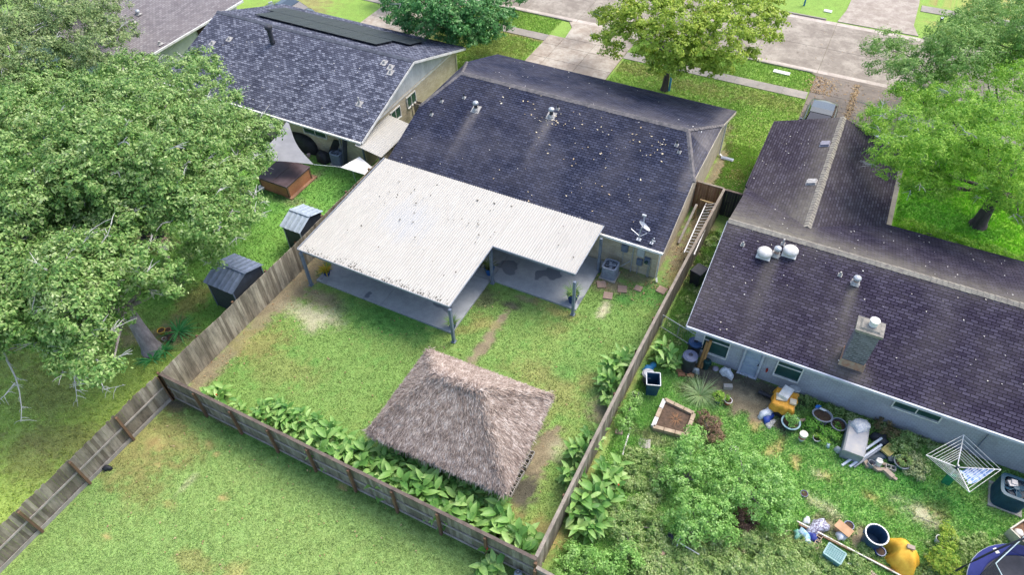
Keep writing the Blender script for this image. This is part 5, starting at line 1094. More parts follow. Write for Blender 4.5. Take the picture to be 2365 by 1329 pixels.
def blades(name, base, n, L, w, m, parent=None, arch=.6, cat=None, label=None, group=None, col=None, elev=(.5, 1.4), prof=(.7, 1., .8, .45, .05), zb=0.):
    V, F = [], []
    for i in range(n):
        a = random.random() * 6.28; el = random.uniform(*elev); strip_leaf(V, F, (math.cos(a) * .04, math.sin(a) * .04, zb), (math.cos(a), math.sin(a), el), L * random.uniform(.65, 1.1), w, arch * random.uniform(.5, 1.2), np.array([0, 0, 1.]), prof=prof, fold=.1)
    f = MB(); f.v = V; f.f = F
    if parent: return ob(name, f, m, parent, uv=False, smooth=True)
    return solo(name, f, m, label, cat, base, group=group, uv=False, smooth=True)
frond_m = leafmat('frond_green', [(.03, .2, .05), (.07, .32, .09), (.2, .5, .2)], nscale=4, trans=.2)
blades('palm_plant', G(414, 768), 46, .95, .07, frond_m, label='bright green fan palm beside the left garden fence', cat='palm', group='small palms by the fence')
blades('palm_plant', G(380, 812), 34, .65, .07, frond_m, label='small dark palm at the foot of the oak trunk, nearer the fence', cat='palm', group='small palms by the fence')
blades('palm_plant', G(352, 832), 34, .75, .07, frond_m, label='low palm below the oak trunk, left of the other small palm', cat='palm', group='small palms by the fence')
grassm = leafmat('ornamental_grass', [(.16, .28, .1), (.32, .46, .2), (.5, .6, .34)], nscale=5, trans=.25)
blades('ornamental_grass', G(1617, 915), 240, .95, .018, grassm, label='fountain shaped clump of ornamental grass beside the raised bed', cat='ornamental grass', arch=.75, elev=(.6, 2.2))

# ================================================================== OBJECTS
def kit(name, label, cat, loc, rz=0, group=None): return T(name, label, cat, loc, rz, group)
# air conditioners
def ac(label, loc, w, h, m, rz=0, round_=False, top=None):
    t = kit('air_conditioner', label, 'air conditioner', loc, rz); n = 32
    def ring(s, z, p=5.):
        out = []
        for i in range(n):
            a = 2 * math.pi * i / n + math.pi / n; c, s_ = math.cos(a), math.sin(a); k = (abs(c) ** p + abs(s_) ** p) ** (-1 / p); out.append((c * k * s, s_ * k * s, z))
        return out
    f = MB(); zs = []; N = 13
    for i in range(N):
        z = .07 + (h - .1) * i / N; dz = (h - .1) / N; zs += [(w / 2, z), (w / 2, z + dz * .6), (w / 2 - .025, z + dz * .62), (w / 2 - .025, z + dz * .98)]
    zs += [(w / 2 + .005, h - .05), (w / 2 + .005, h), (w * .4, h + .01), (w * .38, h + .0)]
    for s, z in zs: f.v += ring(s, z, 5.)
    for i in range(len(zs) - 1):
        for k in range(n): f.f.append((i * n + k, i * n + (k + 1) % n, (i + 1) * n + (k + 1) % n, (i + 1) * n + k))
    ob('cabinet', f, m, t)
    f = MB(); f.lathe([(w * .4, h - .02), (w * .38, h - .12), (0, h - .14)], n=24); ob('fan_well', f, P('dark_fan', (.05, .06, .08), (.03, .035, .05), 8, .5), t)
    f = MB(); 
    for k in range(4): a = k * math.pi / 2 + .4; f.box((math.cos(a) * w * .2, math.sin(a) * w * .2, h - .06), (w * .3, w * .16, .01), rz=a, rx=.4)
    f.lathe([(0, h + .03), (.1 * w, h + .025), (.11 * w, h)], n=14); ob('fan', f, top or m, t)
    f = MB()
    for r in (.12, .2, .28, .36): f.lathe([(r * w - .004, h + .012), (r * w + .004, h + .016), (r * w + .004, h + .01)], n=24)
    for k in range(4): a = k * math.pi / 4; f.beam((-math.cos(a) * w * .4, -math.sin(a) * w * .4, h + .012), (math.cos(a) * w * .4, math.sin(a) * w * .4, h + .012), .012, .008)
    ob('fan_grille', f, m, t)
    f = MB(); f.box((0, 0, .035), (w * 1.12, w * 1.12, .07)); ob('pad', f, conc_b, t); return t
acm = P('grey_blue_enamel', (.32, .36, .43), (.22, .25, .31), 6, .5)
ac('grey air conditioner unit beside the last patio post', (-7.35, 24.42, 0), .78, .82, acm)
ac('blue grey air conditioner by the brick wall behind the shade sail', G(778, 382) + Vector((0, .25, 0)), .75, .85, P('slate_enamel', (.24, .28, .35), (.18, .21, .27), 5, .5))
a2 = ac('large dark teal air conditioner at the right edge, beside the clothes dryer', (11.0, 19.75, 0), 1.05, .95, P('teal_enamel', (.03, .085, .13), (.02, .06, .09), 4, .4))
f = MB(); f.box((0, 0, .02), (.3, .24, .06), rz=.4); f.box((.05, .05, .07), (.2, .2, .05), rz=.1); solo('stone', f, P('pale_stone', (.6, .56, .53), (.45, .42, .4), 6), 'pale stone lying on top of the large dark teal air conditioner', 'stone', (10.85, 19.85, .96))
# stepping stones
st_m = concrete('paver_brown', (.4, .29, .23), (.31, .22, .18), (.2, .15, .12), 3)
base = None
for px, py, rz, lb in ((1389, 658, .5, 'square brown paver nearest the air conditioner pad'), (1404, 684, .25, 'square brown paver closest to the open lawn'), (1437, 669, .35, 'square brown paver in the middle of the five'), (1474, 667, .0, 'small square brown paver below the meter boxes'), (1528, 671, -.15, 'square brown paver beside the right fence')):
    s = 1. if px != 1474 else .82
    if base is None: f = MB(); f.box((0, 0, .025), (.46, .46, .05)); base = solo('paver', f, st_m, lb, 'paver', G(px, py), rz, 'brown pavers by the air conditioner', bevel=.008)
    else: dup(base, G(px, py), rz, lb, s)
# glazed pots with plants
def pot(mat_, r, h, parent, zb=0., nm='pot'):
    f = MB(); f.lathe([(0, zb), (r * .62, zb), (r * .85, zb + h * .45), (r, zb + h * .93), (r * 1.08, zb + h * .95), (r * 1.06, zb + h), (r * .92, zb + h), (r * .86, zb + h * .86), (0, zb + h * .86)], n=24); ob(nm, f, mat_, parent, smooth=False)
    f = MB(); f.lathe([(r * .87, zb + h * .87), (0, zb + h * .9)], n=16); ob('soil', f, soil, parent)
gp = 'blue pots on the patio'
croton = leafmat('croton_leaf', [(.12, .22, .04), (.45, .4, .04), (.7, .5, .06), (.6, .2, .05)], nscale=6)
yucca = leafmat('yucca_leaf', [(.1, .22, .08), (.25, .4, .14), (.4, .5, .2)], nscale=6)
t = kit('potted_plant', 'yellow croton in a blue pot at the left end of the patio', 'potted plant', G(750, 645) + Vector((0, .25, .09)), 0, gp); pot(navy, .2, .3, t); blades('foliage', None, 34, .42, .09, croton, parent=t, zb=.28, elev=(.8, 2.5), prof=(.3, .9, 1, .6, .1))
t = kit('potted_plant', 'dark spiky plant in a blue pot by the inner corner post', 'potted plant', (-12.95, 21.75, .09), 0, gp); pot(P('cobalt_glaze', (.01, .08, .3), (.02, .12, .4), 4, .2), .26, .5, t); blades('foliage', None, 40, .62, .06, P('olive_fronds', (.12, .18, .05), (.2, .22, .07), 6), parent=t, zb=.46, elev=(.8, 2.6))
t = kit('potted_plant', 'spiky green plant in a blue pot by the front corner post', 'potted plant', (-12.85, 17.78, .09), 0, gp); pot(navy, .2, .36, t); blades('foliage', None, 70, .5, .035, yucca, parent=t, zb=.34, elev=(.3, 1.8), arch=.3)
t = kit('potted_plant', 'spiky plant in the tall navy pot by the right front post', 'potted plant', (-8.32, 21.85, .09), 0, gp); pot(navy, .3, .62, t); blades('foliage', None, 60, .62, .04, yucca, parent=t, zb=.58, elev=(.4, 2.), arch=.4)
# ---------------- left garden
tb = kit('hot_tub', 'hot tub with orange wood sides and a folding dark cover', 'hot tub', (-27.5, 23.2, 0))
f = MB(); f.box((-27.5, 23.2, .38), (2.1, 2.05, .76)); ob('cabinet', f, islandwood('cedar_orange', [(.42, .17, .08), (.5, .22, .11)], sc=8, stretch=(1, 1, 6)), tb, world=True)
for sgn in (-1, 1): f = MB(); f.box((-27.5 + sgn * .545, 23.2, .83), (1.08, 2.2, .11)); ob('cover', f, P('dark_vinyl', (.075, .05, .055), (.11, .08, .09), 2, .45), tb, world=True, bevel=.02)
for x, y in ((-28.52, 22.2), (-26.48, 22.2), (-26.48, 24.2)): f = MB(); f.box((x, y, .38), (.1, .1, .77)); ob('corner_trim', f, postm, tb, world=True)
f = MB(); f.box((-26.5, 23.3, .03), (.5, 2.4, .06)); solo('timber_step', f, wood_brown, 'flat timber edging on the grass right of the hot tub', 'timber', (-26.2, 23.3, 0), world=True)
p = G(605, 437); f = MB(); f.lathe([(.17, 0), (.2, .12), (.18, .2), (.1, .22), (0, .2)], n=18); solo('round_filter', f, white, 'small white and black round tub on the grass left of the hot tub', 'tub', p)
# shade sail
c1, c2, c3 = Vector((-29.0, 26.0, 2.4)), G(725, 380, 1.75), G(560, 372, 2.3); f = MB(); n = 14; V = {}
for i in range(n + 1):
    for j in range(n + 1 - i):
        u, v = i / n, j / n; w_ = 1 - u - v; p = c1 * w_ + c2 * u + c3 * v; k = u * v + v * w_ + w_ * u; cen = (c1 + c2 + c3) / 3; p = p.lerp(cen, .0); 
        inn = (cen - p); 
        for a, b, o_ in ((w_, u, v), (u, v, w_), (v, w_, u)):
            e2 = a * b * 4 * max(0, 1 - 3 * o_); p = p + inn * e2 * .22
        p.z -= k * .5; V[i, j] = len(f.v); f.v.append(tuple(p))
for i in range(n):
    for j in range(n - i):
        f.f.append((V[i, j], V[i + 1, j], V[i, j + 1]))
        if i + j < n - 1: f.f.append((V[i + 1, j], V[i + 1, j + 1], V[i, j + 1]))
solo('shade_sail', f, P('grey_sailcloth', (.27, .275, .29), (.21, .215, .23), 1.2, .8, bmp=0), 'pale grey triangular shade sail stretched above the hot tub', 'shade sail', (-27, 24.5, 0), world=True, smooth=True)
f = MB(); q = G(812, 388, 1.0); f.tube([c2, q], .012, 5); f.tube([q, Vector((q.x + .1, q.y, 0))], .02, 6); solo('rope', f, P('pale_rope', (.6, .65, .66), (.5, .55, .55), 8), 'pale guy rope from the sail corner to a short stake in the grass', 'rope', (q.x, q.y, 0), world=True)
# covered grill, cabinet, planks along the wall
def blob(name, label, cat, c, d, m, seed=1, n=14, wob=.14, z0=0., group=None, parent=None, drape=0.):
    """irregular closed lump: covers, bags, cloths"""
    f = MB(); R_ = random.Random(seed); ph = [R_.random() * 6.28 for _ in range(6)]; rows = 9
    for i in range(rows):
        u = i / (rows - 1); z = u; rr = (1 - u ** 2.6) ** .5 if u < 1 else 0; rr *= (1 + drape * (1 - u) ** 2)
        for k in range(n):
            a = 2 * math.pi * k / n; w_ = 1 + wob * (math.sin(2 * a + ph[0]) + .6 * math.sin(3 * a + ph[1] + u * 2) + .5 * math.sin(5 * a + ph[2] - u * 3) + .5 * math.sin(7 * a + ph[3]) * (1 - u))
            sq = (abs(math.cos(a)) ** 3 + abs(math.sin(a)) ** 3) ** (-1 / 3)
            f.v.append((math.cos(a) * rr * w_ * sq * d[0] / 2, math.sin(a) * rr * w_ * sq * d[1] / 2, z * d[2] + wob * .25 * d[2] * math.sin(4 * a + ph[4]) * u * (1 - u)))
    for i in range(rows - 1):
        for k in range(n): f.f.append((i * n + k, i * n + (k + 1) % n, (i + 1) * n + (k + 1) % n, (i + 1) * n + k))
    c = Vector(c); c.z += z0
    if parent: return ob(name, f, m, parent, smooth=True)
    return solo(name, f, m, label, cat, c, R_.random(), group, smooth=True)
blkcov = P('black_cover', (.018, .02, .022), (.035, .036, .04), 3, .6)
blob('grill_cover', 'black covered grill beneath the window of the solar panel house', 'covered grill', G(700, 345) + Vector((0, .1, 0)), (2.1, .95, 1.15), blkcov, 3)
blob('dark_tarp', 'dark sheet over garden goods between the covered grill and the air conditioner', 'tarp', G(745, 372) + Vector((0, .1, 0)), (1., .7, .7), blkcov, 5)
f = MB(); f.beam((-26.55, 25.9, 0), (-25.9, 26.5, 1.5), .05, .45); solo('panel', f, blkcov, 'dark narrow board leaning on the wall left of the downspout', 'board', (-26.3, 26.1, 0), world=True)
f = MB(); f.beam((-25.3, 26.0, 0), (-25.25, 26.5, 2.0), .4, .06); solo('panel', f, P('slate_board', (.1, .11, .14), (.07, .08, .1), 3), 'tall slate coloured board leaning on the wall beside the downspout', 'board', (-25.3, 26.1, 0), world=True)
for px, py, lb in ((700, 362, 'small white pot left of the pink one under the sail edge'), (714, 363, 'small pale pink pot under the sail edge')):
    f = MB(); f.lathe([(.08, 0), (.12, .22), (.1, .22), (.07, .2), (0, .2)], n=12); solo('flower_pot', f, white if px == 700 else P('pink_pot', (.6, .45, .45), (.5, .35, .35), 5), lb, 'pot', G(px, py))
# sheds
def shed(label, x0, x1, y0, y1, ew, er, m1, m2, slope_m):
    ym = (y0 + y1) / 2; t = kit('garden_shed', label, 'shed', ((x0 + x1) / 2, ym, 0)); ov = .12
    f = MB(); f.add([(x0, y0, 0), (x1, y0, 0), (x1, y1, 0), (x0, y1, 0), (x0, y0, ew), (x1, y0, ew), (x1, y1, ew), (x0, y1, ew), (x0, ym, er), (x1, ym, er)], [(0, 1, 5, 4), (1, 2, 6, 9, 5), (2, 3, 7, 6), (3, 0, 4, 8, 7), (4, 5, 9, 8), (6, 7, 8, 9)]); ob('wall', f, m1, t, world=True)
    f = MB(); n = int((x1 - x0 + 2 * ov) / .1)
    for yA, yB in ((y0 - ov, ym), (y1 + ov, ym)):
        zA = ew - .03; o_ = len(f.v)
        for i in range(n + 1):
            x = x0 - ov + (x1 - x0 + 2 * ov) * i / n; dz = .03 if i % 3 == 0 else .0; f.v += [(x, yA, zA + .04 + dz), (x, yB, er + .04 + dz)]
        for i in range(n): a = o_ + 2 * i; f.f.append((a, a + 2, a + 3, a + 1) if yA < yB else (a, a + 1, a + 3, a + 2))
    ob('roof', f, slope_m, t, world=True)
    f = MB(); f.beam((x0 - ov, ym, er + .07), (x1 + ov, ym, er + .07), .14, .03); ob('ridge', f, slope_m, t, world=True)
    f = MB(); f.box((x0 - .01, ym, .85), (.03, .9, 1.6)); ob('door', f, m2, t, world=True)
    f = MB()
    for x in (x0, x1): 
        for y in (y0, y1): f.box((x, y, ew / 2), (.05, .05, ew))
    ob('corner_trim', f, slope_m, t, world=True)
shed('grey blue metal shed with brown edged roof, the nearer of two by the fence', -24.3, -22.65, 13.9, 15.9, 1.72, 2.1, P('dark_shed_wall', (.055, .065, .08), (.04, .045, .055), 4, .5), blkcov, P('blue_metal_roof', (.2, .24, .33), (.14, .17, .23), 3, .4, metal=.2))
shed('pale grey metal shed beyond the darker one, by the patio cover', -23.6, -22.5, 18.75, 20.5, 1.72, 2.08, P('dark_shed_wall', (.055, .065, .08)), blkcov, P('pale_metal_roof', (.42, .48, .53), (.3, .35, .4), 3, .4, metal=.2))
# pots at the foot of the oak and bits in its shade
terra = P('terracotta', (.42, .2, .1), (.3, .14, .08), 6, .8)
ochre = P('ochre_glaze', (.55, .35, .05), (.4, .25, .05), 6, .5)
for px, py, r, h, m, lb in ((377, 772, .18, .3, ochre, 'ochre glazed pot by the oak trunk'), (391, 770, .16, .26, terra, 'terracotta pot between the ochre pot and the fan palm'), (399, 787, .2, .24, black, 'dark round bowl nearest the fence below the fan palm'), (381, 787, .1, .15, galv, 'small grey bowl between the dark bowl and the trunk')):
    t = kit('plant_pot', lb, 'plant pot', G(px, py), 0, 'pots by the oak trunk'); pot(m, r, h, t)
t = kit('bird_bath', 'small grey bird bath in the shade of the oaks', 'bird bath', G(386, 596)); f = MB(); f.lathe([(.16, 0), (.07, .08), (.06, .5), (.1, .55)], n=14); ob('pedestal', f, conc_b, t); f = MB(); f.lathe([(.1, .55), (.3, .62), (.29, .66), (.1, .6), (0, .6)], n=18); ob('bowl', f, conc_b, t)
f = MB(); a, b = G(332, 588), G(385, 552); f.beam(a + Vector((0, 0, .06)), b + Vector((0, 0, .06)), .16, .12); solo('edging', f, st_m, 'pinkish stone edging below the big oak', 'edging', a, world=True)
f = MB(); 
for i in range(3): f.box((i * .02, .1 + i * .22, .2 + i * .2), (1.1, .3, .06))
f.box((0, .5, .9), (1.1, .06, .5), rx=-.2)
for x in (-.5, .5): f.box((x, .4, .35), (.06, .5, .7))
solo('garden_bench', f, blkcov, 'dark garden seat half hidden beneath the big oak', 'seat', G(352, 560), .6)
# ---------------- lower lawn
blob('black_bag', 'small black bag lying on the open lawn by the lower left fence', 'bag', G(249, 1084), (.32, .26, .22), black, 9, wob=.25)
t = kit('gas_cylinder', 'grey blue gas cylinder on the lawn against the brown capped fence', 'gas cylinder', G(1197, 1334)); f = MB(); f.lathe([(0, .03), (.13, .03), (.155, .08), (.155, .32), (.12, .4), (.04, .44), (0, .44)], n=18); ob('tank', f, acm, t, smooth=True); f = MB(); f.lathe([(.09, .42), (.09, .52)], n=14); f.tube([(0, 0, .43), (0, 0, .52)], .025, 8); ob('valve', f, galv, t)
f = MB(); f.box((0, 0, .03), (.16, .12, .06), rz=.4); solo('white_cup', f, white, 'small white scrap by the fence corner inside the hut garden', 'scrap', G(1231, 1283))
# ---------------- side strip of the right house
def wheelie(label, loc, rz, m, open_=False, group='wheeled bins'):
    t = kit('wheeled_bin', label, 'bin', loc, rz, group)
    f = MB(); V = []
    for z, s in ((.05, .8), (.95, 1.), (.95, .9), (.12, .7)): V += [(x * s * .29, y * s * .33, z) for x, y in ((-1, -1), (1, -1), (1, 1), (-1, 1))]
    f.add(V, [(3, 2, 1, 0)] + [(4 * i + k, 4 * i + (k + 1) % 4, 4 * i + 4 + (k + 1) % 4, 4 * i + 4 + k) for i in range(3) for k in range(4)] + [(12, 13, 14, 15)]); ob('body', f, m, t)
    f = MB()
    for a, b in (((-.3, -.34), (.3, -.34)), ((.3, -.34), (.3, .34)), ((.3, .34), (-.3, .34)), ((-.3, .34), (-.3, -.34))): f.beam((*a, .96), (*b, .96), .035, .035)
    ob('rim', f, galv if open_ else black, t)
    if not open_: f = MB(); f.box((0, 0, .995), (.64, .72, .05), taper=.92); f.box((0, .38, .98), (.5, .05, .05)); ob('lid', f, black, t, bevel=.01)
    for s in (-1, 1): f = MB(); f.tube([(s * .27, .3, .1), (s * .31, .3, .1)], .1, 14); ob('wheel', f, black, t)
    return t
wheelie('black wheeled bin with shiny lid on the strip between the fence and the right house', G(1607, 655), -.3, P('bin_black', (.025, .028, .035), (.035, .04, .05), 3, .3))
wheelie('open dark blue wheeled bin with a pale rim by the fence', G(1503, 905), .35, P('bin_blue', (.02, .07, .13), (.015, .05, .1), 3, .4), True)
def rbin(label, loc, r, h, m, lidm=None, open_=False, zb=0., group='round bins of the cluttered garden', rim=None, contents=None):
    t = kit('round_bin', label, 'bin', loc, 0, group)
    f = MB(); prof = [(0, zb), (r * .82, zb), (r * .9, zb + h * .5), (r * .98, zb + h * .96)] + ([(r * .9, zb + h * .96), (r * .8, zb + h * .4), (r * .75, zb + .08), (0, zb + .08)] if open_ else [])
    f.lathe(prof, n=26); ob('body', f, m, t, smooth=False)
    f = MB(); f.lathe([(r * .97, zb + h * .93), (r * 1.05, zb + h * .94), (r * 1.05, zb + h), (r * .95, zb + h)], n=26); ob('rim', f, rim or lidm or m, t)
    if not open_:
        f = MB(); f.lathe([(r * 1.02, zb + h), (r * .8, zb + h + .05), (r * .3, zb + h + .06), (0, zb + h + .06)], n=26); o = ob('lid', f, lidm or m, t); f = MB(); f.lathe([(r * .3, zb + h + .055), (r * .3, zb + h + .075), (r * .24, zb + h + .075), (r * .24, zb + h + .055)], n=18); f.box((0, 0, zb + h + .08), (r * .5, .05, .03)); ob('handle', f, black, o)
    for s in (-1, 1): f = MB(); f.box((s * r * 1.02, 0, zb + h * .75), (.05, .14, .06)); ob('handle', f, lidm or m, t)
    if contents: f = MB(); f.lathe([(r * .85, zb + h * .7), (0, zb + h * .74)], n=18); ob('contents', f, contents, t)
    return t
bm1 = P('bin_charcoal', (.022, .026, .036), (.035, .04, .05), 4, .45); lid1 = P('lid_blue', (.03, .07, .16), (.02, .05, .12), 4, .35); lid2 = P('lid_grey_blue', (.13, .15, .22), (.09, .1, .16), 3, .35)
rbin('tall round black bin with blue lid against the wall corner', G(1607, 791, 1.05) * Vector((1, 1, 0)) if False else Vector((*G(1607, 791, 1.0)[:2], 0)), .31, 1.0, bm1, lid1)
rbin('tall round black bin with grey blue lid standing on bricks', Vector((*G(1595, 822, 1.1)[:2], 0)), .32, .98, bm1, lid2, zb=.12)
p = Vector((*G(1595, 822, 1.1)[:2], 0)); f = MB()
for dx, dy, rz in ((-.25, -.15, .3), (.2, -.25, .1), (0, .2, 0), (-.1, -.35, .5)): f.box((dx, dy, .055), (.4, .2, .11), rz=rz)
solo('brick_support', f, terra, 'bricks and tiles under the round bin with grey blue lid', 'bricks', p)
rbin('round grey lidded bin behind the open wheeled bin', G(1494, 882), .26, .62, P('bin_grey', (.12, .13, .16), (.09, .1, .12), 4, .5), P('lid_silver', (.4, .42, .46), (.28, .3, .34), 3, .35))
rbin('big open dark blue round bin left of the yellow tarp', G(2010, 1254), .4, .72, P('bin_navy', (.035, .08, .15), (.025, .06, .11), 3, .4), open_=True, rim=galv)
for px, py, dx, lb in ((1627, 772, 0, 'taller round timber post of the pair leaning on the wall beside the round bins'),  (1618, 778, .0, 'shorter timber post of the pair leaning on the wall beside the round bins')):
    a = Vector((*G(px - 4, py + 68)[:2], 0)); a.y = 20.75; f = MB(); f.tube([a, a + Vector((.05, .42, 1.55 if px == 1627 else 1.4))], .07, 10); solo('timber_post', f, P('orange_timber', (.42, .24, .09), (.3, .16, .06), 4, .8, stretch=(1, 1, .3)), lb, 'timber post', a, group='timber posts on the wall', world=True)
rbin('small dark green round bin under the left window', Vector((-1.25, 20.85, 0)), .17, .5, P('bin_green', (.015, .06, .06), (.01, .04, .04), 4, .4), group='round bins of the cluttered garden')
bagw = P('white_plastic_bag', (.75, .76, .78), (.45, .5, .56), 9, .3, bmp=.6)
blob('plastic_bag', 'crumpled white bag on the ground left of the door', 'bag', G(1677, 865), (.5, .45, .4), bagw, 11, wob=.3)
blob('round_tin', 'pale lilac tin on the ground between the green bin and the white bag', 'tin', G(1653, 853), (.28, .28, .12), P('lilac_tin', (.42, .38, .46), (.3, .27, .34), 6, .4), 12, wob=.05)
blob('watering_can', 'grey watering can beside the bin on bricks', 'watering can', G(1606, 860), (.3, .24, .3), galv, 13, wob=.25)
blob('blue_sheet', 'crumpled blue plastic sheet behind the round grey lidded bin', 'plastic sheet', G(1502, 850), (.55, .4, .2), P('blue_plastic', (.04, .2, .5), (.08, .35, .6), 9, .3, bmp=.6), 14, wob=.35)
# wire fence across the strip
WF = kit('wire_fence', 'low white pipe and wire fence from the board fence to the grey house', 'fence', (-3.2, 21.6, 0))
for z in (.95, .1): f = MB(); f.tube([(-3.85, 22.2, z), (-2.1, 21.7, z)], .02, 8); ob('rail', f, galv, WF, world=True)
for u in (0, .5, 1): f = MB(); f.tube([(-3.85 + 1.75 * u, 22.2 - .5 * u, 0), (-3.85 + 1.75 * u, 22.2 - .5 * u, .97)], .022, 8); ob('post', f, galv, WF, world=True)
f = MB()
for i in range(16): u = i / 16; f.tube([(-3.85 + 1.75 * u, 22.2 - .5 * u, .1), (-3.85 + 1.75 * (u + 1 / 16), 22.2 - .5 * (u + 1 / 16), .95)], .004, 3); f.tube([(-3.85 + 1.75 * u, 22.2 - .5 * u, .95), (-3.85 + 1.75 * (u + 1 / 16), 22.2 - .5 * (u + 1 / 16), .1)], .004, 3)
ob('wire_mesh', f, galv, WF, world=True)
# raised bed
RB = kit('raised_bed', 'square raised bed of blocks and planks with dry plants, beside the shrubs', 'raised bed', (-1.8, 17.5, 0))
q = [G(1535, 922, .25), G(1508, 985, .25), G(1585, 1005, .25), G(1603, 955, .25)]
edm = [P('white_block', (.68, .7, .72), (.5, .46, .4), 3, .8), P('tan_block', (.45, .36, .26), (.3, .23, .16), 4, .9)]
for i in range(4):
    a, b = q[i], q[(i + 1) % 4]; 
    for k in range(3):
        f = MB(); u0, u1 = k / 3 + .01, (k + 1) / 3 - .01; p0, p1 = a.lerp(b, u0), a.lerp(b, u1); p0.z = p1.z = .13; f.beam(p0, p1, .17, .25); ob('edging_block', f, edm[0 if i == 0 and k != 1 else 1], RB, world=True)
f = MB(); f.poly([(p.x, p.y, .12) for p in q[::-1]]); f.v = f.v[::-1]; f.f = [(0, 1, 2, 3)]; ob('soil', f, P('bed_soil', (.13, .085, .06), (.07, .05, .035), 8, .95, bmp=.6), RB, world=True)
blades('dry_plant', G(1560, 972) + Vector((0, 0, .1)), 60, .35, .02, P('dry_stalk', (.3, .16, .08), (.2, .1, .05), 9), label='reddish dry stalks inside the square raised bed', cat='dead plant', elev=(.1, .8))
# potted plants near the patio
herb = MC.get('x') or leafmat('potted_herb', [(.08, .25, .03), (.25, .45, .06), (.55, .65, .15)], nscale=4)
def planted(label, loc, r, h, m, leaf_m, ph=.3, pr=.3, n=1, group='planters of the cluttered garden', rim=None, contents_only=False, name='potted_plant'):
    t = kit(name, label, 'planter', loc, 0, group); pot(m, r, h, t)
    if rim: f = MB(); f.lathe([(r * 1.0, h * .93), (r * 1.12, h * .94), (r * 1.12, h * 1.01), (r * .94, h * 1.01), (r * .94, h * .93)], n=24); ob('rim', f, rim, t)
    if not contents_only: puffs_mesh('foliage', [(Vector((t.location.x + random.uniform(-.1, .1) * pr, t.location.y, h + ph * .4)), pr)], 1., .04, leaf_m, t, .12)
    return t
teal = P('teal_plastic', (.02, .2, .2), (.015, .14, .15), 4, .4); gtub = P('grey_tub', (.3, .32, .35), (.2, .22, .25), 4, .5); dtub = P('dark_blue_tub', (.04, .07, .1), (.03, .05, .07), 4, .5); redp = P('faded_red', (.5, .1, .08), (.4, .12, .1), 5, .6)
planted('navy tub of bright leafy herbs right of the ornamental grass', G(1657, 930), .17, .25, navy, herb, pr=.28)
planted('red pot with white rim and small green plant beside the leafy herbs', G(1679, 934), .16, .3, redp, herb, pr=.14, rim=white)
planted('round teal planter with seedlings in front of the orange covered table', G(1822, 985), .36, .34, teal, shr_m, pr=.3, rim=P('pale_teal_rim', (.4, .55, .6), (.3, .45, .5), 5))
t = kit('planter_tub', 'oval grey tub full of dark soil right of the orange covered table', 'planter', G(1893, 972), 0, 'planters of the cluttered garden'); f = MB(); f.lathe([(.25, 0), (.36, .4), (.41, .4), (.41, .44), (.35, .44), (.33, .37), (0, .37)], n=26, sx=1.05, sy=.85); ob('tub', f, gtub, t); f = MB(); f.lathe([(.34, .38), (0, .4)], n=22, sx=1.05, sy=.85); ob('soil', f, soil, t)
p = G(1897, 946, .45); f = MB(); f.tube([p + Vector((-.08, .0, .03)), p + Vector((.16, -.02, .03))], [.05, .045], 10); f.tube([p + Vector((.16, -.02, .03)), p + Vector((.22, -.02, .03))], [.02, .02], 8); solo('spray_bottle', f, white, 'white bottle lying on the soil of the oval grey tub', 'bottle', p, world=True)
blob('cloth', 'scrap of blue cloth on the soil of the oval grey tub', 'cloth', G(1889, 940, .43), (.22, .16, .08), P('blue_cloth', (.02, .12, .45), (.03, .2, .6), 8), 31, wob=.3)
planted('dark pot wedged under the oval grey tub', G(1897, 982), .14, .25, gtub, herb, contents_only=True)
planted('round dark blue tub with dead leaves left of the deck box', G(1932, 990), .3, .32, dtub, herb, contents_only=True, rim=gtub)
planted('white rimmed pot with herbs in the grass below the dark blue tub', G(1884, 1018), .15, .18, gtub, herb, pr=.1, rim=white)
planted('round green tub with straggly weeds left of the clothes dryer', G(2078, 1076), .3, .3, teal, weed_m, pr=.28, rim=gtub)
planted('blue glazed ring pot at the edge of the largest shrub', G(1855, 1145), .14, .16, navy, herb, contents_only=True)
planted('blue pot with pink soil behind the cardboard', G(1957, 1220), .17, .22, navy, herb, contents_only=True, rim=navy)
planted('deep blue glazed pot between the big blue bin and the yellow tarp', G(2028, 1280), .18, .25, navy, herb, contents_only=True, rim=navy)
planted('tall white bucket with grass inside beside the yellow green sapling', G(2163, 1254), .14, .34, P('bluish_white_bucket', (.55, .62, .68), (.4, .46, .52), 4), herb, pr=.1, rim=white)
planted('terracotta pot with a pale rim by the fence below the wheeled bin', G(1467, 915), .13, .2, terra, herb, pr=.1, rim=white)
t = kit('bucket', 'white bucket with a red band beside the bright green herbs', 'bucket', G(1850, 1016), 0); f = MB(); f.lathe([(0, 0), (.12, 0), (.16, .42), (.12, .43), (0, .43)], n=22); ob('body', f, white, t); f = MB(); f.lathe([(.14, .18), (.151, .3), (.14, .3)], n=22); ob('band', f, redp, t); f = MB(); f.lathe([(.165, .42), (.17, .45), (0, .47)], n=22); ob('lid', f, P('cream_lid', (.75, .72, .6), (.6, .58, .48), 5), t)
for px, py, r, h, lb, m in ((2008, 1078, .14, .3, 'white handled bucket lying among the bricks, left of the taller one', gtub), (2024, 1076, .15, .4, 'tall upturned white bucket among the bricks', white)):
    t = kit('bucket', lb, 'bucket', G(px, py), 0, 'buckets among the bricks'); f = MB(); f.lathe([(0, 0), (r * .85, 0), (r, h), (r * .9, h), (r * .78, .05), (0, .05)] if m is gtub else [(r, 0), (r * .85, h), (0, h + .01)], n=20); ob('body', f, m, t)
    f = MB(); f.tube([(r * math.cos(a), .02, h * .95 + r * .5 * math.sin(a)) for a in [i * math.pi / 8 for i in range(9)]], .008, 5); ob('handle', f, black, t)
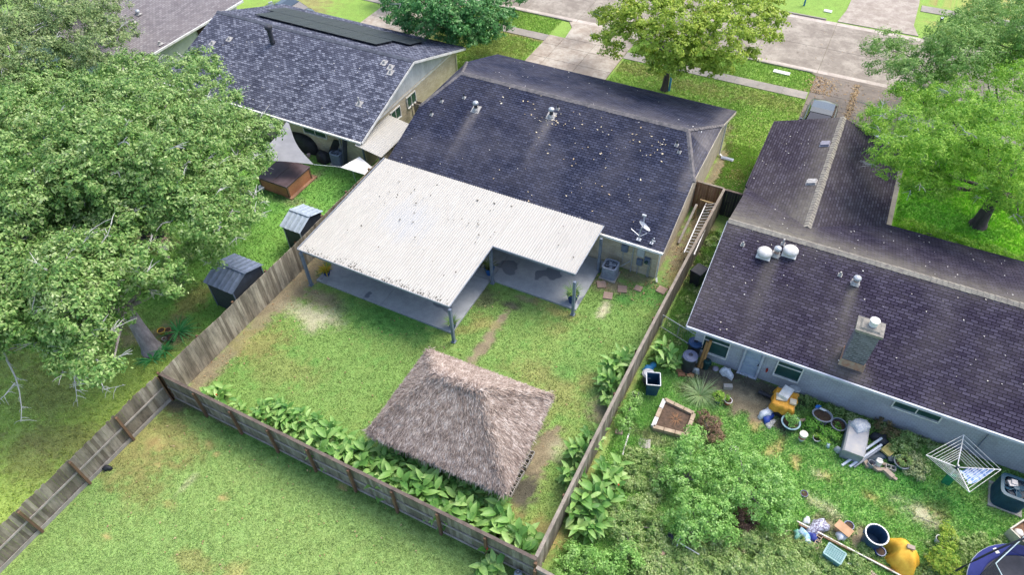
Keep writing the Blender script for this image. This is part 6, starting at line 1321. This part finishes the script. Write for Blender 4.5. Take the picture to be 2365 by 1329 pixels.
# table with orange tarp
TB = kit('garden_table', 'low table draped with an orange yellow sheet by the grey wall', 'table', (2.3, 20.2, 0))
f = MB(); f.box((2.32, 20.2, .72), (.85, .95, .03)); ob('table_top', f, gtub, TB, world=True)
for x in (1.95, 2.7):
    for y in (19.8, 20.6): f = MB(); f.tube([(x, y, 0), (x, y, .71)], .02, 8); ob('leg', f, galv, TB, world=True)
orange = P('orange_sheet', (.75, .38, .05), (.55, .25, .03), 6, .5, bmp=.5)
f = MB(); pts_ = []; n = 20
for i in range(n + 1):
    for j in range(n + 1):
        u, v = -1 + 2 * i / n, -1 + 2 * j / n; x, y = u * .62, v * .66; ox, oy = max(0, abs(x) - .44), max(0, abs(y) - .49); fall = (ox + oy) * 2.4
        x2 = math.copysign(min(abs(x), .44) + ox * .35 + .03 * math.sin(v * 9) * (ox > 0), x); y2 = math.copysign(min(abs(y), .49) + oy * .35 + .03 * math.sin(u * 11) * (oy > 0), y)
        f.v.append((2.3 + x2, 20.15 + y2, max(.04, .75 - fall * (1 if (u < .3 or v < 0) else .3) + .012 * math.sin(u * 14 + v * 9))))
f.f = [(i * (n + 1) + j, (i + 1) * (n + 1) + j, (i + 1) * (n + 1) + j + 1, i * (n + 1) + j + 1) for i in range(n) for j in range(n)]
solo('table_sheet', f, orange, 'orange yellow sheet hanging over the low table by the wall', 'sheet', (2.3, 20.15, 0), world=True, smooth=True)
f = MB(); f.box((2.25, 20.35, .87), (.42, .62, .18), rz=-.25); f.box((2.25, 20.35, .97), (.36, .55, .02), rz=-.25); solo('foam_box', f, white, 'white foam box on the orange covered table', 'box', (2.25, 20.35, .76), world=True)
f = MB(); f.box((2.12, 20.1, .8), (.4, .35, .05), rz=.2); f.box((2.62, 20.05, .83), (.26, .26, .1), rz=.1); solo('tray', f, P('cream_tray', (.6, .55, .42), (.45, .4, .3), 5), 'cream tray beside the white foam box on the orange sheet', 'tray', (2.6, 20.05, .76), world=True)
f = MB(); f.tube([(2.55 + .22 * math.cos(a) * (abs(math.cos(a)) ** -.3 if abs(math.cos(a)) > .1 else 1), 20.75 + .13 * math.sin(a), .85) for a in [i * math.pi / 12 for i in range(25)]], .018, 6); f.box((2.55, 20.75, .83), (.38, .2, .02)); solo('wire_rack', f, galv, 'oval metal rack behind the foam box', 'rack', (2.55, 20.75, .75), world=True)
f = MB(); a, b = G(1752, 905, .12), G(1790, 922, .12); f.tube([a, b], .1, 12); solo('black_pipe', f, black, 'short thick black pipe on the ground left of the orange covered table', 'pipe', (a.x, a.y, 0), world=True)
f = MB(); f.box((0, 0, .1), (.38, .2, .2)); solo('concrete_block', f, conc_b, 'grey block standing on the dirty ground behind the red pot', 'concrete block', G(1680, 897), .4)
blob('garden_bag', 'blue and white bag on bare ground left of the orange covered table', 'bag', G(1769, 958), (.6, .45, .35), bagw, 21, wob=.28)
blob('blue_bag', 'dark blue sack under the blue and white bag', 'bag', G(1773, 962), (.6, .55, .2), P('blue_sack', (.03, .07, .35), (.02, .05, .2), 8, .4), 22, wob=.3)
blob('clear_plastic', 'clear crumpled plastic in front of the blue and white bag', 'plastic', G(1778, 980), (.5, .35, .1), P('dull_plastic', (.45, .45, .44), (.25, .25, .24), 14, .25, bmp=.8), 23, wob=.35)
f = MB(); f.box((0, 0, .14), (.7, .34, .28), rz=.1); f.box((0, 0, .29), (.6, .26, .03)); f.box((.1, 0, .31), (.2, .1, .04)); solo('tool_case', f, black, 'black plastic case in front of the orange covered table', 'case', G(1798, 957), -.25)
f = MB(); f.beam((0, 0, .08), (.55, .4, .08), .12, .12); solo('timber_block', f, edm[1], 'tan timber block right of the round teal planter', 'timber', G(1843, 976))
for px, py, lb, sd_, m, dd in ((1910, 1031, 'small blue and white plastic jug in the grass below the white rimmed pot', 24, P('sky_plastic', (.3, .5, .6), (.5, .6, .65), 8), (.22, .18, .2)), (1934, 1044, 'pale grey cone of plastic in the grass left of the deck box', 25, P('grey_plastic', (.5, .52, .55), (.35, .38, .4), 8), (.26, .24, .32))): blob('plastic_scrap', lb, 'plastic', G(px, py), dd, m, sd_, wob=.2)
# deck box
DBX = kit('deck_box', 'large worn grey deck box with a domed lid by the grey wall', 'deck box', (5.3, 19.75, 0), 0)
boxm = P('worn_grey_plastic', (.42, .4, .37), (.28, .29, .32), 2, .6); f = MB(); f.box((5.32, 19.55, .3), (.78, 1.5, .6), taper=1.04); ob('body', f, P('shadow_grey_plastic', (.27, .29, .34), (.2, .22, .26), 3, .55), DBX, world=True, bevel=.03)
f = MB(); V = []
for i in range(9):
    u = -1 + 2 * i / 8; y = 19.55 + u * .78; z = .62 + .1 * (1 - u * u); V += [(4.9, y, z - .04), (4.96, y, z + .03), (5.68, y, z + .03), (5.74, y, z - .04)]
f.v = V; f.f = [(4 * i + k, 4 * i + k + 1, 4 * i + 5 + k, 4 * i + 4 + k) for i in range(8) for k in range(3)] + [(0, 3, 2, 1), (32, 33, 34, 35), ]; ob('lid', f, boxm, DBX, world=True)
blob('full_sack', 'patterned white sack lying on the back of the grey deck box', 'sack', (5.35, 20.15, .7), (.85, .55, .28), P('printed_sack', (.68, .66, .62), (.35, .38, .45), 12, .5), 26, wob=.15)
pvc = P('pvc_pipe', (.66, .7, .74), (.5, .54, .6), 3, .35)
for a, b, lb in (((2036, 1013), (1944, 1076), 'long pale plastic pipe, left one of the three by the deck box'), ((2036, 1028), (1962, 1079), 'long pale plastic pipe with the brightest end, middle of the three'), ((2034, 1036), (1972, 1080), 'thinner grey pipe, right one of the three by the deck box')):
    f = MB(); p, q_ = G(*a, .35), G(*b, .06); f.tube([p, q_], .055 if 'thinner' not in lb else .04, 12); solo('plastic_pipe', f, pvc if 'thinner' not in lb else gtub, lb, 'pipe', (q_.x, q_.y, 0), group='plastic pipes by the deck box', world=True)
f = MB(); f.box((0, 0, .15), (.36, .5, .06)); 
for s in (-1, 1): f.box((s * .19, 0, .2), (.03, .52, .1)); f.box((0, s * .26, .2), (.4, .03, .1))
solo('litter_tray', f, P('yellow_cream_tray', (.55, .5, .2), (.4, .33, .1), 5), 'shallow cream and ochre tray behind the pale pipes', 'tray', G(2049, 1046), -.5)
blob('black_scrap', 'black plastic heap right of the grey deck box', 'plastic heap', G(2030, 1018), (.8, .5, .3), bm1, 27, wob=.3); blob('dark_sheet', 'dark blue sheet between the pipes and the buckets', 'sheet', G(2014, 1055), (1.2, .6, .14), dtub, 28, wob=.25)
f = MB(); f.box((0, 0, .1), (.26, .24, .2)); f.box((.0, 0, .21), (.3, .28, .03)); solo('crate', f, dtub, 'small blue crate left of the round green tub', 'crate', G(2056, 1066), .2)
bkm = [P('brick_a', (.4, .26, .19), (.3, .2, .15), 6, .9), P('brick_b', (.42, .33, .26), (.3, .25, .2), 6, .9)]
bb = MB(); bb.box((0, 0, .1), (.4, .2, .2)); B0 = solo('paving_block', bb, bkm[1], 'long pale block at the lower end of the brick pile', 'block', G(2050, 1098), -.55, 'blocks of the brick pile')
for px, py, rz, s, lb in ((2063, 1107, -.3, .6, 'short block at the lowest tip of the brick pile'), (2035, 1088, .5, .7, 'reddish block in the middle of the brick pile'), (2020, 1084, -.4, .8, 'block under the tall upturned white bucket'), (1998, 1074, -.9, .9, 'cracked cardboard coloured block at the upper end of the brick pile'), (2040, 1075, .2, .55, 'small block beside the blue crate')): dup(B0, G(px, py), rz, lb, s)
f = block(); solo('concrete_block', f, conc_b, 'hollow block standing right of the brick pile', 'concrete block', G(2054, 1085), .1)
# clothes dryer
CD = kit('clothes_dryer', 'white rotary clothes dryer of square string rings', 'clothes dryer', (8.9, 19.4, 0)); hub = Vector((8.83, 19.45, 1.25)); cs = [Vector(G(2226, 1005, 1.8)), Vector(G(2312, 1086, 1.8)), Vector(G(2239, 1138, 1.8)), Vector(G(2139, 1052, 1.8))]
f = MB(); f.tube([(8.83, 19.45, 0), hub + Vector((0, 0, .15))], .03, 10); ob('pole', f, white, CD, world=True); f = MB(); f.tube([hub - Vector((0, 0, .08)), hub + Vector((0, 0, .1))], .06, 10); ob('hub', f, dtub, CD, world=True)
for c in cs: f = MB(); f.tube([hub, c], .022, 6); ob('arm', f, white, CD, world=True)
for u in (1., .87, .75, .63, .54, .46, .38, .3): f = MB(); [f.tube([hub.lerp(cs[i], u), hub.lerp(cs[(i + 1) % 4], u)], .009, 4) for i in range(4)]; ob('line', f, white, CD, world=True)
f = MB(); n = 12
for i in range(n + 1):
    for j in range(n + 1):
        u, v = i / n, j / n; a = hub.lerp(cs[1], .25 + .63 * u); b = hub.lerp(cs[2], .12 + .62 * u); p = a.lerp(b, v * .9); p.z -= .32 * math.sin(v * math.pi) * (.4 + u * .6) + .03 * math.sin(u * 17 + v * 5); f.v.append(tuple(p))
f.f = [(i * (n + 1) + j, (i + 1) * (n + 1) + j, (i + 1) * (n + 1) + j + 1, i * (n + 1) + j + 1) for i in range(n) for j in range(n)]
solo('towel', f, P('blue_pattern_cloth', (.12, .22, .45), (.45, .55, .72), 5, .8, lo=.45, hi=.55), 'blue and white patterned cloth hanging on the clothes dryer', 'cloth', (9.3, 19.1, 1.4), world=True, smooth=True)
f = MB(); f.box((0, 0, .35), (.3, .12, .7), rz=.2); solo('green_post', f, P('bright_green', (.02, .25, .12), (.02, .18, .1), 5), 'small green marker post under the clothes dryer', 'post', G(2182, 1118))
# lower right clutter
t = kit('tarp_heap', 'yellow tarp over a rounded heap beside the big open blue bin', 'tarp', G(2080, 1290)); ytarp = P('yellow_tarp', (.78, .47, .06), (.6, .3, .03), 3, .45, bmp=.5); blob('tarp', '', '', (0, 0, 0), (.98, .98, .78), ytarp, 42, n=26, wob=.15, parent=t, drape=.25)
f = MB(); f.box((0, 0, .04), (.26, .15, .08), rz=.1); solo('brick', f, bkm[1], 'brick weighing down the top of the yellow tarp', 'brick', t.location + Vector((.05, .1, .77)))
f = MB(); f.beam(G(1839, 1204, .25), G(2090, 1336, .15), .045, .05); solo('white_pole', f, P('peeling_white', (.72, .68, .6), (.4, .26, .18), 2.5, .7, lo=.4, hi=.5), 'long peeling white pole lying across the lower right garden', 'pole', G(1950, 1265), world=True)
f = MB(); f.beam(G(1845, 1212, .1), G(2100, 1340, .05), .1, .08); solo('timber_edging', f, wood_brown, 'brown timber edging beneath the long white pole', 'timber', G(1960, 1275), world=True)
for px, py, m, dd, sd_, lb in ((1886, 1222, P('striped_plastic', (.5, .52, .62), (.16, .13, .18), 16, .4, lo=.45, hi=.55), (.85, .6, .35), 51, 'grey and black striped bag above the long white pole'), (1857, 1245, P('blue_white_wrap', (.55, .65, .75), (.05, .25, .4), 7, .3), (.4, .75, .3), 52, 'pale blue and white wrapped bundle below the long white pole'), (1874, 1243, P('indigo_bag', (.04, .06, .3), (.03, .04, .16), 8, .4), (.4, .4, .25), 53, 'indigo bag right of the pale blue bundle'), (1841, 1238, P('green_bag', (.06, .35, .28), (.3, .45, .4), 9, .4), (.3, .4, .2), 54, 'green plastic bag between the bundle and the loop of hose'), (1944, 1240, bagw, (.42, .4, .25), 55, 'white torn bag under the tan cardboard'), (1862, 1205, bagw, (.3, .3, .16), 56, 'small pale bag at the left end of the white pole')): blob('plastic_bag', lb, 'bag', G(px, py), dd, m, sd_, wob=.22, group='bags of the lower right garden')
f = MB(); f.box((0, 0, .32), (.62, .36, .03), rx=.1); f.box((0, 0, .15), (.5, .3, .3)); solo('cardboard_box', f, P('cardboard', (.55, .34, .2), (.45, .27, .15), 4, .85), 'tan cardboard box beside the blue pot', 'box', G(1943, 1230), -.4)
f = MB(); f.tube([(.22 * math.cos(a), .22 * math.sin(a), .03 + .02 * math.sin(3 * a)) for a in [i * math.pi / 12 for i in range(25)]], .018, 6); solo('hose_loop', f, P('tan_hose', (.5, .42, .3), (.38, .3, .22), 5), 'tan loop of hose left of the green plastic bag', 'hose', G(1826, 1240))
f = MB(); f.tube([(.24 * math.cos(a), .24 * math.sin(a), .05) for a in [.4 + i * math.pi / 12 for i in range(20)]], .05, 8); solo('white_ring', f, white, 'thick white plastic ring at the bottom beside the brick paving', 'ring', G(1966, 1320))
CR = kit('mesh_crate', 'green mesh crate in the weeds below the long white pole', 'crate', G(1920, 1290), -.25); gmesh = P('green_crate', (.16, .34, .34), (.1, .22, .22), 10, .6)
f = MB(); f.box((0, 0, .2), (.62, .48, .4), taper=1.05); ob('body', f, gmesh, CR)
f = MB()
for i in range(9): f.box((-.3 + i * .075, 0, .415), (.015, .5, .012))
for i in range(7): f.box((0, -.23 + i * .077, .424), (.64, .015, .008))
for a, b in (((-.33, -.26), (.33, -.26)), ((.33, -.26), (.33, .26)), ((.33, .26), (-.33, .26)), ((-.33, .26), (-.33, -.26))): f.beam((*a, .41), (*b, .41), .03, .04)
ob('lid', f, P('pale_green_rim', (.35, .5, .5), (.25, .4, .38), 6), CR)
for px, py, rz, lb in ((1884, 1262, 1.3, 'hollow tan block left of the mesh crate'), (1889, 1246, 1.3, 'hollow tan block between the white pole and the mesh crate')): solo('concrete_block', block(), P('tan_block', (.45, .36, .26)), lb, 'concrete block', G(px, py), rz, 'hollow blocks by the mesh crate')
f = MB()
for i in range(9):
    for j in range(5): f.box((i * .23 + (j % 2) * .1, -j * .12, .02), (.21, .105, .05))
o = ob('brick_paving', f, islandwood('old_brick', [(.38, .28, .22), (.5, .4, .33), (.45, .34, .28)], sc=6)); o.location = G(1972, 1292); o.rotation_euler = (0, 0, -.35); tag(o, 'patch of old brick paving beneath the long white pole', 'brick paving')
# black cloth heap with pipe frame, plank
blob('black_cloth', 'black plastic sheeting heaped under the white pipe frame', 'plastic sheet', G(1565, 1265), (1.3, .8, .22), P('black_film', (.015, .018, .05), (.05, .05, .09), 14, .25, bmp=.8), 61, wob=.35); blob('black_film', 'smaller dark sheet left of the black sheeting', 'plastic sheet', G(1530, 1266), (.6, .5, .15), P('black_film', (.02, .02, .05)), 62, wob=.3)
f = MB(); P0 = [G(1578, 1231, .6), G(1566, 1253, .6), G(1558, 1285, .05)]; f.tube(P0[:2], .022, 6); f.tube(P0[1:], .02, 6); f.tube([P0[1], G(1615, 1282, .45)], .022, 6); solo('pipe_frame', f, white, 'white pipe corner frame sticking out of the weeds', 'pipe frame', (P0[2].x, P0[2].y, 0), world=True)
f = MB(); f.beam(G(1531, 1272, .3), G(1510, 1345, .3), .24, .05); f.box(G(1530, 1283, .2), (.14, .14, .4)); pl_ = solo('plank', f, wood_dim, 'weathered plank at the bottom edge with a red brick on its end', 'plank', G(1523, 1320), world=True)
f = MB(); f.box((0, 0, .04), (.2, .1, .08)); solo('brick', f, bkm[0], 'red brick on the end of the weathered bottom plank', 'brick', G(1530, 1282, .34), 1.2)
f = MB(); f.beam(G(1456, 990, .05), G(1438, 1052, .05), .06, .05); solo('pale_stick', f, P('pale_stick', (.7, .66, .68), (.5, .45, .44), 6), 'pale board in the grass right of the long fence', 'board', G(1447, 1020), world=True)
f = MB(); f.box((0, 0, .08), (.32, .22, .16)); f.box((.05, 0, .17), (.2, .18, .02)); solo('tan_box', f, edm[1], 'small tan box against the fence above the pale board', 'box', G(1429, 1002), .2)
f = MB(); f.beam(G(1462, 1040, .04), G(1452, 1065, .04), .06, .04); solo('red_stick', f, redp, 'short red stick in the weeds beside the pale board', 'stick', G(1457, 1052), world=True)
f = MB(); f.box((0, 0, .1), (.4, .28, .2), rz=.3, taper=.7); solo('stone', f, P('pale_stone', (.6, .56, .53)), 'pale stone at the upper edge of the largest shrub', 'stone', G(1695, 1042))
f = MB(); f.box((0, 0, .02), (.5, .45, .05)); solo('paver', f, conc_b, 'grey paver half sunk in the weeds beside the green stake', 'paver', G(1488, 1026), .3)
# trampoline
TR = kit('trampoline', 'trampoline with a blue pad and tall safety net at the bottom right corner', 'trampoline', (11.75, 15.3, 0)); tc_ = Vector((11.75, 15.3, 0)); R_ = 2.15
padm = P('blue_pad', (.035, .045, .2), (.025, .035, .15), 2, .85)
f = MB(); f.lathe([(R_ * .82, .84), (R_ * .84, .87), (R_ * .97, .87), (R_ + .03, .84), (R_ + .03, .8), (R_ * .82, .8)], n=48); ob('pad', f, padm, TR)
f = MB(); f.lathe([(R_ * .83, .82), (0, .8)], n=48); ob('mat', f, P('jump_mat', (.03, .035, .05), (.045, .05, .07), 3, .6), TR)
f = MB(); f.tube([((R_ + .02) * math.cos(a), (R_ + .02) * math.sin(a), .8) for a in [i * math.pi / 24 for i in range(49)]], .03, 8); ob('frame', f, galv, TR)
for k in range(6): a = k * math.pi / 3 + .3; f = MB(); f.tube([(R_ * math.cos(a), R_ * math.sin(a), .8), (R_ * math.cos(a), R_ * math.sin(a), .02)], .025, 8); ob('leg', f, galv, TR)
arch = []
for k in range(3):
    a0 = 1.35 + k * 2.094; f = MB(); P0 = Vector((1.2 * R_ * math.cos(a0), 1.2 * R_ * math.sin(a0), .3)); P1 = Vector((1.2 * R_ * math.cos(a0 + 1.75), 1.2 * R_ * math.sin(a0 + 1.75), .3)); pts_ = [P0.lerp(P1, u) + Vector((0, 0, 2.5 * math.sin(math.pi * u) ** .8)) for u in [i / 16 for i in range(17)]]; f.tube(pts_, .035, 8); ob('net_pole', f, black, TR)
netm, nn_, nb_ = newmat('net'); nb_.inputs['Base Color'].default_value = (.02, .025, .04, 1); nb_.inputs['Roughness'].default_value = .8; nb_.inputs['Alpha'].default_value = .6
f = MB(); f.lathe([(R_ * .9, .85), (R_ * .93, 1.5), (R_ * .9, 2.35)], n=6); ob('net', f, netm, TR)
f = MB(); f.tube([(R_ * .9 * math.cos(a), R_ * .9 * math.sin(a), 2.36) for a in [i * math.pi / 3 for i in range(7)]], .02, 6); ob('net_rim', f, P('pale_teal_tube', (.5, .62, .62), (.4, .5, .5), 6), TR)
f = MB(); a = 2.3; f.box((R_ * .92 * math.cos(a), R_ * .92 * math.sin(a), .875), (.2, .14, .006), rz=a); ob('label_patch', f, white, TR)
# planter box at the right edge
PB = kit('garden_box', 'white edged timber box with brown inside above the trampoline, at the right edge', 'garden box', (11.6, 17.95, 0)); 
p = [G(2334, 1222, .55), G(2375, 1195, .55), G(2420, 1240, .55), G(2375, 1262, .55)]
for i in range(4): f = MB(); a, b = p[i], p[(i + 1) % 4]; a2_, b2_ = a.copy(), b.copy(); a2_.z = b2_.z = .28; f.beam(a2_, b2_, .05, .56); ob('side', f, P('cream_board', (.6, .58, .48), (.45, .42, .34), 3), PB, world=True)
f = MB(); f.v = [(q_.x, q_.y, .3) for q_ in p]; f.f = [(3, 2, 1, 0)]; ob('soil', f, P('bark_soil', (.2, .1, .05), (.12, .06, .03), 8), PB, world=True)
blob('white_bowl', 'pale bowl inside the white edged timber box', 'bowl', G(2352, 1232, .3), (.3, .3, .14), white, 71, wob=.04)
f = MB(); q_ = [G(2088, 1168, .02), G(2100, 1182, .02), G(2115, 1192, .02), G(2140, 1203, .02), G(2165, 1212, .02)]; f.tube(q_, .012, 5); solo('hose', f, P('grey_hose', (.25, .24, .22), (.18, .17, .16), 5), 'thin grey hose curving past the bare patch in the lawn', 'hose', q_[0], world=True)
# ---------------- street side
def car(label, loc, rz, m, group='cars seen from above'):
    t = kit('parked_car', label, 'car', loc, rz, group); n = 12
    # stations along length: y, half width, sill z, shoulder z
    st = [(-2.35, .62, .42, .62), (-2.25, .82, .3, .78), (-1.9, .9, .26, .9), (-1.1, .93, .24, .97), (0, .94, .24, .98), (1.0, .93, .24, .95), (1.6, .91, .26, .86), (2.15, .84, .3, .72), (2.35, .66, .4, .6)]
    f = MB()
    for y, w_, z0, z1 in st: f.v += [(-w_ * .8, y, z0), (-w_, y, (z0 + z1) / 2 - .05), (-w_ * .97, y, z1 - .12), (-w_ * .86, y, z1), (0, y, z1 + .05), (w_ * .86, y, z1), (w_ * .97, y, z1 - .12), (w_, y, (z0 + z1) / 2 - .05), (w_ * .8, y, z0)]
    f.f = [(9 * i + k, 9 * i + k + 1, 9 * i + 10 + k, 9 * i + 9 + k) for i in range(len(st) - 1) for k in range(8)] + [tuple(range(8, -1, -1)), tuple(range(9 * (len(st) - 1), 9 * len(st)))]; ob('body', f, m, t, smooth=True)
    rf = [(-1.55, .72, 1.0), (-.95, .66, 1.38), (.0, .66, 1.46), (.55, .66, 1.4), (1.3, .74, .98)]
    f = MB(); f.add([(-.64, -.95, 1.385), (.64, -.95, 1.385), (.65, 0, 1.46), (.64, .5, 1.41), (-.64, .5, 1.41), (-.65, 0, 1.46)], [(0, 1, 2, 5), (5, 2, 3, 4)]); f.add([(-.66, -.97, 1.33), (.66, -.97, 1.33), (.67, 0, 1.4), (.66, .52, 1.36), (-.66, .52, 1.36), (-.67, 0, 1.4)], [(5, 2, 1, 0), (4, 3, 2, 5)]); ob('roof', f, m, t)
    gl = P('car_glass', (.02, .025, .035), (.03, .035, .05), 2, .08, spec=.9, bmp=0)
    f = MB(); f.add([(-.72, 1.32, .99), (.72, 1.32, .99), (.62, .52, 1.38), (-.62, .52, 1.38)], [(0, 1, 2, 3)]); ob('windscreen', f, gl, t)
    f = MB(); f.add([(-.72, -1.62, .98), (.72, -1.62, .98), (.62, -.97, 1.37), (-.62, -.97, 1.37)], [(3, 2, 1, 0)]); ob('rear_window', f, gl, t)
    for s in (-1, 1):
        f = MB(); f.add([(s * .8, -1.5, .98), (s * .8, 1.2, .97), (s * .66, .5, 1.37), (s * .66, -.95, 1.35)], [(0, 1, 2, 3)]); ob('side_window', f, gl, t)
        f = MB(); f.box((s * 1.0, .95, 1.0), (.16, .12, .12)); ob('mirror', f, m, t); f = MB(); f.box((s * .62, 2.26, .66), (.34, .12, .12), rz=-s * .3); ob('headlight', f, galv, t)
        for y in (-1.4, 1.42):
            f = MB(); f.tube([(s * .74, y, .32), (s * .94, y, .32)], .32, 20); o = ob('wheel', f, black, t); f = MB(); f.tube([(s * .94, y, .32), (s * .955, y, .32)], .2, 14); ob('rim', f, galv, o)
    return t
carm, cn_, cb_ = newmat('dark_car_paint'); cb_.inputs['Base Color'].default_value = (.03, .045, .055, 1); cb_.inputs['Roughness'].default_value = .25; cb_.inputs['Metallic'].default_value = .3; cb_.inputs['Coat Weight'].default_value = .6
cars, cn_, cb_ = newmat('silver_car_paint'); cb_.inputs['Base Color'].default_value = (.35, .38, .43, 1); cb_.inputs['Roughness'].default_value = .25; cb_.inputs['Metallic'].default_value = .5; cb_.inputs['Coat Weight'].default_value = .5
car('dark car parked on the driveway behind the wing roof ridge', (-.35, 42.3, .05), math.pi, carm)
car('silver car half hidden by the lime green tree', (3.0, 40.3, .05), math.pi, cars)
car('dark car at the top edge beside the solar panel house', (-41.3, 40.2, 0), math.pi / 2, carm)
t = kit('mailbox', 'dark mailbox on a post by the far kerb', 'mailbox', G(2161, 76)); f = MB(); f.box((0, 0, .5), (.1, .1, 1.)); ob('post', f, black, t); f = MB(); f.box((0, 0, 1.1), (.22, .5, .2)); ob('box', f, black, t, bevel=.03); f = MB(); f.box((.0, -.1, 1.22), (.18, .25, .05)); ob('lid', f, galv, t)
f = MB(); f.box((0, 0, .6), (.12, .12, 1.2)); f.box((0, 0, 1.25), (.16, .16, .12)); solo('blue_marker_post', f, P('blue_marker', (.06, .25, .45), (.05, .2, .38), 5), 'blue marker post on the far lawn at the top edge', 'post', G(1857, 12))
f = MB(); f.box((0, 0, .6), (.12, .12, 1.2)); f.box((0, 0, 1.22), (.15, .15, .06)); solo('blue_marker_post', f, P('blue_marker', (.06, .25, .45)), 'blue post beside the dark trunk of the yellow green tree', 'post', G(1545, 210))
for px, py, w_, lb in ((1805, 168, 1.15, 'white rectangular meter cover in the near verge'), (1912, 26, .6, 'small white meter cover in the far verge')): f = MB(); f.box((0, 0, .03), (w_, .4, .06)); f.box((0, 0, .065), (w_ * .4, .25, .02)); solo('meter_cover', f, white, lb, 'meter cover', G(px, py), -.02, 'meter covers in the verges')
f = MB(); f.box((-4.55, 36.75, .04), (.75, .28, .08)); f.box((-4.55, 36.75, .09), (.6, .16, .03)); solo('splash_block', f, acm, 'grey splash block below the side downspout', 'splash block', (-4.55, 36.75, 0), world=True)
